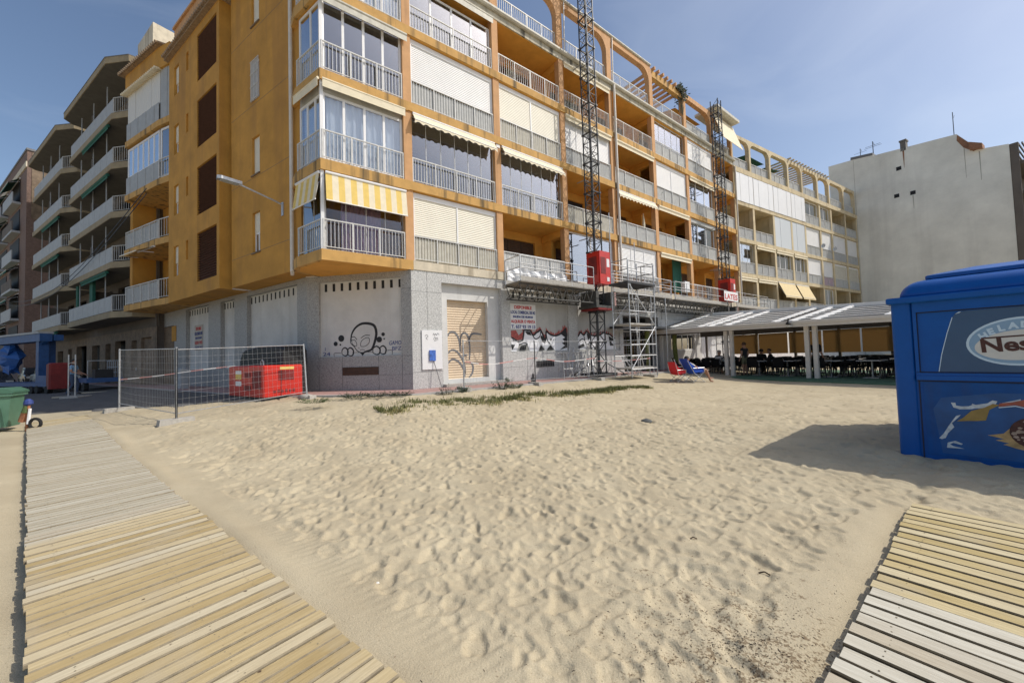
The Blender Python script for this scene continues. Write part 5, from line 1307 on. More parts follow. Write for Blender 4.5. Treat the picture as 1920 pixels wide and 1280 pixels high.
mb=MB(FB); mb.path([(sb-1.0,nb_+.02,4.27),(sb-1.0,nb_+.02,5.0),(sb-.1,nb_+.02,5.1)],.02,5); mb.tube((sb-1,nb_+.02,4.65),(sb-.1,nb_+.02,4.7),.018,5); mb.build('guardrail','mast_dark',ST)
for k,(a,n0_,e,n1_) in enumerate(((7.6,.6,8.6,.3),(7.7,.9,8.9,.35),(8.0,1.3,8.8,.5),(10.6,1.6,11.6,.4),(10.8,2.0,11.3,.3),(7.3,.5,7.9,.2))):
    mb=MB(FB); mb.tube((a,n0_,.02),(e,n1_,1.0+.25*(k%3)),.022,6); mb.tube((a+.3,n0_+.05,.02),(e+.28,n1_,.9+.25*(k%3)),.022,6); mb.tube((a+.13,n0_,.3),(a+.5,n0_,.3),.018,5)
    tag(mb.build('trestle','galv'),['short galvanised trestle leaning lowest beside the mast foot','galvanised trestle leaning against the wall left of the mast','steel trestle propped in front of the mast foot','galvanised trestle leaning between scaffold tower and dark shop','steel trestle standing right of the scaffold tower','small galvanised trestle against the wall under the mural'][k],'trestle')
for k,(s0_,n_) in enumerate(((11.4,1.6),(12.9,1.5),(14.3,1.5))):
    mb=MB(FB); mb.tube((s0_,n_,0),(s0_,n_,4.1),.024,6); mb.box(s0_-.08,s0_+.08,n_-.08,n_+.08,0,.02)
    tag(mb.build('prop','galv'),['steel prop under the work platform nearest the scaffold tower','middle steel prop under the work platform','steel prop under the work platform nearest the pavilion roof'][k],'prop','props under the work platform')
# trestle at the wall
for k,(s,lab) in enumerate(((6.95,'folded steel trestle leaning by the low vent under the graffiti'),(7.9,'grey steel trestle with cross bars beside the mast foot'))):
    mb=MB(FB)
    for a in (-.32,.32): mb.tube((s+a,.55,0),(s+a*.3,.75,1.15),.02,5); mb.tube((s+a,1.05,0),(s+a*.3,.8,1.15),.02,5)
    mb.tube((s-.4,.78,1.17),(s+.4,.78,1.17),.03,5); mb.tube((s-.3,.6,.45),(s+.3,.6,.45),.015,5); mb.tube((s-.3,1.0,.45),(s+.3,1.0,.45),.015,5)
    tag(mb.build('trestle','steel'),lab,'trestle')
mb=MB(FB); mb.lathe((4.95,.9,0),[(.10,0),(.10,.14),(.04,.2),(.05,.3),(.03,.34)],10); tag(mb.build('bottle','black_plastic'),'small dark bottle on the pavement beneath the mural graffiti','bottle')
# ================================================================ SITE FENCES
def fence(label,a,b,za,zb,h0,h1,foot_a=True,foot_b=True,lean=(0,0),group='mesh site fence panels',rows=9,seed=0):
    """wire mesh panel between base points a and b (x,y), feet of concrete"""
    t=root('mesh_fence_panel',label,'fence',(a[0],a[1],za),group)
    A=Vector((a[0],a[1],za)); B=Vector((b[0],b[1],zb)); up0=Vector((0,0,h0)); up1=Vector((lean[0],lean[1],h1)); 
    mb=MB(); 
    mb.tube(A-Vector((0,0,.05)),A+up0,.025,8); mb.tube(B-Vector((0,0,.05)),B+up1,.025,8)
    mb.tube(A+up0*.98,B+up1*.98,.012,6); mb.tube(A+up0*.12,B+up1*.12,.012,6)
    fr_=mb.build('frame','galv',t)
    mb=MB(); ln=(B-A).length; k=int(ln/.125)
    for i in range(1,k):
        f=i/k; p=A.lerp(B,f); q=up0.lerp(up1,f); bulge=.02*math.sin(f*9)
        mb.tube(p+q*.12,p+q*.98+Vector((bulge,0,0)),.002,4)
    for j in range(1,rows):
        f=.12+.86*j/rows; sag=-.015*(j%3); P=[A.lerp(B,x)+up0.lerp(up1,x)*f+Vector((0,.03*math.sin(x*7+j),sag*math.sin(x*3.1))) for x in np.linspace(0,1,7)]
        mb.path(P,.0022,4)
    mb.build('wire_mesh','galv',t)
    d=(B-A).normalized(); n=Vector((-d.y,d.x,0))
    for q,on in ((A,foot_a),(B,foot_b)):
        if not on: continue
        ft=MB(Fr((q.x,q.y),(n.x,n.y),(d.x,d.y),q.z)); ft.prismy([(-.36,-.04),(.36,-.04),(.34,.11),(-.34,.11)],-.11,.11); ft.build('concrete_foot','concrete',t)
    return t
F1=(-12.73,12.29);F2_=(-8.53,9.63);F3_=(-6.75,12.45)
fence('mesh fence panel from the far white post to the front post on the sand',F1,F2_,gz(*F1)+.0,gz(*F2_)+.0,2.0,1.9)
fence('mesh fence panel in front of the red generator, its right post leaning',F2_,F3_,gz(*F2_),gz(*F3_),1.88,1.78,foot_a=False,lean=(-.12,.03))
stone(-6.72,12.35,.17,'pale sandbag like lump weighing down the leaning fence post','concrete','weight','weight')
fp=[(-.32+0,2.05),(4.35,1.75),(7.75,2.0),(11.1,2.45)]
bp_=[tuple(FB(s,n,0).xy) for s,n in fp]
labs=['thin mesh fence panel in front of the roller shutter doorway','thin mesh fence panel in front of the graffiti mural','thin mesh fence panel in front of the scaffold tower']
fp0=tuple(FB(1.15,1.7,0).xy)
fence(labs[0],fp0,bp_[1],-.02,-.06,1.75,1.75)
fence(labs[1],bp_[1],bp_[2],-.06,-.07,1.75,1.75,foot_a=False)
fence(labs[2],bp_[2],bp_[3],-.07,-.11,1.75,1.85,foot_a=False)
a=(-20.58,17.59); b=(-20.1,17.75)
t=root('fence_post_pair','pair of bare galvanised fence posts in a concrete foot on the street','fence post',(a[0],a[1],gz(*a)))
mb=MB()
for q in (a,(-20.30,17.62)): mb.tube((q[0],q[1],gz(*a)),(q[0],q[1],gz(*a)+2.05),.028,8)
mb.tube((a[0],a[1],gz(*a)+1.66),(-20.30,17.62,gz(*a)+1.66),.015,5); mb.build('post','galv',t)
mb=MB(); mb.box(a[0]-.3,a[0]+.55,a[1]-.1,a[1]+.5,gz(*a)-.02,gz(*a)+.13); mb.build('concrete_foot','concrete',t)
# barrier tape
def tape(label,pts,wd=.03):
    P=bez(pts,10); mb=MB(); 
    for i,(p,q) in enumerate(zip(P,P[1:])):
        mb.mi=(i//3)%2; mb.add([(p[0],p[1],p[2]),(q[0],q[1],q[2]),(q[0],q[1],q[2]+wd),(p[0],p[1],p[2]+wd)],[(0,1,2,3)])
    tag(mb.build('barrier_tape',['tape_pale','tape_white']),label,'barrier tape')
tape('red and white barrier tape from the far fence post to the red generator',[(F1[0],F1[1],.72),(-11.6,12.35,.80),(-10.2,12.35,.95),(-9.2,12.6,1.05)],.03)
q=[FB(s,n,z) for s,n,z in ((1.2,1.75,.95),(2.3,1.75,.82),(4.35,1.72,.98),(5.8,1.9,.80),(7.75,2.02,.9))]
tape('sagging red and white barrier tape strung along the fence before the shutter and mural',[tuple(v) for v in q])
q=[FB(s,n,z) for s,n,z in ((7.75,2.05,.75),(9.2,2.4,.72),(11.1,2.5,.78))]
tape('red and white barrier tape across the scaffold tower',[tuple(v) for v in q])
# ================================================================ RED GENERATOR and black container
GN=(-7.95,12.1); FG=Fr(GN,dA,(-.544,-.839))
zg=-.13
g=root('generator','bright red boxy generator with stickers behind the mesh fence','generator',(GN[0],GN[1],zg))
def rbox(fr,x0,x1,y0,y1,z0,z1,b=.04):
    """box with bevelled upright and top edges"""
    mb=MB(fr); o=[]
    for z,i in ((z0,0),(z1-b,0),(z1,b)):
        o.append([(x0+b+i*.3,y0+i,z),(x1-b-i*.3,y0+i,z),(x1-i,y0+b+i*.3,z),(x1-i,y1-b-i*.3,z),(x1-b-i*.3,y1-i,z),(x0+b+i*.3,y1-i,z),(x0+i,y1-b-i*.3,z),(x0+i,y0+b+i*.3,z)])
    P=sum(o,[]); F=[tuple(range(8))[::-1],tuple(range(16,24))]
    for k in range(2): F+=[(8*k+i,8*k+(i+1)%8,8*k+8+(i+1)%8,8*k+8+i) for i in range(8)]
    mb.add(P,F); return mb
body=rbox(FG,0,2.55,-1.25,0,zg+.16,zg+1.18).build('body','red_paint',g)
mb=MB(FG); mb.box(.05,2.5,-1.2,-.05,zg-.02,zg+.159); mb.build('skid','black_plastic',g)
for b_ in ((.15,.75,.001,.008,zg+.42,zg+1.0),(.85,1.35,.001,.008,zg+.35,zg+.52),(.85,1.3,.001,.008,zg+.78,zg+.95),(-.008,-.001,-.95,-.45,zg+.68,zg+1.0)): mb=MB(FG); mb.box(*b_); mb.build('vent_grille','red_dark',g)
mb=MB(FG); mb.box(1.55,1.98,.001,.009,zg+.9,zg+1.02); mb.box(1.55,1.98,.001,.009,zg+.5,zg+.66); mb.build('sticker','sign_white',g)
mb=MB(FG); mb.box(1.55,1.98,.001,.009,zg+.72,zg+.9); mb.box(-.009,-.001,-.95,-.5,zg+1.03,zg+1.12); mb.build('sticker','awning_yellow',g)
F_gs=Fr(GN,(.544,.839),(.839,-.544))
mb=MB(F_gs)
for k in range(6): mb.box(.3+.12*k,.38+.12*k,.002,.006,zg+.27,zg+.36+.02*(k%2))
mb.build('lettering','red_dark',g)
mb=MB(FG); mb.path([(1.1,-.5,zg+1.18),(1.1,-.5,zg+1.32),(1.22,-.5,zg+1.36),(1.3,-.5,zg+1.3),(1.3,-.5,zg+1.18)],.022,6); mb.build('lifting_eye','galv',g)
FCN=Fr(FA(-1.0,.55,0).xy,dA,nA)
mb=MB(FCN); n_=9
prof=[(0,0),(0,1.62),(.2,1.72),(1.6,1.74),(2.6,1.70),(3.0,1.62),(3.2,1.3),(3.28,0)]
P=[];F=[]
for j,y in enumerate((0,.1,.75,.85)):
    for i,(x,z) in enumerate(prof): P.append((x+.04*math.sin(i*2+j),y,z-(.08 if j in(0,3) and z>1 else 0)+.02*math.sin(i*3.7+j)))
m_=len(prof)
for j in range(3):
    for i in range(m_-1): F.append((j*m_+i,j*m_+i+1,(j+1)*m_+i+1,(j+1)*m_+i))
F+=[tuple(range(m_)),tuple(range(3*m_,4*m_))[::-1]]; mb.add(P,F)
tag(mb.build('covered_tank','black_sheet'),'tall black sheeted tank standing behind the red generator','tank')
# ================================================================ GREEN WHEELIE BIN and the stake with litter
BX=(-13.15,9.95); zb=gz(*BX)-.02; FBN=Fr(BX,(.83,.56),(.56,-.83))
wbn=root('wheelie_bin','green plastic wheelie bin cut off by the left edge','bin',(BX[0],BX[1],zb))
mb=MB(FBN); 
def tap(mb,x0,x1,y0,y1,z0,z1,i): return mb.add([(x0+i,y0+i,z0),(x1-i,y0+i,z0),(x1-i,y1-i,z0),(x0+i,y1-i,z0),(x0,y0,z1),(x1,y0,z1),(x1,y1,z1),(x0,y1,z1)],[(0,3,2,1),(4,5,6,7),(0,1,5,4),(1,2,6,5),(2,3,7,6),(3,0,4,7)])
tap(mb,-1.3,0,-.75,0,zb+.12,zb+.98,.06); mb.box(-1.34,.04,-.79,.04,zb+.93,zb+1.0); mb.build('body','bin_green',wbn)
mb=MB(FBN); mb.path(bez([(-.75,.005,zb+.15),(-.72,.0,zb+.62),(-.55,.005,zb+.72),(-.25,.005,zb+.70),(-.16,0,zb+.62),(-.10,-.02,zb+.14)],5),.012,5); mb.build('rib','bin_lid',wbn)
mb=MB(FBN); mb.prismy([(-1.36,zb+1.0),(.06,zb+1.0),(.06,zb+1.05),(-.1,zb+1.14),(-1.2,zb+1.14),(-1.36,zb+1.05)],-.8,.06); mb.build('lid','bin_lid',wbn)
for x in (-1.15,-.35): mb=MB(FBN); mb.tube((x-.03,-.02,zb+.1),(x+.03,-.02,zb+.1),.1,12); mb.build('wheel','tyre',wbn)
SX=(-12.75,9.98); zs=gz(*SX)
sk=root('stake','short stake wrapped in coloured rags with a small tyre at the boardwalk end','stake',(SX[0],SX[1],zs))
mb=MB(); mb.tube((SX[0],SX[1],zs-.05),(SX[0]+.04,SX[1],zs+.72),.035,7); mb.build('post','rust',sk)
mb=MB(); mb.lathe((SX[0]+.03,SX[1],zs+.62),[(.03,0),(.09,.05),(.08,.13),(.03,.18)],9); mb.build('cap','sign_blue',sk)
mb=MB(); mb.tube((SX[0]-.10,SX[1]-.03,zs+.22),(SX[0]+.0,SX[1]-.05,zs+.5),.07,7,.05); mb.build('rag','rust',sk)
mb=MB(); mb.tube((SX[0]+.0,SX[1]-.06,zs+.45),(SX[0]+.03,SX[1]-.06,zs+.62),.06,7,.03); mb.build('rag','leaf',sk)
mb=MB(); mb.tube((SX[0]+.08,SX[1]-.04,zs+.15),(SX[0]+.10,SX[1]-.02,zs+.55),.035,7,.03); mb.build('rag','sign_white',sk)
mb=MB(Fr(SX,(1,.2),(.2,-1)))
P=[(.22+.12*math.cos(t),.05,zs+.15+.13*math.sin(t)) for t in np.linspace(0,6.283,15)]; mb.path(P,.035,7); mb.build('tyre','tyre',sk)
# ================================================================ BLUE MACHINE, CARS, TRAILER on the street
MX=FA(20.3,4.35,0); zm=gz(MX.x,MX.y)+.05; FM=Fr((MX.x,MX.y),(-.93,.37),(-.37,-.93))
bm=root('gantry_machine','blue steel gantry machine with a pale top rail and hanging blue tarpaulin','machine',(MX.x,MX.y,zm))
mb=MB(FM); mb.box(.2,.55,-.3,.1,zm+.55,zm+3.35); mb.box(.75,1.05,-.75,-.4,zm+.55,zm+3.3); mb.build('post','machine_blue',bm)
mb=MB(FM); mb.box(-.05,6.8,-.35,.15,zm+3.0,zm+3.45); mb.prismy([(-.05,zm+3.0),(.55,zm+3.0),(.55,zm+2.5)],-.2,.0); mb.box(-.05,6.8,-.8,-.4,zm+3.05,zm+3.4); mb.build('beam','machine_blue',bm)
mb=MB(FM); mb.box(-.05,6.8,-.4,.2,zm+3.451,zm+3.56); mb.build('top_rail','balcony_panel',bm)
mb=MB(FM); mb.box(-1.8,6.5,-.8,.25,zm+.38,zm+.6); mb.prismy([(-1.8,zm+.601),(.2,zm+.601),(.2,zm+1.0),(-.9,zm+1.0)],-.7,.1); mb.build('skid','machine_blue',bm)
for x in (-1.4,-.2,.5,5.8): mb=MB(FM); mb.tube((x,.1,zm+.2),(x,.3,zm+.2),.22,12); mb.build('wheel','tyre',bm)
mb=MB(FM); P=[];F=[]
for i in range(9):
    for j in range(9):
        a=i/8; t=j/8*6.283; r=(.95+.12*math.sin(i*2.1+j*1.7))*(.25+.75*math.sin(min(1,a*1.15+.12)*2.6)); P.append((4.9+r*math.cos(t)*(1+.25*math.sin(3*t+i)),-.2+.5*r*math.sin(t),zm+2.95-1.75*a+.1*math.sin(4*t+i)))
for i in range(8):
    for j in range(8): F.append((i*9+j,i*9+j+1,(i+1)*9+j+1,(i+1)*9+j))
mb.add(P,F); mb.build('tarpaulin','tarp_blue',bm)
def car(name_lab,p,ang,m,L_=4.2):
    z=gz(p[0],p[1])+.05; fr=Fr(p,(math.cos(ang),math.sin(ang)),None)
    t=root('parked_car',name_lab,'car',(p[0],p[1],z)); q=L_/4.2
    prof=[(0,.32),(.03,.72),(.25,.86),(1.05,.95),(1.75,1.42),(2.9,1.46),(3.75,1.02),(4.12,.95),(4.2,.6),(4.15,.3)]
    mb=MB(fr); 
    P=[];F=[]; n=len(prof)
    for y,k in ((-.86,.05),(-.80,0),(.80,0),(.86,.05)):
        for x,zz in prof: P.append((x*q,(y if zz<1.0 else y*.84),z+(zz-(k if zz>.5 else 0))))
    for j in range(3): F+=[(j*n+i,j*n+(i+1)%n,(j+1)*n+(i+1)%n,(j+1)*n+i) for i in range(n)]
    F+=[tuple(range(n))[::-1],tuple(range(3*n,4*n))]; mb.add(P,F); b=mb.build('body',m,t,smooth=False)
    mb=MB(fr)
    for y in (-.74,.74): mb.prismy([(1.22*q,z+1.0),(1.85*q,z+1.36),(2.85*q,z+1.38),(3.5*q,z+1.02)],y-.02 if y<0 else y,y if y<0 else y+.02)
    mb.add([(1.12*q,-.62,z+1.02),(1.12*q,.62,z+1.02),(1.7*q,.58,z+1.41),(1.7*q,-.58,z+1.41)],[(0,1,2,3)]); mb.build('window','black_plastic',t)
    for x in (.8,3.35):
        for y in (-.8,.8):
            mb=MB(fr); mb.tube((x*q,y-.1,z+.31),(x*q,y+.1,z+.31),.31,16); w_=mb.build('wheel','tyre',t)
            mb=MB(fr); mb.tube((x*q,y-.105,z+.31),(x*q,y+.105,z+.31),.18,10); mb.build('rim','steel',w_)
    for y in (-.62,.62):
        mb=MB(fr); mb.box(-.02,.12,y-.16,y+.16,z+.64,z+.8); mb.build('headlight','shell_white',t)
    return t
q=FA(22.2,3.4,0); car('silver parked car half hidden behind the blue machine',(q.x,q.y),math.atan2(.544,-.839),'car_silver')
q=FA(27.5,5.6,0); car('black parked car behind the hanging blue tarpaulin',(q.x,q.y),math.atan2(.544,-.839),'car_dark')
q=FA(31,3.2,0); car('dark parked car farther up the shaded street',(q.x,q.y),math.atan2(.544,-.839),'car_dark')
TX=FA(15.6,2.9,0); zt_=gz(TX.x,TX.y)+.05; FTR=Fr((TX.x,TX.y),dA,nA)
tr=root('flat_trailer','low blue flatbed trailer with a pale rail fence, parked beside the pavement','trailer',(TX.x,TX.y,zt_))
mb=MB(FTR); mb.box(-.3,3.0,-.9,.5,zt_+.45,zt_+.68); mb.build('bed','machine_blue',tr)
mb=MB(FTR)
for k in range(8):
    x=-.25+3.2*k/7; mb.tube((x,-.85,zt_+.68),(x,-.85,zt_+1.65),.022,5)
for z in (.95,1.25,1.62): mb.tube((-.25,-.85,zt_+z),(2.95,-.85,zt_+z),.022,5)
for y in (-.85,.45): mb.tube((-.25,y,zt_+.68),(-.25,y,zt_+1.65),.022,5)
mb.tube((-.25,-.85,zt_+1.62),(-.25,.45,zt_+1.62),.022,5); mb.build('rail','balcony_panel',tr)
for x in (.3,2.2): mb=MB(FTR); mb.tube((x,.35,zt_+.24),(x,.52,zt_+.24),.24,12); mb.build('wheel','tyre',tr)
mb=MB(FTR); mb.box(.2,.9,-.6,.1,zt_+.681,zt_+1.15); tag(mb.build('equipment_box','black_plastic'),'black equipment box on the bed of the blue trailer','box')
EX=FA(18.2,4.35,0); mb=rbox(Fr((EX.x,EX.y),dA,nA),0,.95,-.8,0,gz(EX.x,EX.y)+.3,gz(EX.x,EX.y)+1.75,.08); tag(mb.build('engine_cabinet','red_dark'),'dark red engine cabinet next to the blue gantry machine','cabinet')
q=FA(9.0,1.3,0); mb=rbox(Fr((q.x,q.y),dA,nA),0,.75,-.35,0,0,1.0,.03); tag(mb.build('utility_cabinet','balcony_panel'),'grey utility cabinet on the shaded street pavement','cabinet')
for k,(a,n,l,lab) in enumerate(((13.6,4.7,1.6,'pale plank lying flat on the asphalt by the post pair'),(14.8,3.7,2.4,'long pale plank on the asphalt beside the trailer'))):
    q=FA(a,n,0); mb=MB(Fr((q.x,q.y),(.95,.3),(.3,-.95))); z=gz(q.x,q.y)+.05; mb.box(0,l,-.12,.12,z,z+.06); tag(mb.build('plank','wood_old'),lab,'plank')
# ================================================================ ICE CREAM KIOSK
KS=root('ice_cream_kiosk','shut blue ice cream kiosk with torn poster, standing on the sand at the right edge','kiosk',(KO[0],KO[1],-.48))
def rrect(x0,x1,y0,y1,r,n=6):
    o=[]
    for cx,cy,a in ((x1-r,y1-r,0),(x0+r,y1-r,90),(x0+r,y0+r,180),(x1-r,y0+r,270)):
        for k in range(n+1): t=R(a+90*k/n); o.append((cx+r*math.cos(t),cy+r*math.sin(t)))
    return o
def loft(fr,loops):
    """loops: list of (list of xy, z)"""
    mb=MB(fr); n=len(loops[0][0]); P=[(x,y,z) for L_,z in loops for x,y in L_]
    F=[(k*n+i,k*n+(i+1)%n,(k+1)*n+(i+1)%n,(k+1)*n+i) for k in range(len(loops)-1) for i in range(n)]+[tuple(range(n))[::-1],tuple(range((len(loops)-1)*n,len(loops)*n))]
    return mb.add(P,F)
KD=-3.3; KW=3.2
mb=MB(FK); mb.box(.03,KW,KD,-.035,-.53,1.72); mb.build('body','kiosk_blue',KS)
o=loft(FK,[(rrect(-.02,.20,-.24,.012,.07),-.56),(rrect(-.02,.20,-.24,.012,.07),1.71)]).build('corner_post','kiosk_blue',KS,smooth=True)
mod=o.modifiers.new('edge','EDGE_SPLIT'); mod.split_angle=R(40)
mb=MB(FK); mb.box(.201,KW,-.05,.0,1.56,1.715); mb.box(.201,.235,-.05,-.002,.72,1.559); mb.prismy([(.201,.60),(KW,.60),(KW,.66),(.201,.66)],-.05,.012); mb.prismy([(.201,.661),(KW,.661),(KW,.70),(.201,.70)],-.05,-.004); mb.build('frame','kiosk_blue',KS)
mb=MB(FK); mb.prismy([(.26,-.44),(KW,-.44),(KW,.575),(.26,.575)],-.034,-.02); mb.build('lower_panel','kiosk_lower',KS)
mb=MB(FK)
for z in (.702,1.546): mb.box(.236,KW,-.034,-.028,z,z+.014)
mb.box(.236,.246,-.034,-.027,.716,1.546); mb.box(.205,KW,-.034,-.026,.58,.598); mb.box(.215,.228,-.034,-.026,-.5,.58); mb.build('rubber_seal','kiosk_seal',KS)
loft(FK,[(rrect(-.045,KW+.05,KD-.05,.05,.03),1.70),(rrect(-.06,KW+.06,KD-.06,.06,.03),1.715),(rrect(-.06,KW+.06,KD-.06,.06,.03),1.775),(rrect(-.05,KW+.05,KD-.05,.05,.03),1.79)]).build('rim','kiosk_blue',KS)
lp=[]
for k in range(9):
    t=math.pi/2*k/8; i=.25*(1-math.cos(t)); lp.append((rrect(.07+i,KW-.05-i,KD+.05+i,-.03-i,.12),1.79+.25*math.sin(t)))
loft(FK,lp).build('roof_cornice','kiosk_blue',KS,smooth=True)
loft(FK,[(rrect(.37,KW-.3,KD+.35,-.30,.06),2.035),(rrect(.33,KW-.26,KD+.31,-.26,.06),2.05),(rrect(.33,KW-.26,KD+.31,-.26,.06),2.095),(rrect(.35,KW-.28,KD+.33,-.28,.06),2.105),(rrect(.75,KW-.7,KD+.75,-.7,.06),2.20)]).build('roof_lid','kiosk_blue',KS)
ys=-.0335
stk=MB(FK).prismy([(.42,.72),(.455,.95),(.52,1.25),(.575,1.46),(.60,1.51),(.66,1.535),(1.2,1.54),(2.6,1.54),(2.6,.72)],ys,ys+.003).build('sticker','sticker_blue',KS)
mb=MB(FK); mb.stroke([(.418,.72),(.452,.95),(.517,1.25),(.572,1.46)],.008,ys+.0035); mb.prismy([(.60,1.50),(.64,1.515),(.655,1.53),(.63,1.528)],ys+.003,ys+.006); mb.build('sticker_edge','logo_ring',stk)
cx,cz,rt=1.13,1.11,.10
mb=MB(FK); mb.disc(cx,cz,.455,.305,ys+.0032,40,.001,rt); lg=mb.build('logo','logo_ring',KS)
mb=MB(FK); mb.disc(cx,cz,.43,.28,ys+.0046,40,.001,rt); mb.build('logo_field','logo_grey',lg)
mb=MB(FK); mb.disc(cx+.0,cz-.045,.385,.19,ys+.006,40,.001,rt); mb.build('logo_oval','logo_cream',lg)
mb=MB(FK)
for ch,a in zip('HELADOS',(148,131,114,97,81,64,46)):
    t=R(a); ex,ez=.33*math.cos(t),.20*math.sin(t); c_,s_=math.cos(rt),math.sin(rt); text(mb,ch,cx+ex*c_-ez*s_,cz-.03+ex*s_+ez*c_,.105,ys+.0075,bold=.006,align='CENTER',rot=R((a-95)*.38+4),t=.0015)
mb.build('lettering','logo_ring',lg)
mb=MB(FK); text(mb,'Nestlé',cx-.325,cz-.13,.235,ys+.0078,width=.65,bold=.008,rot=.06,t=.0015)
mb.prismy([(cx-.325,cz+.058),(cx+.20,cz+.09),(cx+.20,cz+.072),(cx-.325,cz+.038)],ys+.0078,ys+.0092); mb.build('lettering','choc',lg)
yl=-.0195
mb=MB(FK); mb.prismy([(.40,-.40),(.34,.2),(.42,.36),(.9,.45),(2.6,.47),(2.6,-.40)],yl,yl+.0008); po=mb.build('poster','poster_blue',KS)
def flaps(m,polys,name='torn_paper',lift=.001):
    mb=MB(FK)
    for k,p in enumerate(polys): mb.prismy(p,yl+lift+.0006*k,yl+lift+.0006*k+.0006)
    return mb.build(name,m,po)
flaps('paper_white',[[(.505,.30),(.525,.235),(.58,.215),(.68,.225),(.76,.262),(.70,.29),(.66,.262),(.6,.255),(.55,.262),(.545,.30)],[(.68,.232),(.80,.252),(.88,.30),(.9,.345),(.86,.355),(.82,.315),(.72,.285),(.69,.30)],[(.90,.29),(.94,.33),(1.02,.36),(1.08,.385),(1.08,.37),(1.2,.40),(1.2,.36),(1.0,.34)],[(.375,-.20),(.40,-.21),(.435,-.19),(.46,-.12),(.52,-.03),(.50,.02),(.56,.10),(.585,.14),(.545,.125),(.51,.06),(.47,-.02),(.42,-.13)],[(.44,-.32),(.45,-.25),(.52,-.215),(.585,-.245),(.57,-.262),(.5,-.245),(.47,-.27),(.5,-.29),(.6,-.31),(.52,-.315)]])
flaps('paper_ochre',[[(.545,.05),(.60,.10),(.68,.205),(.79,.255),(.86,.31),(.915,.30),(.83,.23),(.795,.09),(.72,.075),(.65,.068)]],lift=.005)
flaps('paper_red',[[(.905,.275),(.915,.32),(1.02,.345),(1.12,.385),(1.4,.42),(1.4,.33),(1.1,.29),(1.035,.31)]],lift=.006)
flaps('logo_white',[[(.90,.27),(1.036,.302),(1.1,.282),(1.4,.325),(1.4,.315),(1.1,.272),(1.036,.29),(.91,.262)]],lift=.008)
flaps('wafer',[[(.80,-.10),(.93,-.06),(1.0,.04),(1.07,.10),(1.3,.2),(1.6,.0),(1.5,-.26),(1.2,-.275),(1.02,-.235),(.92,-.20),(.97,-.18),(.86,-.155),(.93,-.13)]],'cone_picture',.002)
mb=MB(FK); mb.disc(1.2,-.03,.225,.20,yl+.0045,30,.001); mb.build('ice_cream_picture','choc',po)
mb=MB(FK)
for k in range(70):
    a=rng.uniform(0,6.28); r=rng.uniform(0,.95)**.5; x=1.2+.205*r*math.cos(a); z=-.03+.18*r*math.sin(a); q=rng.uniform(.007,.018)
    mb.prismy([(x+q*1.5*math.cos(t+a),z+q*math.sin(t+a)) for t in (0,1.2,2.4,3.8,5.1)],yl+.0056,yl+.0064)
mb.build('nut_picture','nut',po)
# ================================================================ BEACH TERRACE PAVILION
TP=root('terrace_pavilion','open restaurant pavilion with white paired posts, slatted grey roof and ochre roller blinds','pavilion',(T0[0],T0[1],-.27))
mb=MB(FT); mb.box(-1.2,14,-7.5,.75,-.5,-.262); mb.build('floor','terrace_green',TP)
mb=MB(FT); mb.prism([(3.4,.76),(14,.76),(14,1.5),(9,1.45),(6.3,1.3),(3.4,.95)],-.45,-.285); mb.build('floor_edge','terrace_green',TP)
for s in (0,3.86,4.14,7.40,7.70,11.1,11.4,14):
    mb=MB(FT); mb.box(s-.08,s+.08,-.14,.02,-.262,2.06); mb.build('post','terrace_beam',TP)
for s in (-.2,1.4,3.0,5.0,7.0,9.0,11,13):
    mb=MB(FT); mb.box(s-.06,s+.06,-5.3,-5.2,-.262,2.2); mb.build('back_post','terrace_dark',TP)
ez=lambda s:2.42-.017*(s+.9)
mb=MB(FT)
def sbeam(mb,s0,s1,n0,n1,zf0,zf1):
    return mb.add([(s0,n0,zf0(s0)),(s1,n0,zf0(s1)),(s1,n1,zf0(s1)),(s0,n1,zf0(s0)),(s0,n0,zf1(s0)),(s1,n0,zf1(s1)),(s1,n1,zf1(s1)),(s0,n1,zf1(s0))],[(0,3,2,1),(4,5,6,7),(0,1,5,4),(1,2,6,5),(2,3,7,6),(3,0,4,7)])
sbeam(mb,-.95,14.5,.22,.42,lambda s:ez(s)-.27,ez); sbeam(mb,-.95,14.5,.42,.47,lambda s:ez(s)-.13,lambda s:ez(s)-.03); mb.build('eave_gutter','terrace_beam',TP)
mb=MB(FT); sbeam(mb,-.6,14.3,-.14,-.02,lambda s:2.06,lambda s:2.16); sbeam(mb,-.6,14.3,-5.3,-5.2,lambda s:2.0,lambda s:2.5); mb.build('beam','terrace_dark',TP)
rz=lambda s:3.42-.045*(s+.7)
mb=MB(FT); sbeam(mb,-.85,14.5,-4.95,-4.75,rz,lambda s:rz(s)+.2); mb.build('ridge_beam','terrace_white',TP)
def roofpt(s,f,dz=0): return (s,.2-4.95*f,ez(s)-.02+(rz(s)-ez(s)+.06)*f+dz)
raf=[-.85,.35,2.5,3.05,3.95,6.2,6.9,7.75,10.1,10.9,11.8,14.2]
for s in raf:
    w_=.09; mb=MB(FT); mb.add([roofpt(s-w_,0,-.06),roofpt(s+w_,0,-.06),roofpt(s+w_,1,-.06),roofpt(s-w_,1,-.06),roofpt(s-w_,0,.06),roofpt(s+w_,0,.06),roofpt(s+w_,1,.06),roofpt(s-w_,1,.06)],[(0,3,2,1),(4,5,6,7),(0,1,5,4),(1,2,6,5),(2,3,7,6),(3,0,4,7)]); mb.build('rafter','terrace_white',TP)
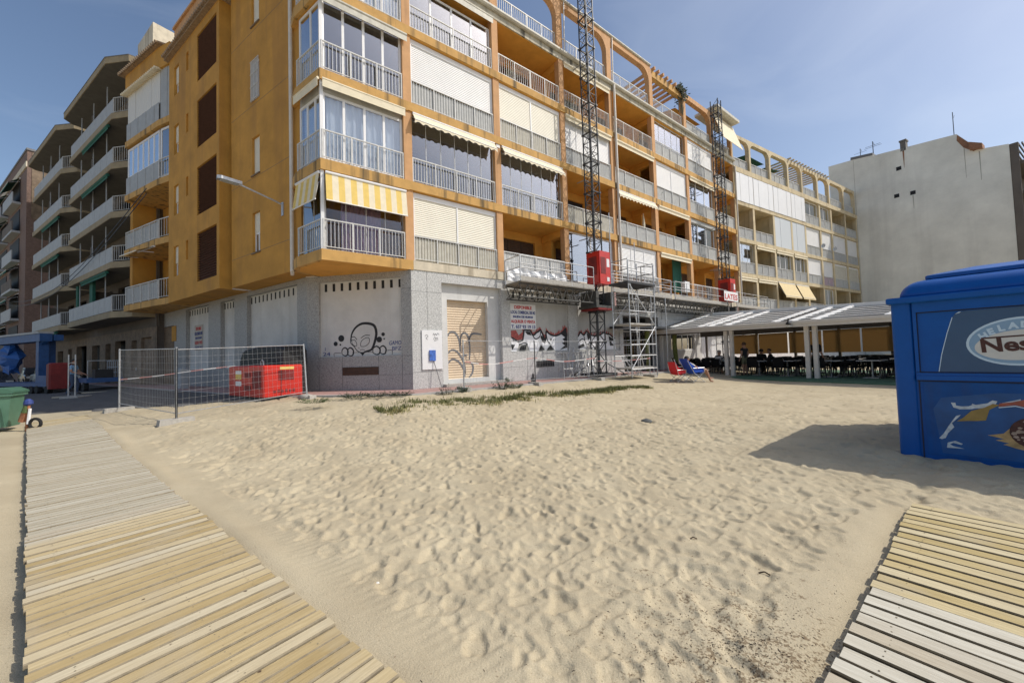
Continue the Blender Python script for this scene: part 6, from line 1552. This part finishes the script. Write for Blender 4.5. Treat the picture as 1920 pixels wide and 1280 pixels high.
for a,e in zip(raf,raf[1:]):
    mb=MB(FT); k=12
    for i in range(k):
        mb.mi=i%2; f0,f1=.02+.96*(i+(.35 if i%2 else 0))/k,.02+.96*(i+(.98 if i%2 else 1.33))/k
        A,B,C,D=roofpt(a+.09,f0,.005),roofpt(e-.09,f0,.005),roofpt(e-.09,f1,-.03),roofpt(a+.09,f1,-.03)
        mb.add([A,B,C,D]+[(x,y,z-.03) for x,y,z in (A,B,C,D)],[(0,1,2,3),(7,6,5,4),(0,4,5,1),(2,6,7,3)])
    mb.build('roof_slats',['terrace_slat' if e-a>.8 else 'terrace_dark','terrace_slat_dark'],TP)
s=1.5
while s<13:
    mb=MB(FT); mb.box(s+.03,s+1.55,-5.19,-5.16,.78,1.98)
    mb.build('roller_blind','ochre_blind',TP); mb=MB(FT); mb.box(s+.03,s+1.55,-5.15,-5.12,1.0,1.05); s+=1.6
mb=MB(FT); mb.box(14.2,14.3,-5.2,.0,-.26,2.1); mb.build('end_wall','terrace_dark',TP)
for (x,y),lab in (((7.83,22.0),'mossy green trunk rising at the left end of the pavilion roof'),((9.65,22.5),'yellow green mossy trunk under the pavilion roof near its left post')):
    t=root('palm_trunk',lab,'tree',(x,y,-.25)); mb=MB(); mb.path([(x,y,-.3),(x+.03,y,.6),(x-.02,y,1.5),(x+.02,y,2.3)],.13,9); mb.build('trunk','trunk_moss',t)
LPt=FT(6.95,.55,0); L0=root('hanging_lamp','small round black and white lamp hanging from the pavilion eave','lamp',(LPt.x,LPt.y,2.05))
mb=MB(); mb.tube((LPt.x,LPt.y,2.2),(LPt.x,LPt.y,2.4),.03,6); mb.lathe((LPt.x,LPt.y,2.05),[(.08,.08),(.10,.12),(.06,.2),(.02,.22)],12); mb.build('housing','black_plastic',L0)
mb=MB(); mb.lathe((LPt.x,LPt.y,2.0),[(.03,0),(.12,.03),(.13,.07),(.08,.08)],12); mb.build('shade','shell_white',L0)
# tables and chairs
def make_chair():
    t=root('terrace_chair','black woven terrace chair at a pale table in the shade of the pavilion','chair',(0,0,0),'black chairs on the terrace')
    mb=MB(); mb.box(-.23,.23,-.22,.23,.42,.465); mb.build('seat','black_chair',t)
    mb=MB(); mb.add([(-.23,-.22,.46),(.23,-.22,.46),(.22,-.30,.88),(-.22,-.30,.88),(-.23,-.25,.46),(.23,-.25,.46),(.22,-.33,.88),(-.22,-.33,.88)],[(0,1,2,3),(7,6,5,4),(0,4,5,1),(1,5,6,2),(2,6,7,3),(3,7,4,0)]); mb.build('backrest','black_chair',t)
    for a in (-1,1):
        for b in (-1,1):
            mb=MB(); mb.tube((a*.21,b*.2,.42),(a*.24,b*.25,0),.016,5); mb.build('leg','mast_dark',t)
        mb=MB(); mb.path([(a*.25,-.28,.66),(a*.25,.2,.66),(a*.22,.21,.44)],.017,5); mb.build('armrest','black_chair',t)
    return t
def make_table():
    t=root('terrace_table','pale square terrace table with a grey pedestal, ringed by black chairs','table',(0,0,0),'pale tables on the terrace')
    mb=MB(); mb.box(-.4,.4,-.4,.4,.71,.74); mb.build('tabletop','table_white',t)
    mb=MB(); mb.tube((0,0,.03),(0,0,.71),.035,8); mb.build('pedestal','steel',t); mb=MB(); mb.box(-.25,.25,-.25,.25,0,.03); mb.build('base','steel',t)
    return t
ch0=make_chair(); tb0=make_table(); first=[True,True]
aT=math.atan2(FT.ex.y,FT.ex.x)
skip={}
for r,n in enumerate((-1.15,-2.4,-3.6,-4.7)):
    for k,s in enumerate((1.1,2.6,4.9,6.2,7.9,9.2,10.5,11.8)):
        if r==0 and k==0: continue
        p=FT(s+random.uniform(-.1,.1),n+random.uniform(-.1,.1),0)
        if first[0]: tb=tb0; first[0]=False
        else: tb=copy_tree(tb0)
        tb.location=(p.x,p.y,-.262); tb.rotation_euler=(0,0,aT+random.uniform(-.06,.06))
        for q in range(4):
            if random.random()<.02: continue
            a=aT+q*math.pi/2+random.uniform(-.15,.15); d=.62+random.uniform(-.05,.12)
            c=ch0 if first[1] else copy_tree(ch0); first[1]=False
            c.location=(p.x+d*math.sin(a),p.y-d*math.cos(a),-.262); c.rotation_euler=(0,0,a)
# napkins / paper on tables
# ================================================================ FOLDING BEACH CHAIRS
def camp_chair(p,ang,m,label,rec=.0,sc=1.):
    z=gz(*p)+.0; fr=Fr(p,(math.cos(ang),math.sin(ang)),(-math.sin(ang),math.cos(ang)))   # x forward, y left
    t=root('camp_chair',label,'camping chair',(p[0],p[1],z))
    mb=MB(fr); P=[]; 
    for i,(x,zz) in enumerate(((.28,.44),(.05,.37),(-.18,.40),(-.30-rec*.3,.62),(-.40-rec,1.04))):
        for y in (-.26,-.09,.09,.26): P.append((x,y,z+zz-(.03 if abs(y)<.1 and i<3 else 0)))
    mb.add(P,[(i*4+j,i*4+4+j,i*4+5+j,i*4+1+j) for i in range(4) for j in range(3)]); f=mb.build('fabric',m,t,smooth=True)
    mb=MB(fr)
    for y in (-.275,.275): mb.add([(.26,y,z+.45),(-.20,y,z+.42),(-.39-rec,y,z+1.0),(-.2-rec*.4,y,z+.74),(.25,y,z+.62)],[(0,1,2,3,4)])
    mb.build('side_panel',m,t)
    for y in (-1,1):
        mb=MB(fr); mb.tube((.3,y*.28,z),(-.24,y*.27,z+.42),.013,5); mb.tube((-.3,y*.28,z),(.27,y*.27,z+.44),.013,5); mb.tube((-.22,y*.28,z+.40),(-.39-rec,y*.27,z+.97),.013,5); mb.path([(.27,y*.28,z+.44),(.27,y*.29,z+.63),(-.28,y*.29,z+.62)],.014,5); mb.build('leg_frame','galv',t)
    mb=MB(fr); mb.tube((.3,-.28,z+.02),(-.3,.28,z+.06),.012,5); mb.tube((.3,.28,z+.02),(-.3,-.28,z+.06),.012,5); mb.build('cross_bar','galv',t)
    for o in t.children: o.scale=(sc,)*3
    return t
camp_chair((7.2,16.62),.35,'canvas_red','empty red folding beach chair at the left of the blue one',sc=.85)
camp_chair((7.98,16.72),.22,'canvas_blue','bright blue folding beach chair with a person reclining in it',.16)
camp_chair((7.75,17.3),-.2,'black_chair','dark folding chair behind the red and blue beach chairs',.05)
# ================================================================ PEOPLE
def person(label,loc,ang,J,cl,hair='hair_dark',scale=1.):
    """J: joints in a local frame (x right, y forward, z up). cl: material per region"""
    E=[('pel','spi'),('spi','che'),('che','nek'),('nek','hd0'),('hd0','hd1'),('hd1','hd2')]
    for s in 'LR': E+=[('che','sh'+s),('sh'+s,'el'+s),('el'+s,'wr'+s),('wr'+s,'pa'+s),('pel','hi'+s),('hi'+s,'kn'+s),('kn'+s,'an'+s),('an'+s,'to'+s)]
    RAD=dict(pel=.135,spi=.13,che=.145,nek=.058,hd0=.078,hd1=.098,hd2=.07,sh=.075,el=.046,wr=.03,pa=.035,hi=.105,kn=.062,an=.042,to=.035)
    J=dict(J)
    for s in 'LR':
        w_,e_=Vector(J['wr'+s]),Vector(J['el'+s]); J.setdefault('pa'+s,tuple(w_+(w_-e_).normalized()*.075))
        J.setdefault('to'+s,tuple(Vector(J['an'+s])+Vector((0,.17,-.05))))
    names=list(J); V=[Vector(J[n])*scale for n in names]; ed=[(names.index(a),names.index(b)) for a,b in E]
    rad=[RAD[n if n in RAD else n[:-1]]*scale for n in names]
    for s in 'LR':                       # five fingers on each palm
        p=Vector(J['pa'+s])*scale; d=(p-Vector(J['wr'+s])*scale).normalized(); sd=d.cross(Vector((0,0,1))); sd=sd.normalized() if sd.length>.1 else Vector((1,0,0)); dn=d.cross(sd)
        for k,(o,l) in enumerate(((-.03,.06),(-.01,.075),(.01,.07),(.03,.055))):
            i=len(V); V+= [p+(sd*o+d*(.03))*scale,p+(sd*o*1.2+d*(.03+l*.6)+dn*.012)*scale,p+(sd*o*1.2+d*(.03+l)+dn*.03)*scale]; rad+=[.009*scale]*3; ed+=[(names.index('pa'+s),i),(i,i+1),(i+1,i+2)]
        i=len(V); V+=[p+(sd*.045-d*.01)*scale,p+(sd*.07+d*.03)*scale]; rad+=[.01*scale]*2; ed+=[(names.index('pa'+s),i),(i,i+1)]
    me=bpy.data.meshes.new('person'); me.from_pydata(V,ed,[]); ob=bpy.data.objects.new('person',me); COL.objects.link(ob)
    sk=ob.modifiers.new('skin','SKIN'); ob.modifiers.new('sub','SUBSURF').levels=1
    for i,sv in enumerate(me.skin_vertices[0].data): sv.radius=(rad[i],rad[i]*(.72 if i in (names.index('pel'),names.index('spi'),names.index('che')) else 1)); sv.use_root=(i==0)
    dg=bpy.context.evaluated_depsgraph_get(); m2=bpy.data.meshes.new_from_object(ob.evaluated_get(dg)); bpy.data.objects.remove(ob)
    body=bpy.data.objects.new('person',m2); COL.objects.link(body); m2.materials.clear()
    keys=['skin',cl['top'],cl['bottom'],cl['shoe']]
    for k in keys: m2.materials.append(MT[k])
    def seg(p,a,b):
        ab=b-a; t=max(0,min(1,(p-a).dot(ab)/max(1e-9,ab.length_squared))); return (p-(a+ab*t)).length,t
    for f in m2.polygons:
        c=f.center; best=min(((seg(c,V[a],V[b])[0]-.5*(rad[a]+rad[b]),a,b) for a,b in ed[:22]),key=lambda q:q[0]); a,b=names[best[1]] if best[1]<len(names) else 'pa',names[best[2]] if best[2]<len(names) else 'pa'
        t=seg(c,V[best[1]],V[best[2]])[1]; k=0
        if b in('spi','che'): k=1
        elif b=='nek': k=1 if t<.5 else 0
        elif b[:2]=='sh': k=1
        elif b[:2]=='el': k=1 if t<cl.get('sleeve',.5) else 0
        elif b[:2]=='wr': k=1 if cl.get('sleeve',.5)>1.5 else 0
        elif b[:2]=='hi': k=2
        elif b[:2]=='kn': k=2 if t<cl.get('leg',.5)*1.0 else 0
        elif b[:2]=='an': k=2 if cl.get('leg',.5)>1+t else 0
        elif b[:2]=='to': k=3
        if 'stripe' in cl and k==1 and int(c.z/.055)%2: k=0
        f.material_index=k; f.use_smooth=True
    if 'stripe' in cl:
        m2.materials.append(MT['cloth_white'])
        for f in m2.polygons:
            if f.material_index==0 and .48<f.center.z<1.0 : f.material_index=4
    tag(body,label,'person'); body.location=loc; body.rotation_euler=(0,0,ang)
    h1=Vector(J['hd1'])*scale; h2=Vector(J['hd2'])*scale; up=(h2-h1).normalized()
    bm_=bmesh.new(); bmesh.ops.create_icosphere(bm_,subdivisions=2,radius=.112*scale)
    for v in bm_.verts:
        v.co.y=v.co.y*1.08-.018*scale; v.co.z*=1.0
    bmesh.ops.delete(bm_,geom=[v for v in bm_.verts if v.co.z<(-.085 if cl.get('long') else -.01)*scale or (v.co.y>.045*scale and v.co.z<.055*scale)],context='VERTS')
    hm=bpy.data.meshes.new('hair'); bm_.to_mesh(hm); bm_.free(); hm.materials.append(MT[hair])
    for f in hm.polygons: f.use_smooth=True
    ho=bpy.data.objects.new('hair',hm); COL.objects.link(ho); ho.parent=body; ho.location=h1+up*.03*scale
    # face: nose and ears as one small child
    fm=MB(); c=Vector((0,0,0)); fm.add([(-.016,.09,-.03),(.016,.09,-.03),(0,.118,-.028),(0,.09,.02)],[(0,1,2),(0,2,3),(1,3,2)])
    for s in (-1,1): fm.add([(s*.095,-.01,-.03),(s*.108,-.02,.0),(s*.098,-.01,.03),(s*.095,.02,.0)],[(0,1,2,3)])
    fo=fm.build('face','skin'); fo.parent=body; fo.location=h1-up*.02*scale
    return body
STAND=dict(pel=(0,0,.95),spi=(0,.0,1.12),che=(0,.0,1.33),nek=(0,.0,1.47),hd0=(0,.02,1.53),hd1=(0,.03,1.62),hd2=(0,.02,1.70),
 shL=(-.18,0,1.39),elL=(-.24,-.03,1.12),wrL=(-.25,.06,.90),shR=(.18,0,1.39),elR=(.24,-.03,1.12),wrR=(.25,.06,.90),
 hiL=(-.09,0,.88),knL=(-.10,.02,.48),anL=(-.11,-.02,.09),hiR=(.09,0,.88),knR=(.10,.02,.48),anR=(.11,-.02,.09))
SIT=dict(pel=(0,0,.54),spi=(0,-.02,.70),che=(0,.02,.92),nek=(0,.05,1.06),hd0=(0,.08,1.12),hd1=(0,.10,1.21),hd2=(0,.10,1.29),
 shL=(-.18,.03,.98),elL=(-.23,.12,.74),wrL=(-.14,.34,.78),shR=(.18,.03,.98),elR=(.23,.12,.74),wrR=(.14,.34,.78),
 hiL=(-.1,.05,.52),knL=(-.12,.44,.53),anL=(-.12,.42,.09),hiR=(.1,.05,.52),knR=(.12,.44,.53),anR=(.12,.44,.09))
LOUNGE=dict(pel=(0,.0,.47),spi=(0,-.16,.58),che=(0,-.31,.76),nek=(0,-.38,.90),hd0=(0,-.38,.96),hd1=(0,-.36,1.05),hd2=(0,-.37,1.13),
 shL=(-.18,-.31,.83),elL=(-.27,-.1,.66),wrL=(-.18,.14,.62),shR=(.18,-.31,.83),elR=(.27,-.1,.66),wrR=(.18,.14,.62),
 hiL=(-.09,.08,.46),knL=(-.1,.50,.56),anL=(-.06,.80,.16),hiR=(.09,.08,.46),knR=(.1,.48,.58),anR=(.12,.66,.07),toL=(-.05,.97,.16),toR=(.12,.82,.03))
p=FT(4.42,-.7,0); person('person standing with their back to the beach in black top and olive shorts',(p.x,p.y,-.262),.35,STAND,dict(top='cloth_black',bottom='cloth_olive',shoe='cloth_black',sleeve=.4,leg=.75,long=1),'hair_brown',.98)
p=FT(3.15,-.55,0); ch=copy_tree(ch0,loc=(p.x,p.y,-.262),rz=-1.1); person('grey haired person in a dark striped shirt sitting at the left of the paired posts',(p.x,p.y,-.262),-1.1,SIT,dict(top='cloth_stripe',bottom='cloth_black',shoe='cloth_black',sleeve=.6,leg=1.5,stripe=1),'hair_grey')
p=FT(7.32,-1.15,0); person('dark haired person in dark clothes standing behind the right paired posts',(p.x,p.y,-.262),-1.3,STAND,dict(top='cloth_black',bottom='cloth_black',shoe='cloth_black',sleeve=1.,leg=2.),'hair_dark',1.02)
for k,(s,n,lab) in enumerate(((4.2,-3.0,'long haired person seated in the shade, left of two at a back table'),(4.75,-2.85,'person in black seated in the shade, right of the pair at the back table'))):
    p=FT(s,n,0); copy_tree(ch0,loc=(p.x,p.y,-.262),rz=-.6+k*1.8); person(lab,(p.x,p.y,-.262),-.6+k*1.8,SIT,dict(top='cloth_black',bottom='cloth_black',shoe='cloth_black',sleeve=1.,leg=2.,long=1-k))
person('person reclining with bare crossed legs in the blue beach chair',(8.0,16.72,gz(8.0,16.72)-.03),  .22-math.pi/2,LOUNGE,dict(top='cloth_white',bottom='cloth_black',shoe='skin',sleeve=.5,leg=.35),'hair_dark')
WALK=dict(STAND); WALK.update(knL=(-.10,.12,.49),anL=(-.11,.08,.10),knR=(.1,.02,.48),anR=(.11,-.2,.1),elR=(.26,.05,1.14),wrR=(.2,.28,1.05),elL=(-.25,.05,1.13),wrL=(-.2,.28,1.02))
q=FA(14.32,3.99,0); person('worker in a light blue shirt and jeans beside the blue trailer',(q.x,q.y,gz(q.x,q.y)+.05),-1.2,WALK,dict(top='cloth_lightblue',bottom='cloth_jeans',shoe='cloth_black',sleeve=.6,leg=2.),'hair_dark',1.02)
# things standing on the balconies
def white_chair(p,ang,label):
    t=root('plastic_chair',label,'chair',tuple(p)); fr=Fr((p.x,p.y),(math.cos(ang),math.sin(ang)),None,0); z=p.z
    mb=MB(fr); mb.box(-.24,.24,-.22,.22,z+.40,z+.44); mb.build('seat','white_alu',t)
    mb=MB(fr); mb.prismy([(-.24,z+.44),(.24,z+.44),(.2,z+.86),(-.2,z+.86)],.2,.24); mb.build('backrest','white_alu',t)
    for a in (-.2,.2):
        for b in (-.18,.18): mb=MB(fr); mb.tube((a,b,z),(a*.95,b*.95,z+.4),.02,5); mb.build('leg','white_alu',t)
white_chair(FB(5.6,-.75,LV[1]),.9,'white plastic chair behind the glass of the second floor, left of the table')
white_chair(FB(7.1,-.75,LV[1]),.3,'white plastic chair behind the glass of the second floor, right of the table')
t=root('plastic_table','white round plastic table between two plastic chairs on a glazed balcony','table',tuple(FB(6.35,-.8,LV[1])))
q=FB(6.35,-.8,LV[1]); mb=MB(); mb.lathe((q.x,q.y,q.z+.68),[(.42,0),(.44,.02),(.42,.04)],16); mb.build('tabletop','white_alu',t); mb=MB(); mb.tube((q.x,q.y,q.z),(q.x,q.y,q.z+.68),.05,8); mb.build('pedestal','white_alu',t)
mb=MB(FB); mb.box(18.9,19.6,-.55,-.2,LV[0]+1.02,LV[0]+1.62) if 0 else mb.box(18.9,19.5,-.06,.22,LV[0]+.25,LV[0]+.95); tag(mb.build('air_conditioner','white_alu'),'white boxy air conditioner on the balcony below the green blind','air conditioner')
q=FB(15.6,-.5,LV[1]); t=root('closed_parasol','closed pale parasol standing on an open second floor balcony','parasol',tuple(q)); mb=MB(); mb.lathe((q.x,q.y,q.z+1.0),[(.03,0),(.10,.1),(.09,.5),(.02,1.1)],8); mb.build('canopy','awning_cream',t); mb=MB(); mb.tube((q.x,q.y,q.z),(q.x,q.y,q.z+1.0),.02,6); mb.build('pole','white_alu',t)
for k,(s_,i_,lab) in enumerate(((9.3,3,'leafy pot plant on the top floor balcony right behind the nearer mast'),(17.2,2,'pot plant on the third floor between white shutters and open bay'),(5.2,3,'small pot plant at the left end of the open top floor balcony'))):
    q=FB(s_,-.45,LV[i_]); t=root('pot_plant',lab,'plant',tuple(q)); mb=MB(); mb.lathe((q.x,q.y,q.z),[(.13,0),(.18,.3),(.16,.32)],10); mb.build('pot','brick_red',t); mb=MB()
    for j in range(160):
        a=rng.normal(0,1,3); c=Vector((q.x+a[0]*.17,q.y+a[1]*.17,q.z+.75+a[2]*.2)); w_=rng.uniform(.04,.08); mb.add([tuple(c),tuple(c+Vector((w_,w_*a[1],w_*.5))),tuple(c+Vector((w_*.2,w_,w_*1.1))),tuple(c+Vector((-w_*.6,w_*.3,w_*.6)))],[(0,1,2,3)])
    mb.build('foliage','leaf',t)
# overhead cables across the street
mb=MB(); 
for k in range(2):
    a=FAL(8,.5,10.5+k*.3); b=F3(6,.5,8+k*.4); P=[a.lerp(b,t)-Vector((0,0,2.2*math.sin(math.pi*t))) for t in np.linspace(0,1,14)]; mb.path(P,.02,4)
tag(mb.build('overhead_cable','mast_dark'),'thin sagging cables strung along the street fronts','cable')
for o in bpy.data.objects:
    if '_loc' in o: del o['_loc']
    if o.parent and 'category' in o: del o['category']
bpy.context.view_layer.update()
